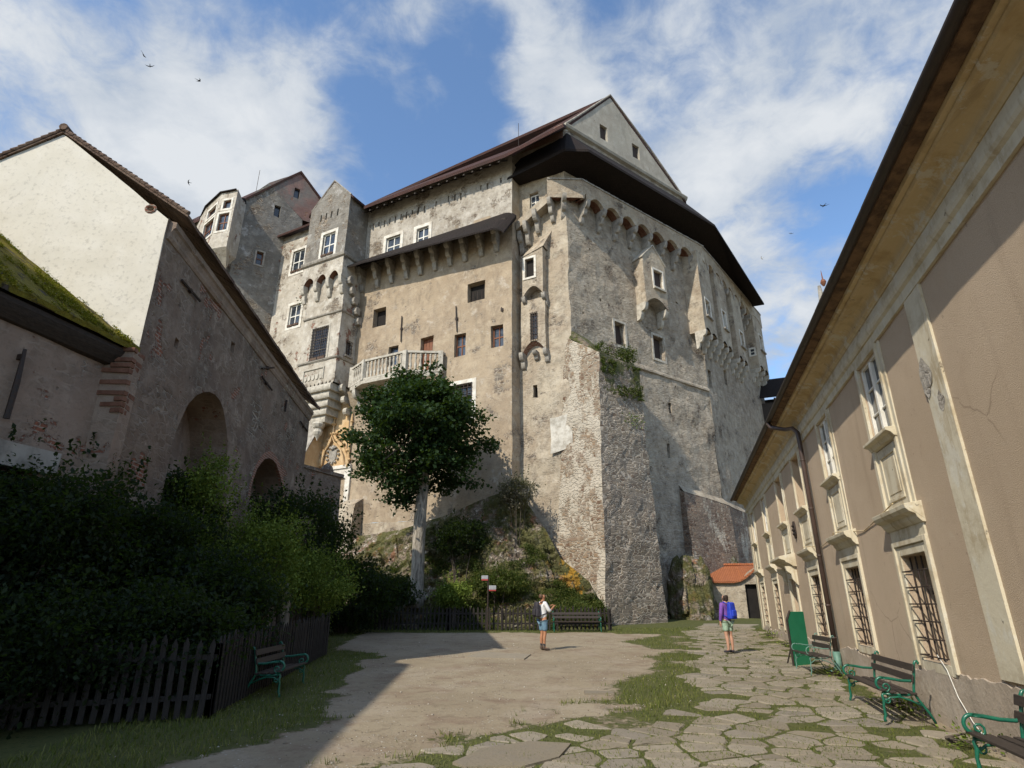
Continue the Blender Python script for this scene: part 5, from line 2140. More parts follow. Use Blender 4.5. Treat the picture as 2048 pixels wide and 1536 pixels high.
def build_gravel():
    r = np.random.default_rng(17)
    P, S = [], []
    for _ in range(14000):
        y = 5.5 + 22 * r.uniform() ** 1.6
        x = r.uniform(-5, 6)
        if in_poly(x, y, path_poly):
            continue
        if noise.noise(Vector((x * .8, y * .8, 5))) + r.uniform(-.5, .5) < .1:
            continue
        P.append((x, y, gz(x, y) + .002))
        S.append(r.uniform(.005, .016) * (2.2 if r.uniform() < .04 else 1))
    P, S = np.array(P), np.array(S)[:, None, None]
    base = np.array([[1, 0, 0], [-1, 0, 0], [0, 1, 0], [0, -1, 0], [0, 0, .7], [0, 0, -.4]], float)
    V = P[:, None, :] + base[None] * S * r.uniform(.6, 1.4, (len(P), 6, 1))
    F = np.array([[0, 2, 4], [2, 1, 4], [1, 3, 4], [3, 0, 4], [2, 0, 5], [1, 2, 5], [3, 1, 5], [0, 3, 5]])
    T = (np.arange(len(P))[:, None, None] * 6 + F[None]).reshape(-1, 3)
    t = NT('loose_gravel')
    g = t.node('ShaderNodeNewGeometry')
    m = t.done(t.ramp(g.outputs['Random Per Island'], [(0, (.14, .11, .08)), (.5, (.3, .25, .19)), (.9, (.42, .38, .32)), (1, (.6, .57, .5))]), None, .9)
    ob = raw_mesh('gravel', V.reshape(-1, 3), T, m)
    tag(ob, 'loose gravel scattered over the bare dirt of the courtyard', 'gravel', kind='stuff')


build_gravel()

# ------------------------------------------------------------------ right-hand baroque house
M['h_plaster'] = None


def m_house():
    t = NT('tan_roughcast')
    big, med, fine = t.noise(.35, 5, .6), t.noise(2, 6, .65), t.noise(75, 5, .7)
    c = t.mix(t.mask(big, .35, .65), (.46, .355, .25), (.51, .40, .29))
    c = t.mix(t.m('MULTIPLY', t.mask(med, .5, .75), .35), c, (.40, .30, .21))
    # lime blooms where the plaster has washed out near the foot
    z = t.sepz()[2]
    low = t.mask(z, 3.6, .7)
    wash = t.mask(t.noise(1.2, 7, .7, t.scale(t.uv, 1, .45)), .5, .72)
    c = t.mix(t.m('MULTIPLY', t.m('MULTIPLY', low, wash), .75), c, (.45, .37, .27))
    st = t.mask(t.noise(1.0, 5, .6, t.scale(t.uv, 2.2, .13)), .55, .78)
    c = t.mix(t.m('MULTIPLY', st, .42), c, (.24, .175, .12))
    pt = t.mask(t.noise(.8, 8, .7, t.scale(t.obj, 1, 1, 1, (14, 3, 9))), .60, .64)
    c = t.mix(t.m('MULTIPLY', pt, .35), c, (.50, .42, .32))
    ve = t.voro(t.warp(t.warp(t.uv, 1.1, .5), 6, .08), .42, 'DISTANCE_TO_EDGE')
    crk = t.m('MULTIPLY', t.mask(ve.outputs['Distance'], .006, .0015), t.mask(t.noise(.5, 4), .52, .6))
    c = t.mix(t.m('MULTIPLY', crk, .5), c, (.22, .16, .11))
    pit = t.mask(t.noise(9, 3, .6), .68, .74)
    c = t.mix(t.m('MULTIPLY', pit, .4), c, (.18, .13, .095))
    h = t.m('ADD', t.m('MULTIPLY', fine, 1.0), t.m('MULTIPLY', t.noise(90, 2), .5))
    c = t.mix(t.m('MULTIPLY', t.mask(fine, .48, .66), .35), c, (.30, .22, .15))
    return t.done(c, t.bump(h, .010), .95)


def m_trim(name='cream_trim', base=(.58, .52, .39), dark=(.42, .35, .235)):
    t = NT(name)
    med, fine = t.noise(1.6, 7, .68), t.noise(16, 5, .65)
    c = t.mix(t.mask(med, .45, .68), base, dark)
    st = t.mask(t.noise(1.0, 6, .65, t.scale(t.uv, 5, .35)), .5, .72)
    c = t.mix(t.m('MULTIPLY', st, .75), c, (.36, .275, .165))
    wh = t.mask(t.noise(2.4, 8, .75, t.scale(t.obj, 1, 1, .6, (3, 8, 1))), .53, .62)
    c = t.mix(t.m('MULTIPLY', wh, .8), c, (.6, .565, .47))
    ch = t.mask(t.noise(5, 6, .7), .66, .7)
    c = t.mix(t.m('MULTIPLY', ch, .75), c, (.25, .2, .15))
    h = t.m('ADD', t.m('MULTIPLY', med, .5), t.m('SUBTRACT', t.m('MULTIPLY', fine, .4), ch))
    return t.done(c, t.bump(h, .012), .9)


M['h_plaster'] = m_house()
M['h_trim'] = m_trim()
M['h_cove'] = m_trim('ochre_cornice', (.56, .44, .26), (.44, .32, .165))
M['h_base'] = mat_render('house_plinth', (.43, .36, .285), (.37, .30, .23), (.49, .42, .34), stone=-.5, bump=.03, course=.05, light=(.52, .46, .37), pits=.3)
house = thing('courtyard_house', 'long tan two-storey house with cream window panels and brown downpipe right of the path', 'house',
              (FH.p[0], FH.p[1], 0))
HU0, HU1 = -9.0, 22.7
WAX = [.82, 4.66, 16.4, 20.8]
NAX = [8.6, 12.1]
DAX = 12.2
LAX = [.72, 4.5, 8.55, 16.2, 20.4]
wz0, wz1 = 4.5, 5.92
holes = [(c - .55, c + .55, wz0, wz1) for c in WAX] + [(c - .62, c + .62, 4.36, 5.92) for c in NAX]
lows = [(c - .55, c + .55, .92, 2.5) for c in LAX]
door_r = (DAX - .6, DAX + .6, .12, 2.55)
holes2 = holes + lows + [door_r]
more = []
holes2 += [(c - .55, c + .55, wz0, wz1) for c in more] + [(c - .55, c + .55, .92, 2.5) for c in more]
mb = MB()
PL = .78
dz = [(HU0, -.3), (DAX - .6, -.3), (DAX - .6, .119), (DAX + .6, .119), (DAX + .6, -.3), (HU1, -.3), (HU1, 6.75), (HU0, 6.75)]
mb.wall(FH, [(HU0, -.3), (HU1, -.3), (HU1, 6.8), (HU0, 6.8)], holes2, depth=.42, step=.6)
mb.patch(FH.pt(HU1, -.3, 0), FH.pt(HU1, -.3, -8), FH.pt(HU1, 6.8, -8), FH.pt(HU1, 6.8, 0), 8, 8)
mb.patch(FH.pt(HU0, -.3, 0), FH.pt(HU0, -.3, -8), FH.pt(HU0, 6.8, -8), FH.pt(HU0, 6.8, 0), 8, 8)
mb.build('wall', M['h_plaster'], house, disp=.012, freq=.8)
# plinth with broken render
mb = MB()
pp = [(HU0, -.35)]
pp += [(HU1, -.35)]
u = HU1
top_pts = []
while u > HU0:
    top_pts.append((u, .74 + .2 * noise.noise(Vector((u * .6, 0, 3))) + .06 * noise.noise(Vector((u * 2.3, 2, 0))) + .05 * noise.noise(Vector((u * 9, 2, 5))) + (.1 if u < 0 else 0)))
    u -= .1
top_pts.append((HU0, .8))


def keep(a, b):
    return [(x, z) for x, z in top_pts if a <= x <= b]


for a, b in ((HU0, DAX - .75), (DAX + .75, HU1)):
    t_ = keep(a, b)
    mb.wall(FH, [(a, -.35), (b, -.35), (b, .75)] + [p for p in t_ if a + .05 < p[0] < b - .05] + [(a, .75)], (), step=.35, o=.022)
    n_ = len(t_)
    for p, q in zip(t_[:-1], t_[1:]):
        mb.add([FH.pt(p[0], p[1], .022), FH.pt(q[0], q[1], .022), FH.pt(q[0], q[1] + .02, -.02), FH.pt(p[0], p[1] + .02, -.02)], [(0, 1, 2, 3)])
mb.build('plinth', M['h_base'], house, disp=.012, freq=1.2)


def ring(mb, u0, u1, z0, z1, w, o0, o1, top=True, bot=True):
    mb.box(FH, u0 - w, u0, z0 - (w if bot else 0), z1 + (w if top else 0), o0, o1)
    mb.box(FH, u1, u1 + w, z0 - (w if bot else 0), z1 + (w if top else 0), o0, o1)
    if top:
        mb.box(FH, u0, u1, z1, z1 + w, o0, o1)
    if bot:
        mb.box(FH, u0, u1, z0 - w, z0, o0, o1)


def upper_window(c, blind=False):
    u0, u1 = (c - .62, c + .62) if blind else (c - .55, c + .55)
    z0 = 4.36 if blind else wz0
    if blind:
        mb = MB()
        mb.box(FH, u0 + .004, u1 - .004, z0, wz1 - .002, -.42, -.38)
        w = mb.build('blind_niche', M['h_trim'], house)
    else:
        mb = MB()
        fw = .06
        d = -.10
        for b in ((u0, u0 + fw, z0, wz1), (u1 - fw, u1, z0, wz1), (u0 + fw, u1 - fw, z0, z0 + fw), (u0 + fw, u1 - fw, wz1 - fw, wz1)):
            mb.box(FH, *b, d, d + .07)
        mb.box(FH, c - .045, c + .045, z0 + fw, wz1 - fw, d + .005, d + .085)
        for i in (1, 2):
            z = z0 + (wz1 - z0) * i / 3
            mb.box(FH, u0 + fw, c - .045, z - .016, z + .016, d + .01, d + .05)
            mb.box(FH, c + .045, u1 - fw, z - .016, z + .016, d + .01, d + .05)
        w = mb.build('window', M['white_paint'], house, bevel=.006)
        g = MB()
        g.box(FH, u0 + .01, u1 - .01, z0 + .01, wz1 - .01, d - .02, d + .02)
        g.build('glass_pane', M['glass'], w)
    s = MB()
    ring(s, u0, u1, 3.22, wz1, .1, -.02, .05, bot=False)
    ring(s, u0 - .1, u1 + .1, 3.22, wz1 + .1, .12, -.02, .022, bot=False)
    s.build('surround', M['h_trim'], w, bevel=.01)
    s = MB()
    s.prism_u(FH, [(-.05, z0 - .2), (.06, z0 - .16), (.1, z0 - .1), (.17, z0 - .07), (.17, z0 - .02), (-.05, z0 + .0)], u0 - .12, u1 + .12)
    s.build('sill', M['h_trim'], w, disp=.008, freq=3, bevel=.008)
    s = MB()
    pz0, pz1 = 3.23, z0 - .2
    s.box(FH, u0, u1, pz0, pz1, -.05, .012)
    ring(s, u0 + .2, u1 - .2, pz0 + .2, pz1 - .16, .06, -.02, .03)
    s.box(FH, u0 + .26, u1 - .26, pz0 + .26, pz1 - .22, -.02, .022)
    s.build('apron_panel', M['h_trim'], w, bevel=.008)
    # moulded head bulging up into the cornice
    s = MB()
    s.prism(FH, [(u0 - .22, wz1 + .22), (u1 + .22, wz1 + .22), (u1 + .22, wz1 + .36), (u1 + .1, wz1 + .44), (u0 - .1, wz1 + .44), (u0 - .22, wz1 + .36)], -.02, .075)
    s.build('window_head', M['h_trim'], w, bevel=.012)
    return w


for c in WAX + more:
    upper_window(c)
for c in NAX:
    upper_window(c, True)


def lower_window(c):
    u0, u1 = c - .55, c + .55
    z0, z1 = .92, 2.5
    mb = MB()
    mb.box(FH, u0 + .004, u1 - .004, z0, z1 - .002, -.42, -.37)
    mb.box(FH, c - .04, c + .04, z0, z1, -.37, -.33)
    mb.box(FH, u0, u1, 1.9, 1.96, -.37, -.33)
    w = mb.build('window', M['shutter'], house)
    s = MB()
    ring(s, u0, u1, z0, z1, .15, -.04, .02)
    ring(s, u0 - .15, u1 + .15, z0 - .1, z1 + .15, .09, -.02, .05, bot=False)
    s.box(FH, u0 - .24, u1 + .24, z1 + .15, 2.98, -.03, .03)
    s.build('surround', M['h_trim'], w, bevel=.01)
    s = MB()
    s.prism_u(FH, [(-.05, 2.9), (.05, 2.92), (.1, 2.98), (.12, 3.04), (.2, 3.08), (.24, 3.13), (.25, 3.19), (-.05, 3.25)], u0 - .3, u1 + .3)
    s.build('cornice', M['h_trim'], w, disp=.012, freq=2.5, bevel=.008)
    g = MB()
    for i in range(5):
        u = u0 + .06 + (u1 - u0 - .12) * i / 4
        g.tube([FH.pt(u, z0 + .02, -.1), FH.pt(u, z1 - .02, -.1)], .013, 6)
    # the basket stands forward of the wall in the lower part
    for i in range(6):
        z = z0 + .08 + i * .25
        g.tube([FH.pt(u0 + .05, z, -.08), FH.pt(u0 + .05, z, .05), FH.pt(u1 - .05, z, .05), FH.pt(u1 - .05, z, -.08)], .011, 5)
    g.build('grille', M['iron'], w)
    return w


for c in LAX + more:
    lower_window(c)
# door
mb = MB()
mb.box(FH, door_r[0] + .004, door_r[1] - .004, door_r[2] - .1, door_r[3], -.42, -.35)
for i in range(5):
    a = door_r[0] + .02 + (1.16) * i / 5
    mb.box(FH, a, a + .21, door_r[2], door_r[3] - .05, -.348, -.325)
dr = mb.build('door', M['h_trim'], house)
s = MB()
ring(s, door_r[0], door_r[1], door_r[2], door_r[3], .18, -.04, .05, bot=False)
s.box(FH, door_r[0] - .18, door_r[1] + .18, door_r[3] + .18, 2.94, -.03, .07)
s.build('surround', M['h_trim'], dr, bevel=.01)
s = MB()
s.prism_u(FH, [(-.05, 2.88), (.1, 2.9), (.2, 2.98), (.3, 3.02), (.34, 3.08), (.5, 3.13), (.5, 3.2), (-.05, 3.32)], door_r[0] - .5, door_r[1] + .55)
s.build('door_hood', M['h_trim'], dr, disp=.012, freq=2.5, bevel=.008)
for u in (door_r[0] - .3, door_r[1] + .3):
    s = MB()
    s.prism_u(FH, [(0, 2.9), (.34, 2.9), (.3, 2.75), (.18, 2.66), (.16, 2.5), (.06, 2.36), (0, 2.3)], u - .09, u + .09)
    s.build('bracket', M['h_trim'], dr, bevel=.008)
# pilasters
for u, z0 in ((-1.62, .9), (10.4, None), (22.45, .6)):
    if z0 is None:
        continue
    mb = MB()
    mb.wall(FH, [(u - .3, z0), (u + .3, z0), (u + .3, 6.0), (u - .3, 6.0)], (), step=.3, o=.035)
    mb.box(FH, u - .3, u - .298, z0, 6.0, 0, .035)
    mb.box(FH, u + .298, u + .3, z0, 6.0, 0, .035)
    pil = mb.build('pilaster', M['h_trim'], house, disp=.006, freq=2)
    if u == -1.62:
        for (cu, cz, ru, rz_) in ((-1.42, 4.75, .2, .26), (-1.7, 4.32, .1, .13)):
            mb = MB()
            mb.wall(FH, [(cu + ru * math.cos(a) * (1 + .22 * math.sin(3 * a + cu) + .14 * math.sin(7 * a)), cz + rz_ * math.sin(a) * (1 + .2 * math.sin(4 * a + 1))) for a in [2 * math.pi * i / 14 for i in range(14)]], (), step=.1, o=.042)
            mb.build('bare_patch', M['upper'], pil, disp=.01, freq=6)
# frieze, cornice and cove
mb = MB()
mb.prism_u(FH, [(-.1, 5.98), (.045, 5.98), (.045, 6.13), (.085, 6.17), (.1, 6.22), (.1, 6.28), (.06, 6.31), (.06, 6.5), (-.1, 6.5)], HU0, HU1)
mb.build('frieze', M['h_trim'], house, disp=.006, freq=2)
mb = MB()
cv = [(-.1, 6.45), (.075, 6.45), (.09, 6.48), (.115, 6.5), (.12, 6.53), (.1, 6.56)] + [(.1 + .2 * (1 - math.cos(a)), 6.57 + .13 * math.sin(a)) for a in [math.pi / 2 * i / 7 for i in range(8)]] + [(.33, 6.71), (.35, 6.74), (.345, 6.77), (.41, 6.79), (.42, 6.83), (.41, 6.88), (-.1, 6.95)]
mb.prism_u(FH, cv, HU0, HU1 + .35)
mb.build('cornice', M['h_cove'], house, disp=.012, freq=2)
mb = MB()
mb.prism_u(FH, [(.40, 6.84), (.58, 6.88), (.6, 6.96), (.40, 6.96)], HU0, HU1 + .34)
M['eave_mud'] = mat_flat('rough_eave_boards', (.20, .125, .07), (.08, .05, .032), .95, 5, .05)
mb.build('eave_boards', M['eave_mud'], house, disp=.012, freq=3)
mb = MB()
for i in range(64):
    a = HU0 + (HU1 + .3 - HU0) * i / 64
    b = HU0 + (HU1 + .3 - HU0) * (i + 1) / 64
    slab(mb, [FH.pt(a, 6.98, .6), FH.pt(b, 6.98, .6), FH.pt(b, 10.4, -4), FH.pt(a, 10.4, -4)], .1)
slab(mb, [FH.pt(HU0, 10.4, -4), FH.pt(HU1 + .3, 10.4, -4), FH.pt(HU1 + .3, 7, -8.6), FH.pt(HU0, 7, -8.6)], .1)
mb.build('roof', M['tile_brown'], house)
mb = MB()
go, gzz, gr_ = .66, 6.93, .075
K = 9
for i in range(20):
    a = HU0 + (HU1 + .35 - HU0) * i / 20
    b = HU0 + (HU1 + .35 - HU0) * (i + 1) / 20 + .03
    rr_ = gr_ + .003 * (i % 2)
    prof = [(go + rr_ * math.cos(t_), gzz + rr_ * math.sin(t_)) for t_ in [math.pi + math.pi * j / K for j in range(K + 1)]]
    prof += [(o * .93 + go * .07, z + .006) for o, z in prof[::-1]]
    mb.prism_u(FH, prof, a, b)
mb.build('gutter', M['gutter'], house)
# downpipe
dpu = 6.9
mb = MB()
path = [FH.pt(8.1, 6.86, .66), FH.pt(8.0, 6.7, .62), FH.pt(7.6, 6.5, .3), FH.pt(7.2, 6.42, .2), FH.pt(dpu, 6.2, .14), FH.pt(dpu, 5.9, .13), FH.pt(dpu, .62, .13)]
mb.tube(path, [.07, .062, .06, .06, .06, .06, .06], 12)
for z in (5.4, 4.1, 2.9, 1.7, .95):
    mb.tube([FH.pt(dpu, z, .13), FH.pt(dpu, z + .04, .13)], .068, 12)
dp = mb.build('downpipe', M['pipe'], house, smooth=True)
mb = MB()
mb.tube([FH.pt(dpu, .66, .13), FH.pt(dpu, .35, .13), FH.pt(dpu + .0, .2, .2), FH.pt(dpu - .05, .13, .42)], [.085, .085, .085, .09], 12)
mb.build('pipe_shoe', M['green_pale'], dp, smooth=True)
# cable
mb = MB()
cb = [FH.uv(1882, 1310), FH.uv(1902, 1340), FH.uv(1925, 1395), FH.uv(1955, 1445), FH.uv(1985, 1482)]
mb.tube([FH.pt(u, z, .05) for u, z in cb], .006, 6)
mb.build('cable', M['white_paint'], house)
mb = MB()
mb.tube([FH.pt(.5, 3.28, .2), FH.pt(2.1, 3.22, .03), FH.pt(3.0, 3.12, .02), FH.pt(3.9, 3.2, .06), FH.pt(4.7, 3.27, .2), FH.pt(5.6, 3.24, .04), FH.pt(6.9, 3.16, .03), FH.pt(8.5, 3.27, .2)], .011, 6)
mb.build('cable', M['h_cove'], house)
# oval plaque and small notice
mb = MB()
pz = FH.uv(1591, 1060)
mb.prism(FH, [(pz[0] + .17 * math.cos(a), pz[1] + .27 * math.sin(a)) for a in [2 * math.pi * i / 20 for i in range(20)]], -.02, .05)
for i in range(6):
    mb.lathe([(.01, -.05), (.05, 0), (.01, .06)], FH.pt(pz[0] + .08 * math.cos(i * 1.05), pz[1] + .14 * math.sin(i * 1.05), .06), 6)
mb.build('oval_plaque', M['iron'], house)
pn_ = FH.uv(1579, 1238)
mb = MB()
mb.box(FH, pn_[0] - .18, pn_[0] + .18, pn_[1] - .15, pn_[1] + .15, .0, .06)
mb.build('notice_plate', M['stone_white'], house)

# ------------------------------------------------------------------ left: gabled arcade house
KS = .95
SK = KS / .78


def sz_(z):
    return CAM_H + (z - CAM_H) * SK


def sc_(P):
    return [(u * SK, max(0.0, sz_(z))) for u, z in P]


NC = Vector((-.689 * 12.5 * KS, 12.5 * KS, 0))
FA = Frame(NC, -5.4)
FGB = Frame(NC, -95.4)
arc = thing('arcade_house', 'old house with a bright white gable and a dark arched side wall behind the shrubs', 'house', (NC[0], NC[1], 0))
AL = 12.3 * SK
EZ = sz_(9.0)
# arches: outline in (u,z)


def arch_hole(uL, uR, ztop, zspring, z0=.4):
    n = 14
    c = (uL + uR) / 2
    w = (uR - uL) / 2
    return [(uL, z0), (uR, z0)] + [(c + w * math.cos(a), zspring + (ztop - zspring) * math.sin(a)) for a in [math.pi * i / n for i in range(n + 1)]][0:n + 1]


h1 = sc_(arch_hole(2.0, 4.95, 6.42, 4.7))
h2 = sc_(arch_hole(6.9, 10.3, 6.0, 4.5))
mb = MB()
holes_s = [FA.R(346, 676, 356, 697), FA.R(460, 682, 468, 706)]
mb.wall(FA, [(0, 0), (AL, 0), (AL, EZ - .2), (0, EZ - .2)], [h1, h2] + holes_s, depth=1.1, step=.5, mrev=1, mback=1)
mb.patch(FA.pt(AL, 0, 0), FA.pt(AL, 0, -5), FA.pt(AL, EZ, -5), FA.pt(AL, EZ, 0), 5, 8)
mb.build('arcade_wall', [M['arcade'], M['low_house']], arc, disp=.07)
for hh in (h2,):
    mb = MB()
    P = hh[2:]
    c = sum(p[0] for p in P) / len(P)
    zc_ = min(p[1] for p in P)
    n = len(P)
    outer_ = [(c + (p[0] - c) * 1.09, zc_ + (p[1] - zc_) * 1.13 + .02) for p in P]
    for i in range(n - 1):
        mb.hull([FA.pt(P[i][0], P[i][1], o) for o in (-.1, .012)][:1] + [FA.pt(P[i + 1][0], P[i + 1][1], -.1), FA.pt(outer_[i][0], outer_[i][1], -.1), FA.pt(outer_[i + 1][0], outer_[i + 1][1], -.1),
                 FA.pt(P[i][0], P[i][1], .012), FA.pt(P[i + 1][0], P[i + 1][1], .012), FA.pt(outer_[i][0], outer_[i][1], .012), FA.pt(outer_[i + 1][0], outer_[i + 1][1], .012)])
    mb.build('arch_ring', M['brick'], arc, disp=.07)
ZGB = FGB.uv(277, 702)[1]
gp = [FGB.uv(342, 442), FGB.uv(128, 268)]
ga = gp[1]
GL = ga[0] * 2.05
mb = MB()
vent = FGB.uv(302, 418)
vh = [(vent[0] + .11 * math.cos(a), vent[1] + .1 * math.sin(a)) for a in [2 * math.pi * i / 10 for i in range(10)]]
mb.wall(FGB, [(0, ZGB), (GL, ZGB), (GL, EZ - .25), (ga[0], ga[1]), (0, sz_(8.8))], [vh], depth=.3, step=.3, mback=1)
mb.build('gable_wall', [M['white_gable'], M['dark']], arc, disp=.03)
mb = MB()
mb.wall(FGB, [(0, 0), (GL, 0), (GL, ZGB), (0, ZGB)], (), step=.6)
mb.build('gable_base', M['low_house'], arc, disp=.03)
mb = MB()
mb.tube([FGB.pt(u, z, .0) for u, z in vh], .035, 6, closed=True)
mb.build('vent_ring', M['brick'], arc)
# cornice below the eaves
mb = MB()
ce = EZ - .25
mb.prism_u(FA, [(-.1, ce - .5), (.04, ce - .46), (.08, ce - .38), (.08, ce - .3), (.12, ce - .2), (.17, ce - .16), (.17, ce - .02), (-.1, ce + .05)], .06, AL)
mb.build('cornice', M['low_house'], arc, disp=.02)
# roof: many courses of tiles with an uneven eave
mb = MB()
NR = 56
ev_z, ap_z = EZ - .06, ga[1] + .1
for i in range(NR):
    a = -.05 + (AL + .18) * i / NR
    b = -.05 + (AL + .18) * (i + 1) / NR
    w_ = random.uniform(-.02, .02)
    slab(mb, [FA.pt(a, ev_z + w_, .42), FA.pt(b, ev_z + w_, .42), FA.pt(b, ap_z + w_, -ga[0]), FA.pt(a, ap_z + w_, -ga[0])], .09)
slab(mb, [FA.pt(-.05, ap_z, -ga[0]), FA.pt(AL + .13, ap_z, -ga[0]), FA.pt(AL + .13, EZ - .4, -GL - .4), FA.pt(-.05, EZ - .4, -GL - .4)], .09)
rf = mb.build('roof', M['tile_brown'], arc)
mb = MB()
for side in (0, 1):
    k = 24
    for i in range(k):
        t0, t1 = i / k, (i + 1.12) / k

        def P_(t):
            if side == 0:
                return .42 + (-ga[0] - .42) * t, ev_z + (ap_z - ev_z) * t
            return (-GL - .4) + (-ga[0] + GL + .4) * t, EZ - .4 + (ap_z - EZ + .4) * t
        (o0, z0), (o1, z1) = P_(t0), P_(min(1, t1))
        mb.tube([FA.pt(-.03, z0 + .025, o0), FA.pt(-.03, z1 + .005, o1)], [.06, .048], 8)
mb.tube([FA.pt(-.1, ap_z + .05, -ga[0]), FA.pt(AL, ap_z + .05, -ga[0])], .1, 8)
mb.build('verge_tiles', M['tile_brown'], rf)
mb = MB()
mb.tube([FA.pt(AL + .12, ev_z + .02, .4), FA.pt(AL + .12, ap_z, -ga[0])], .07, 6)
mb.build('end_tiles', M['tile_brown'], rf)
# pier and exposed bricks at the corner
mb = MB()
mb.box(FGB, -.04, .75, 0, ZGB - .02, -.2, .22)
mb.build('corner_pier', M['low_house'], arc, disp=.03)
mb = MB()
for i in range(13):
    if random.random() < .3:
        continue
    z = ZGB - .1 - i * .125
    L_ = random.uniform(.2, .9) * (1 if i < 9 else .5)
    mb.box(FA, -.02, L_ * .35, z, z + .09, -.05, .03)
    mb.box(FGB, -.06, L_, z, z + .09, .1, .245)
mb.build('exposed_bricks', M['brick_dark'], arc, disp=.03, freq=2)
for (x0, y0, x1, y1) in ((358, 560, 395, 602), (520, 737, 545, 735), (520, 753, 540, 780), (570, 800, 567, 823), (598, 843, 612, 862)):
    a, b = FA.uv(x0, y0), FA.uv(x1, y1)
    t = MB()
    t.tube([FA.pt(a[0], a[1], .07), FA.pt(b[0], b[1], .07)], .035, 6)
    t.box(FA, (a[0] + b[0]) / 2 - .05, (a[0] + b[0]) / 2 + .05, (a[1] + b[1]) / 2 - .05, (a[1] + b[1]) / 2 + .05, -.05, .09)
    t.build('tie_anchor', M['iron'], arc)

# gate wall closing the gap to the castle
gw0 = FA.pt(AL, 0, -.2)
gwe = ray_hit(684, 955, (gw0[0] + 2.2, gw0[1] + 2.4), (0.6, -0.8))
gwf = frame2(gw0, gwe)
gl_ = (Vector((gwe[0], gwe[1], 0)) - Vector((gw0[0], gw0[1], 0))).length
zg0, zg1 = gwf.uv(610, 935)[1], gwf.uv(684, 955)[1]
gate = thing('gate_wall', 'shaded brick and stone wall joining the arcade house to the castle portal', 'wall', (gw0[0], gw0[1], 0))
mb = MB()
mb.wall(gwf, [(0, 0), (gl_, 0), (gl_, zg1), (gl_ * .66, zg1 + .12), (0, zg0)], (), step=.4)
mb.patch(gwf.pt(gl_, 0, 0), gwf.pt(gl_, 0, -.7), gwf.pt(gl_, zg1, -.7), gwf.pt(gl_, zg1, 0), 2, 6)
mb.build('wall', M['arcade'], gate, disp=.06)
mb = MB()
mb.hull([gwf.pt(u, z, o) for o in (-.8, .1) for u, z in ((-.05, zg0 - .02), (gl_ + .08, zg1 - .02), (-.05, zg0 + .14), (gl_ + .08, zg1 + .14))])
mb.lathe([(.3, 0), (.34, .1), (.25, .3), (.12, .42), (.02, .5)], gwf.pt(gl_ * .72, zg1 + .15, -.3), 10)
mb.build('coping', M['rubble_dark'], gate, disp=.05)

# ------------------------------------------------------------------ left: low house with the mossy roof
n2 = ray_hit(240, 700, NC, FGB.n)
FW = Frame(n2, 14)
low = thing('mossy_house', 'low shaded house with moss-covered tile roof at the left edge', 'house', (n2[0], n2[1], 0))
ezl = FW.uv(238, 690)[1] - .25
EVZ = ezl + .22
dl = (-1.3, -.55, .1, 3.55)
LB = -11.0
mb = MB()
dr_l = (-2.0 * SK, -.83 * SK, -.2, sz_(3.62))
mb.wall(FW, [(LB, -.4), (.42, -.4), (.42, ezl), (LB, ezl)], [dr_l], depth=.4, step=.5)
mb.build('wall', M['low_house'], low, disp=.05)
mb = MB()
mb.box(FW, dr_l[0] + .01, dr_l[1] - .01, -.1, dr_l[3] - .02, -.42, -.34)
d_ = mb.build('door', M['dark'], low)
mb = MB()
mb.box(FW, dr_l[0] - .3, dr_l[1] + .28, dr_l[3], dr_l[3] + .42, -.1, .1)
mb.build('lintel', M['stone_grey'], d_, disp=.015)
# roof
sg = FGB.uv(90, 542)
SP = FGB.pt(*sg)
oS = (SP - FW.p).dot(FW.n)
slope = (SP.z - EVZ) / (.38 - oS)
RW = 5.4


def u_end(o):
    # where the roof dies into the white gable
    a = FW.p + FW.n * o
    return (FGB.p - a).dot(FGB.n) / FW.d.dot(FGB.n) + .02


mb = MB()
NRL = 34
for i in range(NRL):
    w_ = random.uniform(-.015, .015)
    for k in range(12):
        o0, o1 = .38 - (RW * k / 12), .38 - (RW * (k + 1) / 12)
        P_ = []
        for o_, fr in ((o0, i), (o0, i + 1), (o1, i + 1), (o1, i)):
            ue = u_end(o_)
            P_.append(FW.pt(LB + (ue - LB) * fr / NRL, EVZ + (.38 - o_) * slope + w_, o_))
        mb.patch(*P_, 2, 2)
    a = LB + (u_end(.38) - LB) * i / NRL
    b = LB + (u_end(.38) - LB) * (i + 1) / NRL
    mb.add([FW.pt(a, EVZ + w_, .38), FW.pt(b, EVZ + w_, .38), FW.pt(b, EVZ - .1 + w_, .37), FW.pt(a, EVZ - .1 + w_, .37)], [(0, 1, 2, 3)])
    mb.add([FW.pt(a, EVZ - .1 + w_, .37), FW.pt(b, EVZ - .1 + w_, .37), FW.pt(b, EVZ - .1 + .6 * slope, -.3), FW.pt(a, EVZ - .1 + .6 * slope, -.3)], [(0, 1, 2, 3)])
oR = .38 - RW
slab(mb, [FW.pt(LB, EVZ + RW * slope, oR), FW.pt(u_end(oR), EVZ + RW * slope, oR), FW.pt(u_end(2 * oR), EVZ - .2, 2 * oR), FW.pt(LB, EVZ - .2, 2 * oR)], .1)
lr = mb.build('roof', M['tile_moss'], low, disp=.03, freq=2.5)
mb = MB()
mb.prism_u(FW, [(-.1, EVZ - .53), (.1, EVZ - .48), (.22, EVZ - .33), (.28, EVZ - .22), (.28, EVZ - .13), (-.1, EVZ + .12)], LB, .35)
mb.build('eave_board', M['wood_dark'], low)


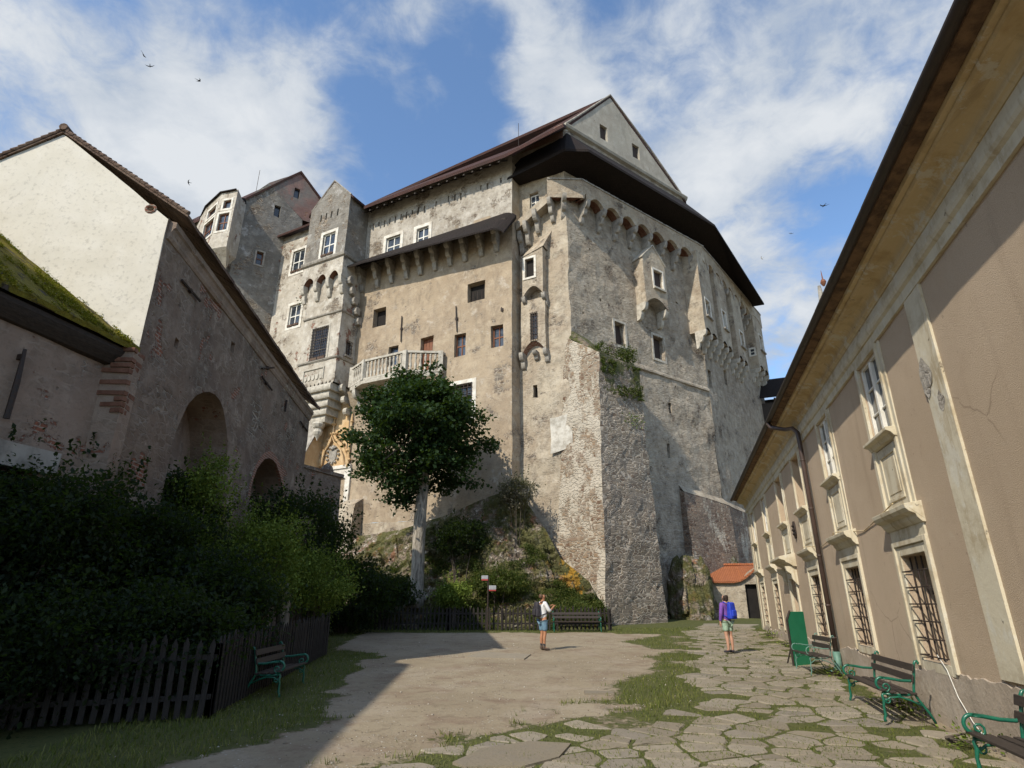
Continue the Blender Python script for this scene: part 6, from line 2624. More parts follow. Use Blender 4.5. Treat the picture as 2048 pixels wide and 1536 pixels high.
def moss_cushions():
    r = np.random.default_rng(4)
    P = []
    for _ in range(30000):
        t = r.uniform(0, 1) ** 1.2
        o = .36 - RW * .8 * t
        u = r.uniform(-6.5, u_end(o) - .03)
        z = EVZ + .02 + (0.38 - o) * slope
        p = FW.pt(u, z, o)
        k = noise.noise(Vector((u * 2.4, t * 2.6, 1))) + noise.noise(Vector((u * 8, t * 8, 4))) * .8
        if k > .08:
            P.append(np.array(p) + r.normal(size=(3, 3)) * .02)
    P = np.concatenate(P)
    V, T = leaf_quads(P - np.array([n2[0], n2[1], 0]), .032, 8, up=1.6, aspect=.9)
    m = mat_leaf('moss', (.10, .09, .012), (.22, .185, .018), (.36, .29, .035))
    ob = raw_mesh('moss', V, T, m, lr)
    ob['kind'] = 'stuff'


moss_cushions()
a, b = FW.uv(40, 700), FW.uv(2, 838)
t = MB()
t.tube([FW.pt(a[0], a[1], .12), FW.pt((a[0] + b[0]) / 2, (a[1] + b[1]) / 2, .14), FW.pt(b[0], b[1], .12)], [.03, .05, .05], 6)
t.box(FW, a[0] - .03, a[0] + .03, a[1] - .2, a[1] - .1, -.05, .14)
t.build('tie_anchor', M['iron'], low)

# unseen block added out of frame at left to throw the long courtyard shade
ww0, ww1 = Vector((-11.2, -6.0, 0)), Vector((-11.45, 6.4, 0))
fw2 = frame2(ww0, ww1)
ln_ = (ww1 - ww0).length
mb = MB()
mb.box(fw2, 0, ln_, 0, 11.6, -8.0, -.15)
mb.build('added_shade_wing', M['low_house'], low)
mb = MB()
slab(mb, [fw2.pt(-.2, 11.9, .1), fw2.pt(ln_ + .1, 11.9, .1), fw2.pt(ln_ + .1, 14.2, -4), fw2.pt(-.2, 14.2, -4)], .2)
slab(mb, [fw2.pt(-.2, 14.2, -4), fw2.pt(ln_ + .1, 14.2, -4), fw2.pt(ln_ + .1, 11.9, -8.2), fw2.pt(-.2, 11.9, -8.2)], .2)
mb.build('added_shade_roof', M['tile_brown'], low)


# ------------------------------------------------------------------ trees and shrubs
def atY(px, py, Y):
    d = ray(px, py)
    return Vector((d[0] * Y / d[1], Y, CAM_H + d[2] * Y / d[1]))


def build_tree():
    Y = 33.6
    b = atY(831, 1196, Y)
    tr = thing('maple_tree', 'leafy round-headed maple with pale straight trunk behind the picket fence', 'tree', (b[0], b[1], b[2] - .3))
    P = [atY(x, y, Y) for x, y in ((827, 1215), (831, 1190), (835, 1150), (838, 1080), (842, 1020), (848, 960), (852, 900), (850, 830), (848, 775))]
    R = [.64, .46, .37, .35, .335, .31, .24, .14, .05]
    mb = MB()
    mb.tube(P, R, 14)
    r = np.random.default_rng(21)
    for k in range(5):
        a = r.uniform(0, 6.28)
        d = Vector((math.cos(a), math.sin(a), 0))
        mb.tube([P[1] + Vector((0, 0, .1)), P[1] + d * .6 - Vector((0, 0, .1)), P[1] + d * 1.0 - Vector((0, 0, .5))], [.3, .2, .06], 8)
    mb.build('trunk', M['bark'], tr, disp=.07, freq=1.1, smooth=True)
    c = atY(838, 868, Y)
    top, bot = atY(850, 738, Y).z, atY(840, 1000, Y).z
    ctr = np.array([c[0], c[1], (top + bot) / 2 + .2])
    rad = np.array([3.95, 3.7, (top - bot) / 2])
    limbs = MB()
    cl = []
    for _ in range(760):
        v = r.normal(size=3)
        v /= np.linalg.norm(v)
        k = .96 + .42 * noise.noise(Vector(v * 1.9) + Vector((3, 1, 8))) + .40 * noise.noise(Vector(v * 4.6))
        if v[2] > 0:
            k *= 1 - .30 * v[2] * (1 - v[2]) * 2.2
        rr = r.uniform(.30, 1.0) ** .5 * k
        p = ctr + v * rad * rr
        if noise.noise(Vector(p * .75) + Vector((9, 9, 9))) < -.18 and rr > .55:
            continue
        cl.append(p)
    for i in range(26):
        p = Vector(cl[(i * 23) % len(cl)])
        s = P[5] + (P[7] - P[5]) * r.uniform(0, .9)
        m = s + (p - s) * .5 + Vector((0, 0, .35))
        limbs.tube([s, m, p], [.13, .075, .02], 6)
    limbs.build('limb', M['bark_dark'], tr, smooth=True)
    L = []
    for p in cl:
        k = int(r.uniform(45, 85))
        o = r.normal(size=(k, 3)) * np.array([.34, .34, .17])
        o[:, 2] -= .25 * (o[:, 0] ** 2 + o[:, 1] ** 2)
        L.append(p + o)
    L = np.concatenate(L)
    V, T = leaf_quads(L - np.array(ROOT[tr.name]), .18, 31, up=.8, aspect=.85, droop=.35, lo=.45, hi=1.6)
    raw_mesh('crown', V, T, M['leaf_tree'], tr)
    print('tree leaves', len(L))


build_tree()


def shrub(label, px, py, Y, rx, rz, n, leafm, size, seed, name='shrub', group=None, ry=None, sprigs=0, stem='bark_dark', lo=.35):
    c = atY(px, py, Y)
    zg = ground_z(c[0], c[1])
    t = thing(name, label, 'shrub', (c[0], c[1], zg), group)
    r = np.random.default_rng(seed)
    mb = MB()
    tips = []
    ry = ry or rx
    for i in range(7):
        a = r.uniform(0, 6.28)
        p0 = Vector((c[0] + .25 * math.cos(a), c[1] + .25 * math.sin(a), zg - .1))
        p2 = Vector((c[0] + rx * .6 * math.cos(a), c[1] + ry * .6 * math.sin(a), c[2] + rz * .3))
        p1 = (p0 + p2) / 2 + Vector((-.2 * math.cos(a), -.2 * math.sin(a), .3))
        mb.tube([p0, p1, p2], [.045, .03, .01], 6)
    mb.build('stem', M[stem], t)
    cl = []
    while len(cl) < n:
        v = r.normal(size=3)
        v /= np.linalg.norm(v)
        k = 1 + .38 * noise.noise(Vector(v * 2.2) + Vector((seed, 0, 0))) + .2 * noise.noise(Vector(v * 6))
        q = np.array([c[0], c[1], c[2]]) + v * np.array([rx, ry, rz]) * k * r.uniform(lo, 1.0) ** .6
        if q[2] < zg + .1:
            continue
        if noise.noise(Vector(q * 1.3) + Vector((seed, 3, 1))) < -.25:
            continue
        cl.append(q)
    L = []
    for p in cl:
        k = int(r.uniform(22, 46))
        L.append(p + r.normal(size=(k, 3)) * np.array([.2, .2, .12]))
    # upright shoots that break the outline
    for _ in range(sprigs):
        v = r.normal(size=3)
        v[2] = abs(v[2])
        v /= np.linalg.norm(v)
        base = np.array([c[0], c[1], c[2]]) + v * np.array([rx, ry, rz]) * r.uniform(.85, 1.1)
        d = v * .4 + np.array([0, 0, 1.0])
        ln = r.uniform(.3, .8)
        k = int(ln * 34)
        s = r.uniform(0, 1, k)[:, None]
        L.append(base + d * s * ln + r.normal(size=(k, 3)) * .045 * (1.2 - s))
    L = np.concatenate(L)
    V, T = leaf_quads(L - np.array(ROOT[t.name]), size, seed + 100, up=.6, aspect=.6, droop=.2)
    raw_mesh('foliage', V, T, leafm, t)
    return t


GS = 'shrubs behind the left picket fence'
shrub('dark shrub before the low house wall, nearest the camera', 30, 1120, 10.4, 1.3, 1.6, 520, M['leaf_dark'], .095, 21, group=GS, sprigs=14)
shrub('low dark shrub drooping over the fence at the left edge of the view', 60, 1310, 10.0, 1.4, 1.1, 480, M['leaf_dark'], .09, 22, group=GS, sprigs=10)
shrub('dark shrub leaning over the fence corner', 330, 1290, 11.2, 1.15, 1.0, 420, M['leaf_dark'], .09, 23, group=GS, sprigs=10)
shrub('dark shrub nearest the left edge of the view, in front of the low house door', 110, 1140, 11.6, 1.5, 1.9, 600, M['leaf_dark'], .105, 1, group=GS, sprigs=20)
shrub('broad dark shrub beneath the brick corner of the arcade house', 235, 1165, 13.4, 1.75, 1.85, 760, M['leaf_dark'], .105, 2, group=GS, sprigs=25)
shrub('low dark shrub directly behind the nearest pickets', 190, 1300, 11.6, 1.7, 1.1, 480, M['leaf_dark'], .10, 3, group=GS, sprigs=10)
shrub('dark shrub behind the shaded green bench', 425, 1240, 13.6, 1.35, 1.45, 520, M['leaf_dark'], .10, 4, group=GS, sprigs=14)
shrub('tall pale green shrub with upright shoots below the larger arch', 405, 1060, 15.2, .75, 1.75, 330, M['leaf_light'], .075, 5, group=GS, sprigs=40)
shrub('pale green leafy shrub spreading over the fence end', 515, 1120, 16.8, 1.25, 1.3, 470, M['leaf_light'], .075, 6, group=GS, sprigs=40)
shrub('bright green low shrub beside the fence corner post', 625, 1165, 19.9, 1.2, 1.0, 380, M['leaf_light'], .08, 7, group=GS, sprigs=30)
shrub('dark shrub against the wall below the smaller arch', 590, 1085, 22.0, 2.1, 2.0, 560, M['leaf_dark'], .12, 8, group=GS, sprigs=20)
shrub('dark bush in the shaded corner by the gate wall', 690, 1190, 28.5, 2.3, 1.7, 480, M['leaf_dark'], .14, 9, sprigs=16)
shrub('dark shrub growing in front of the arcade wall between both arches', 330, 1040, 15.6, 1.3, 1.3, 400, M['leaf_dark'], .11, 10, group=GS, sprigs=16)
shrub('dark undergrowth at the foot of the rock left of the maple', 770, 1185, 31.2, 1.5, .8, 260, M['leaf_dark'], .14, 12, sprigs=10)
shrub('small green bush sprouting at the maple root', 905, 1190, 31.6, .8, .55, 150, M['leaf_light'], .10, 13, sprigs=8)
shrub('tuft of greenery growing on top of the buttress', 1222, 722, 35.6, .8, .35, 110, M['leaf_ivy'], .12, 14, sprigs=8) if False else None
# pale stump among the leaves
p = atY(570, 1215, 18.8)
st = thing('tree_stump', 'pale bare leaning trunk among the green leaves at the fence end', 'tree trunk', (p[0], p[1], ground_z(p[0], p[1])))
mb = MB()
mb.tube([atY(562, 1275, 18.8), atY(567, 1235, 18.8), atY(572, 1200, 18.8), atY(571, 1168, 18.8)], [.2, .17, .15, .11], 10)
mb.build('trunk', M['bark'], st, disp=.04, freq=2, smooth=True)


def wall_plant(name, label, base, w, h, n, seed, mat='leaf_ivy', size=.13):
    t = thing(name, label, 'plant', tuple(base))
    r = np.random.default_rng(seed)
    P = np.array(base) + r.normal(size=(n, 3)) * np.array([w, w, h]) * .5
    V, T = leaf_quads(P - np.array(tuple(base)), size, seed, up=.5)
    raw_mesh('foliage', V, T, M[mat], t)
    mb = MB()
    for i in range(4):
        b = Vector(base)
        mb.tube([b - FB.n * .4, b + Vector(r.normal(size=3)) * w * .3], [.02, .01], 5)
    mb.build('stem', M['bark_dark'], t)


bpt = FB.pt(2.6, 17.4, 1.5)


def ivy():
    base = FB.pt(2.7, 17.2, 1.6)
    t = thing('wall_plant', 'mossy greenery hanging over the top of the stone buttress', 'plant', tuple(base))
    r = np.random.default_rng(41)
    P = []
    for _ in range(9000):
        u, z = r.uniform(.6, 4.4), 17.6 - 3.4 * r.uniform() ** 1.7
        f = noise.noise(Vector((u * .9, z * .6, 2))) + noise.noise(Vector((u * 3, z * 2.2, 5))) * .6 - (17.6 - z) * .12 + (u - 2) * .08
        if f > -.12:
            p = FB.pt(u, z, 1.95 + .05 * (17 - z) + r.uniform(-.03, .12))
            if z > 16.6:
                p = FB.pt(u, z + r.uniform(0, .5) * (1.2 if u > 1.5 else .5), r.uniform(.9, 1.95))
            P.append(tuple(p))
    P = np.array(P)
    V, T = leaf_quads(P - np.array(tuple(base)), .12, 41, up=.4)
    raw_mesh('foliage', V, T, M['leaf_ivy'], t)
    mb = MB()
    for i in range(5):
        mb.tube([FB.pt(1.2 + i * .6, 17.2, 1.4), FB.pt(1.3 + i * .6, 15.6 + .2 * i, 2.05)], [.03, .012], 5)
    mb.build('stem', M['bark_dark'], t)


ivy()
M['leaf_dry'] = mat_leaf('dry_grey_leaf', (.08, .07, .05), (.15, .13, .09), (.26, .23, .17))
shrub('dry greyish bush high on the rock against the castle wall', 1035, 985, 35.2, 1.0, .8, 150, M['leaf_dry'], .12, 15, sprigs=14)
shrub('dark bush on the rock just right of the maple trunk', 925, 1075, 34.6, 1.7, 1.0, 230, M['leaf_dark'], .13, 16, sprigs=10)
shrub('green bush growing low on the rock behind the signpost', 1000, 1165, 32.6, 1.3, .7, 200, M['leaf_ivy'], .11, 17, sprigs=10)

wall_plant('wall_plant', 'small green sprig halfway up the buttress face', FB.pt(3.1, 12.7, 2.1), .7, .5, 200, 42, 'leaf_light', .11)
wall_plant('wall_plant', 'dark green plant hanging on the bastion above the house eaves', FC.pt(15, FC.uv(1495, 905)[1], .5), 1.0, 2.4, 500, 43, 'leaf_dark', .16)
wall_plant('wall_plant', 'little green plant beside the white stair tower', FM.pt(24.0, FM.uv(613, 600)[1], .4), .8, .8, 160, 44, 'leaf_dark', .15)
for k in range(6):
    u = (-.6, 1.9, 5.9, 9.8, 13.6, 17.5)[k]
    lab = ('weeds at the wall foot beside the nearest bench', 'weeds under the lower window behind the middle bench', 'weeds around the foot of the brown downpipe',
           'weeds at the wall behind the green board', 'weeds at the wall foot right of the door', 'weeds at the wall foot near the far windows')[k]
    b = FH.pt(u, gz(FH.pt(u, 0, .15)[0], FH.pt(u, 0, .15)[1]) + .08, .14)
    wall_plant('weed_clump', lab, b, .5, .2, 240, 60 + k, 'leaf_light', .06)


# ------------------------------------------------------------------ picket fences
def picket_fence(pts, name, label, step, h, post_every=2.3, w=.085, seed=1):
    t = thing(name, label, 'fence', (pts[0][0], pts[0][1], ground_z(*pts[0])))
    root = Vector(ROOT[t.name])
    r = random.Random(seed)
    meshes = []
    for k in range(3):
        hh = h * (1 + .03 * k)
        mb = MB()
        P = [(-w / 2, .04), (w / 2, .04), (w / 2 * (1 - .04 * k), hh - .1), (0, hh), (-w / 2, hh - .1)]
        n = len(P)
        mb.add([(x, -.011, z) for x, z in P] + [(x, .011, z) for x, z in P], [list(range(n))[::-1], list(range(n, 2 * n))] + [(i, (i + 1) % n, n + (i + 1) % n, n + i) for i in range(n)])
        me = bpy.data.meshes.new('picket')
        me.from_pydata([tuple(v) for v in mb.v], [], mb.f)
        me.materials.append(M['wood_fence'])
        meshes.append(me)
    for a, b in zip(pts[:-1], pts[1:]):
        A, B = Vector((*a, ground_z(*a))), Vector((*b, ground_z(*b)))
        ln = (B - A).length
        ang = math.atan2(b[1] - a[1], b[0] - a[0])
        f = Frame(A, math.degrees(math.atan2(b[0] - a[0], b[1] - a[1])))
        sgn = f.n
        k = int(ln / step)
        for i in range(k):
            q = A + (B - A) * ((i + .5) / k)
            o = bpy.data.objects.new('picket', meshes[r.randrange(3)])
            col.objects.link(o)
            o.parent = t
            o.location = q + sgn * .045 - root
            o.rotation_euler = (r.uniform(-.02, .02), r.uniform(-.03, .03), ang)
            o.scale = (1, 1, r.uniform(.96, 1.04))
        for z in (.28, h - .3):
            mb = MB()
            mb.hull([A + Vector((0, 0, z + dz)) + sgn * oo if e == 0 else B + Vector((0, 0, z + dz)) + sgn * oo for oo in (-.02, .03) for dz in (0, .075) for e in (0, 1)])
            mb.build('rail', M['wood_fence'], t)
        m = max(1, int(ln / post_every))
        for i in range(m + 1):
            q = A + (B - A) * (i / m)
            mb = MB()
            mb.abox(q.x - .05, q.x + .05, q.y - .02 + .05, q.y + .1 + .02, q.z - .1, q.z + h - .06)
            mb.build('post', M['wood_fence'], t, bevel=.008)
    return t


fa = [(-8.3, 9.35), (-4.78, 10.45), (-5.62, 19.4)]
picket_fence(fa, 'picket_fence', 'dark picket fence turning a corner around the shrubs on the left', .155, 1.15, seed=3)
picket_fence([(-11.8, 30.4), (-3.0, 30.0), (4.65, 30.0)], 'picket_fence', 'long dark picket fence at the foot of the castle rock', .185, 1.02, seed=4)


# ------------------------------------------------------------------ benches
def make_bench(L, iron, label, cat='bench', slats=4, slim=False):
    t = thing('park_bench', label, cat, (0, 0, 0), 'slatted benches with iron side frames')
    r0 = .019 if not slim else .011

    def arcs(c, r, a0, a1, n):
        return [(c[0] + r * math.cos(math.radians(a0 + (a1 - a0) * i / n)), c[1] + r * math.sin(math.radians(a0 + (a1 - a0) * i / n))) for i in range(n + 1)]
    for sx in (-1, 1):
        x = sx * (L / 2 - .06)
        mb = MB()

        def T(P, r, n=8):
            mb.tube([(x, y, z) for y, z in P], r, n)
        # rear upright and leg in one sweep, curl on top
        T([(.44, 0), (.38, .14), (.27, .32), (.22, .42), (.235, .52), (.27, .68), (.30, .84), (.325, .885), (.355, .895), (.37, .87), (.355, .85)], [r0 * 1.1] * 8 + [r0] * 3)
        # front leg with a knuckle
        T([(-.27, 0), (-.275, .04), (-.25, .10), (-.255, .22), (-.235, .31), (-.25, .37), (-.22, .42)], [r0 * 1.5, r0 * 1.1, r0 * 1.3, r0, r0 * 1.35, r0, r0 * 1.2])
        # seat rail and brace
        T([(-.25, .405), (-.1, .39), (.1, .385), (.23, .41)], r0)
        T([(-.24, .27), (-.14, .345), (.0, .36), (.14, .32), (.3, .24)], r0 * .8)
        # arm: from the back, forward, rolling down into a scroll
        arm = [(.262, .62), (.2, .595), (.05, .60), (-.1, .625), (-.2, .635)]
        arm += arcs((-.215, .545), .092, 80, 250, 9)
        arm += [(-.2, .44), (-.17, .42)]
        T(arm, r0 * 1.15)
        if not slim:
            sc = [(-.175 + (.075 - .006 * k) * math.cos(math.radians(-120 + 45 * k)), .50 + (.075 - .006 * k) * math.sin(math.radians(-120 + 45 * k))) for k in range(11)]
            T(sc, r0 * .75)
            sc = [(-.19 + (.05 - .004 * k) * math.cos(math.radians(60 - 45 * k)), .30 + (.05 - .004 * k) * math.sin(math.radians(60 - 45 * k))) for k in range(9)]
            T(sc, r0 * .65)
        mb.build('side_frame', M[iron], t, smooth=True)
    for i in range(slats):
        y = -.24 + .44 * i / (slats - 1)
        z = .425 + (.02 if i == 0 else 0) - .012 * i * .6
        mb = MB()
        mb.abox(-L / 2, L / 2, y - .048, y + .048, z, z + .03)
        mb.build('seat_slat', M['wood_bench'], t, bevel=.006)
    for (z0, y) in ((.585, .215), (.745, .25)):
        mb = MB()
        mb.hull([(s * L / 2, y + o + (.022 if zz else 0), z0 + zz) for o in (-.012, .014) for zz in (0, .105) for s in (-1, 1)])
        mb.build('back_slat', M['wood_bench'], t, bevel=.006)
    return t


def place(o, loc, ang, sc=1.0):
    o.location = loc
    o.rotation_euler = (0, 0, ang)
    o.scale = (sc, sc, sc)


# local -y is the side one sits facing
angH = math.atan2(FH.d[1], FH.d[0])
if (Vector((math.sin(angH), -math.cos(angH), 0))).dot(FH.n) < 0:
    angH += math.pi
fl_ = (Vector((5.48, 9.9, 0)) + Vector((6.22, 12.13, 0))) / 2
lc = fl_ - FH.n * .25
b1 = make_bench(2.3, 'green_metal', 'dark slatted bench with glossy green scroll arms, against the wall by the downpipe')
place(b1, (lc[0], lc[1], ground_z(lc[0], lc[1]) + .03), angH, .93)
b2 = make_bench(2.3, 'green_metal', 'nearest green-armed bench, cut off by the lower right corner')
q_ = lc - FH.d * 5.02 - FH.n * .0
place(b2, (q_[0] + .07, q_[1], .02), angH, .97)
b3 = make_bench(1.5, 'green_pale', 'thin-framed faded green bench beside the green board', slim=True)
q_ = ground_pt(1632, 1352)
place(b3, (q_[0] + .16, q_[1] + .35, ground_z(q_[0], q_[1]) + .03), angH + .08, .95)
b4 = make_bench(2.3, 'green_metal', 'dark bench with green ends in front of the rear picket fence')
place(b4, (2.98, 29.3, ground_z(0, 29.3)), 0.0, .98)
b5 = make_bench(1.9, 'green_metal', 'shaded bench standing in the grass before the left picket fence')
place(b5, (-4.62, 13.1, ground_z(0, 13.1)), math.pi / 2 + .06, .95)

# ------------------------------------------------------------------ green board
g0, g1 = ground_pt(1590, 1334), ground_pt(1624, 1331)
gb_ = thing('green_board', 'plain dark green standing board with a cut corner beside the faded bench', 'board', tuple(g0))
gd = (g1 - g0)
gd.z = 0
gf = Frame(g0, math.degrees(math.atan2(gd.x, gd.y)))
W_ = gd.length
H_ = 1.33
mb = MB()
mb.prism(gf, [(0, g0.z), (W_, g0.z), (W_, g0.z + H_), (.14, g0.z + H_), (0, g0.z + H_ - .2)], -.03, .0)
mb.build('panel', M['green_board'], gb_, bevel=.006)
mb = MB()
mb.prism(gf, [(-.025, g0.z), (-.002, g0.z), (-.002, g0.z + H_ - .2), (.138, g0.z + H_ + .002), (.138, g0.z + H_ + .03), (-.025, g0.z + H_ - .19)], -.05, .006)
mb.build('edge_strip', M['wood_dark'], gb_)
mb = MB()
mb.tube([gf.pt(W_ * .5, g0.z + 1.0, -.04), gf.pt(W_ * .5, g0.z, -.5)], .02, 6)
mb.build('prop', M['wood_dark'], gb_)

# ------------------------------------------------------------------ signpost
sp = atY(975, 1258, 29.6)
sgp = thing('signpost', 'thin dark post with two small white and red direction signs by the fence', 'signpost', (sp[0], sp[1], ground_z(sp[0], sp[1])))
stop = atY(974, 1151, 29.6)
mb = MB()
mb.tube([(sp[0], sp[1], ground_z(0, 29.6) - .1), (sp[0], sp[1], stop.z)], .035, 8)
mb.build('post', M['iron'], sgp)
M['sign_white'] = mat_flat('sign_white', (.42, .43, .44), (.36, .37, .39), .4, 3)
M['sign_red'] = mat_flat('sign_red', (.36, .05, .045), (.3, .045, .04), .4, 3)
M['sign_ink'] = mat_flat('sign_ink', (.12, .12, .14), (.1, .1, .12), .5, 3)
fS = Frame((sp[0], sp[1] - .05), 90)
for (xa, ya, xb, yb, nl) in ((963, 1151, 976, 1161, 2), (978, 1171, 992, 1182, 3)):
    r = fS.R(xa, ya, xb, yb)
    mb = MB()
    mb.box(fS, r[0], r[1], r[2] + .07, r[3], -.012, .0)
    s_ = mb.build('sign_panel', M['sign_white'], sgp)
    mb = MB()
    mb.box(fS, r[0], r[1], r[2], r[2] + .068, -.012, .002)
    mb.build('red_band', M['sign_red'], s_)
    mb = MB()
    for i in range(nl):
        z = r[3] - .05 - i * .06
        for j in range(4):
            a = r[0] + .04 + j * .072
            mb.box(fS, a, a + .05, z - .02, z, .001, .004)
    mb.build('lettering', M['sign_ink'], s_)


# ------------------------------------------------------------------ people
def skin(name, V, E, R, mat, parent, root=0, sub=2):
    me = bpy.data.meshes.new(name)
    me.from_pydata(V, E, [])
    me.materials.append(mat)
    ob = bpy.data.objects.new(name, me)
    col.objects.link(ob)
    ob.parent = parent
    md = ob.modifiers.new('skin', 'SKIN')
    md.use_smooth_shade = True
    if not me.skin_vertices:
        me.attributes.new
    sv = me.skin_vertices[0].data if me.skin_vertices else None
    if sv is None:
        bm = bmesh.new()
        bm.from_mesh(me)
        bm.verts.layers.skin.verify()
        bm.to_mesh(me)
        bm.free()
        sv = me.skin_vertices[0].data
    for i, r in enumerate(R):
        sv[i].radius = r if isinstance(r, tuple) else (r, r)
        sv[i].use_root = (i == root)
    sb = ob.modifiers.new('subdivision', 'SUBSURF')
    sb.levels = sub
    sb.render_levels = sub
    return ob


M['skin'] = mat_flat('skin', (.50, .28, .19), (.44, .24, .16), .55, 8)
M['skin_tan'] = mat_flat('tanned_skin', (.42, .20, .11), (.36, .17, .09), .55, 8)
M['cloth_white'] = mat_flat('white_cotton', (.74, .74, .74), (.62, .62, .63), .9, 5, .01)
M['cloth_denim'] = mat_flat('blue_denim', (.16, .27, .36), (.11, .20, .28), .9, 8, .008)
M['cloth_purple'] = mat_flat('purple_fleece', (.20, .085, .36), (.15, .06, .28), .95, 6, .012)
M['cloth_mint'] = mat_flat('mint_cotton', (.36, .47, .36), (.24, .34, .25), .9, 14, .008)
M['cloth_black'] = mat_flat('black_nylon', (.03, .028, .033), (.05, .045, .055), .7, 7, .01)
M['cloth_blue'] = mat_flat('blue_nylon', (.025, .06, .50), (.018, .04, .36), .6, 7, .01)
M['hair_dark'] = mat_flat('dark_hair', (.03, .02, .016), (.05, .033, .025), .6, 20, .01)
M['hair_brown'] = mat_flat('brown_hair', (.13, .075, .045), (.08, .05, .03), .6, 20, .01)
M['shoe'] = mat_flat('brown_shoe', (.12, .085, .065), (.07, .05, .04), .7, 9)


def person(label, loc, ang, H, arms, mats, head_tilt=0.0, hair='short', stance=.09):
    """local +y is the way the person faces; arms = ((elbow, wrist, palm_dir) left, right)"""
    k = H / 1.72
    t = thing('person', label, 'person', (0, 0, 0))
    V, E, R = [], [], []

    def add(p, r, prev=None):
        V.append(tuple(c * k for c in p))
        R.append(tuple(x * k for x in r) if isinstance(r, tuple) else r * k)
        if prev is not None:
            E.append((prev, len(V) - 1))
        return len(V) - 1
    pel = add((0, 0, .94), (.145, .105))
    sp1 = add((0, .01, 1.08), (.128, .095), pel)
    che = add((0, .005, 1.27), (.15, .105), sp1)
    upc = add((0, -.01, 1.38), (.12, .08), che)
    nek = add((0, -.005, 1.47), .052, upc)
    ht = head_tilt
    h0 = add((0, .02 - ht * .01, 1.535), (.062, .068), nek)
    h1 = add((0, .015 - ht * .03, 1.60), (.074, .092), h0)
    h2 = add((0, .0 - ht * .05, 1.665), (.068, .078), h1)
    nose = add((0, .112 - ht * .02, 1.595 + ht * .03), .013, h1)
    for s, (el, wr, pd) in zip((-1, 1), arms):
        sh = add((s * .165, -.01, 1.40), .058, upc)
        e = add(el, .042, sh)
        w = add(wr, .028, e)
        pd = Vector(pd).normalized()
        pa = Vector(wr) + pd * .06
        pv = add(tuple(pa), (.03, .02), w)
        side = pd.cross(Vector((0, 0, 1)))
        if side.length < .2:
            side = Vector((0, 1, 0))
        side.normalize()
        nn = pd.cross(side)
        for f, (off, ln) in enumerate(((-.026, .07), (-.009, .08), (.009, .075), (.026, .06))):
            a = pa + side * off + pd * .03
            f1 = add(tuple(a + pd * ln * .45 + nn * .006), .0085, pv)
            add(tuple(a + pd * ln * .9 + nn * .025), .0075, f1)
        th = add(tuple(pa - side * .038 + pd * .005), .010, pv)
        add(tuple(pa - side * .052 + pd * .045), .008, th)
    for s in (-1, 1):
        hp = add((s * .085, 0, .87), (.088, .09), pel)
        kn = add((s * stance, .015, .49), .056, hp)
        cf = add((s * stance, -.018, .36), .054, kn)
        an = add((s * stance, -.015, .09), .036, cf)
        add((s * (stance + .01), .12, .035), .03, an)
    body = skin('body', V, E, R, mats['skin'], t)
    # shirt or hoodie: torso with sleeves
    V, E, R = [], [], []
    a0 = add((0, 0, mats['hem']), (.165, .125))
    a1 = add((0, .01, 1.08), (.15, .115), a0)
    a2 = add((0, .005, 1.27), (.168, .125), a1)
    a3 = add((0, -.01, 1.395), (.13, .088), a2)
    add((0, -.005, 1.445), (.075, .07), a3)
    for s, (el, wr, pd) in zip((-1, 1), arms):
        sh = add((s * .168, -.01, 1.405), .072, a3)
        el, wr = Vector(el), Vector(wr)
        e = add(tuple(el), .06, sh)
        if mats['long']:
            add(tuple(el + (wr - el) * .55), .052, e)
            add(tuple(el + (wr - el) * .95), .042, len(V) - 1)
        else:
            add(tuple(el + (wr - el) * .35), .058, e)
    skin('shirt', V, E, R, mats['shirt'], t)
    V, E, R = [], [], []
    a0 = add((0, 0, .95), (.158, .118))
    for s in (-1, 1):
        hp = add((s * .09, 0, .86), (.10, .105), a0)
        m = add((s * (stance + .005), .005, .70), (.098, .1), hp)
        add((s * (stance + .008), .01, mats['short']), (.096, .098), m)
    skin('shorts', V, E, R, mats['shorts'], t)
    for s in (-1, 1):
        V, E, R = [], [], []
        a0 = add((s * stance, -.03, mats['sock']), .042)
        a1 = add((s * stance, -.03, .06), (.045, .05), a0)
        a2 = add((s * (stance + .008), .07, .045), (.048, .042), a1)
        add((s * (stance + .012), .17, .035), (.044, .03), a2)
        skin('shoe', V, E, R, mats['shoes'], t)
        if mats['sock'] > .12:
            V, E, R = [], [], []
            a0 = add((s * stance, -.02, .10), .043)
            add((s * stance, -.02, mats['sock'] + .07), .045, a0)
            skin('sock', V, E, R, M['cloth_black'], t)
    # hair
    V, E, R = [], [], []
    b0 = add((0, -.012 - ht * .05, 1.685), (.082, .088))
    b1 = add((0, -.045 - ht * .05, 1.61), (.082, .068), b0)
    b2 = add((0, -.055 - ht * .04, 1.545), (.066, .045), b1)
    if hair == 'bob':
        for s in (-1, 1):
            c0 = add((s * .062, -.005 - ht * .04, 1.6), (.032, .05), b1)
            add((s * .07, .0 - ht * .03, 1.515), (.032, .045), c0)
        add((0, -.06, 1.49), (.075, .045), b2)
    skin('hair', V, E, R, mats['hair'], t)
    # eyes and mouth
    for s in (-1, 1):
        mb = MB()
        mb.lathe([(.002, -.009), (.011, -.004), (.012, .003), (.002, .009)], (s * .03 * k, (.096 - ht * .03) * k, (1.615 + ht * .02) * k), 8)
        o = mb.build('eye', M['hair_dark'], t)
        mb = MB()
        mb.lathe([(.004, -.028), (.016, -.01), (.018, .012), (.004, .03)], (s * .083 * k, (.0 - ht * .03) * k, 1.6 * k), 8)
        mb.build('ear', mats['skin'], t)
    mb = MB()
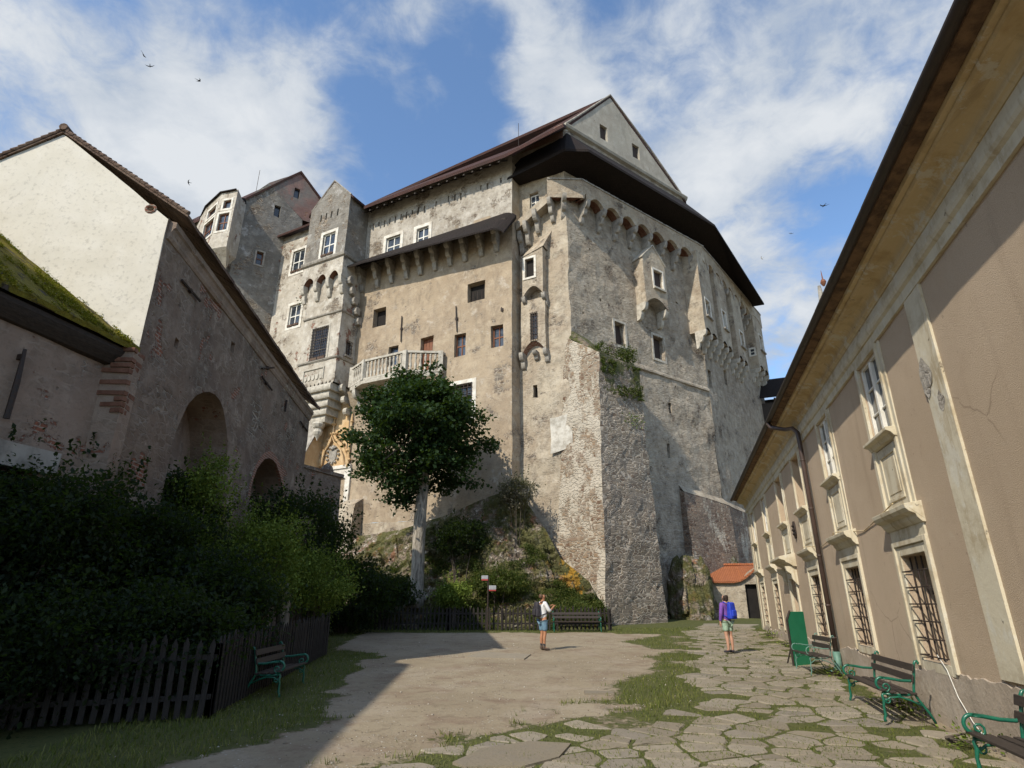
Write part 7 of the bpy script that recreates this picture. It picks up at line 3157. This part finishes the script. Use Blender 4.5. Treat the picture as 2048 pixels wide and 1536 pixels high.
    mb.tube([(-.022 * k, (.093 - ht * .02) * k, 1.557 * k), (0, (.1 - ht * .02) * k, 1.555 * k), (.022 * k, (.093 - ht * .02) * k, 1.557 * k)], .006, 6)
    mb.build('mouth', M['wood_red'], t)
    t.location = loc
    t.rotation_euler = (0, 0, ang)
    return t


def backpack(label, loc, ang, H, mat, size=1.0):
    k = H / 1.72
    t = thing('backpack', label, 'backpack', (0, 0, 0))
    bm = bmesh.new()
    bmesh.ops.create_cube(bm, size=1)
    for v in bm.verts:
        v.co = Vector((v.co.x * .27 * (1 if v.co.z < 0 else .82), v.co.y * .17 * (1.1 if v.co.z < 0 else .7), v.co.z * .46)) * size * k + Vector((0, -.225, 1.22)) * k
    me = bpy.data.meshes.new('bag')
    bm.to_mesh(me)
    bm.free()
    me.materials.append(mat)
    o = bpy.data.objects.new('bag', me)
    col.objects.link(o)
    o.parent = t
    b = o.modifiers.new('bevel', 'BEVEL')
    b.width = .05 * k
    b.segments = 4
    o.modifiers.new('subdivision', 'SUBSURF').render_levels = 2
    mb = MB()
    mb.abox(-.095 * k, .095 * k, -.36 * k, -.30 * k, 1.04 * k, 1.24 * k)
    mb.build('front_pocket', mat, t, bevel=.03)
    mb = MB()
    for s in (-1, 1):
        mb.tube([(s * .09 * k, -.15 * k, 1.42 * k), (s * .11 * k, -.04 * k, 1.475 * k), (s * .115 * k, .09 * k, 1.40 * k), (s * .12 * k, .135 * k, 1.25 * k), (s * .145 * k, .05 * k, 1.1 * k), (s * .12 * k, -.15 * k, 1.04 * k)], .017 * k, 8)
    mb.build('strap', mat, t, smooth=True)
    t.location = loc
    t.rotation_euler = (0, 0, ang)
    return t


p1 = ground_pt(1087, 1302)
p1.z = gz(p1.x, p1.y)
az1 = -math.radians(62)
m1 = dict(skin=M['skin_tan'], shirt=M['cloth_white'], shorts=M['cloth_denim'], shoes=M['shoe'], hair=M['hair_brown'], hem=.90, long=False, short=.55, sock=.17)
arms1 = (((-.24, .10, 1.16), (-.12, .32, 1.30), (.3, .6, .5)), ((.25, .10, 1.16), (.10, .33, 1.28), (-.3, .6, .5)))
H1 = 1.74
person('man in a white shirt and denim shorts raising both hands, standing on the dirt', p1, az1, H1, arms1, m1, head_tilt=.6)
backpack('black backpack on the back of the man in white', p1, az1, H1, M['cloth_black'], 1.0)
p2 = ground_pt(1462, 1308)
p2.z = gz(p2.x, p2.y) + .03
az2 = math.radians(28)
m2 = dict(skin=M['skin'], shirt=M['cloth_purple'], shorts=M['cloth_mint'], shoes=M['cloth_black'], hair=M['hair_dark'], hem=.86, long=True, short=.60, sock=.09)
arms2 = (((-.25, -.02, 1.13), (-.24, .05, .90), (0, .15, -1)), ((.24, .02, 1.13), (.16, .20, 1.0), (-.4, .6, .1)))
H2 = 1.72
person('person in a purple hoodie and pale green shorts standing on the paved path', p2, az2, H2, arms2, m2, head_tilt=.7, hair='bob')
backpack('bright blue backpack worn over the purple hoodie', p2, az2, H2, M['cloth_blue'], 1.08)

# ------------------------------------------------------------------ swallows
M['bird'] = mat_flat('dark_feathers', (.035, .04, .05), (.02, .022, .03), .6, 20)
M['bird_white'] = mat_flat('pale_feathers', (.75, .75, .74), (.5, .5, .5), .6, 20)


def bird(px, py, D, yaw, roll, span, label, mat='bird', pitch=0.0):
    d = ray(px, py).normalized() * D + Vector((0, 0, CAM_H))
    t = thing('swallow', label, 'bird', (0, 0, 0), 'swallows flying above the courtyard')
    k = span / .34
    mb = MB()
    mb.tube([(0, -.085 * k, 0), (0, -.05 * k, 0), (0, 0, 0), (0, .045 * k, 0), (0, .07 * k, .004), (0, .088 * k, 0)], [.004 * k, .012 * k, .019 * k, .017 * k, .013 * k, .003 * k], 8)
    mb.build('body', M[mat], t, smooth=True)
    for s in (-1, 1):
        mb = MB()
        le = [(0, .04), (.05, .062), (.1, .045), (.145, .0), (.175, -.06)]
        te = [(0, -.015), (.05, .012), (.1, .005), (.14, -.02), (.175, -.061)]
        vs, fs = [], []
        for (x, y), (x2, y2) in zip(le, te):
            z = .02 * math.sin(x * 14)
            for zz in (0, .004):
                vs.append((s * x * k, y * k, (z + zz) * k))
                vs.append((s * x2 * k, y2 * k, (z + zz) * k))
        for i in range(4):
            b = i * 4
            fs += [(b, b + 1, b + 5, b + 4), (b + 2, b + 6, b + 7, b + 3), (b, b + 4, b + 6, b + 2), (b + 1, b + 3, b + 7, b + 5)]
        mb.add(vs, fs)
        mb.build('wing', M[mat], t)
    mb = MB()
    for s in (-1, 1):
        mb.hull([(s * a * k, y * k, z * k) for z in (-.002, .002) for (a, y) in ((0, -.075), (.012, -.075), (.028, -.15), (.03, -.15))])
    mb.build('tail', M[mat], t)
    t.location = d
    t.rotation_euler = (pitch, roll, yaw)


bird(287, 110, 34, .2, .9, .42, 'topmost swallow at the upper left, wings steeply banked')
bird(300, 132, 34, .5, -.4, .36, 'swallow just below the topmost one at upper left')
bird(397, 161, 36, -.7, .2, .40, 'swallow flying right of the pair at the upper left')
bird(378, 365, 40, 1.9, .5, .36, 'lone swallow between the white gable and the bay window tower')
bird(1648, 411, 36, .1, -.1, .50, 'larger dark swallow with spread wings near the right eaves')
bird(1582, 467, 44, -.4, .3, .32, 'small dark swallow left of the larger one by the eaves')
bird(1524, 516, 44, .9, .6, .32, 'pale whitish bird above the tip of the bastion roof', 'bird_white')
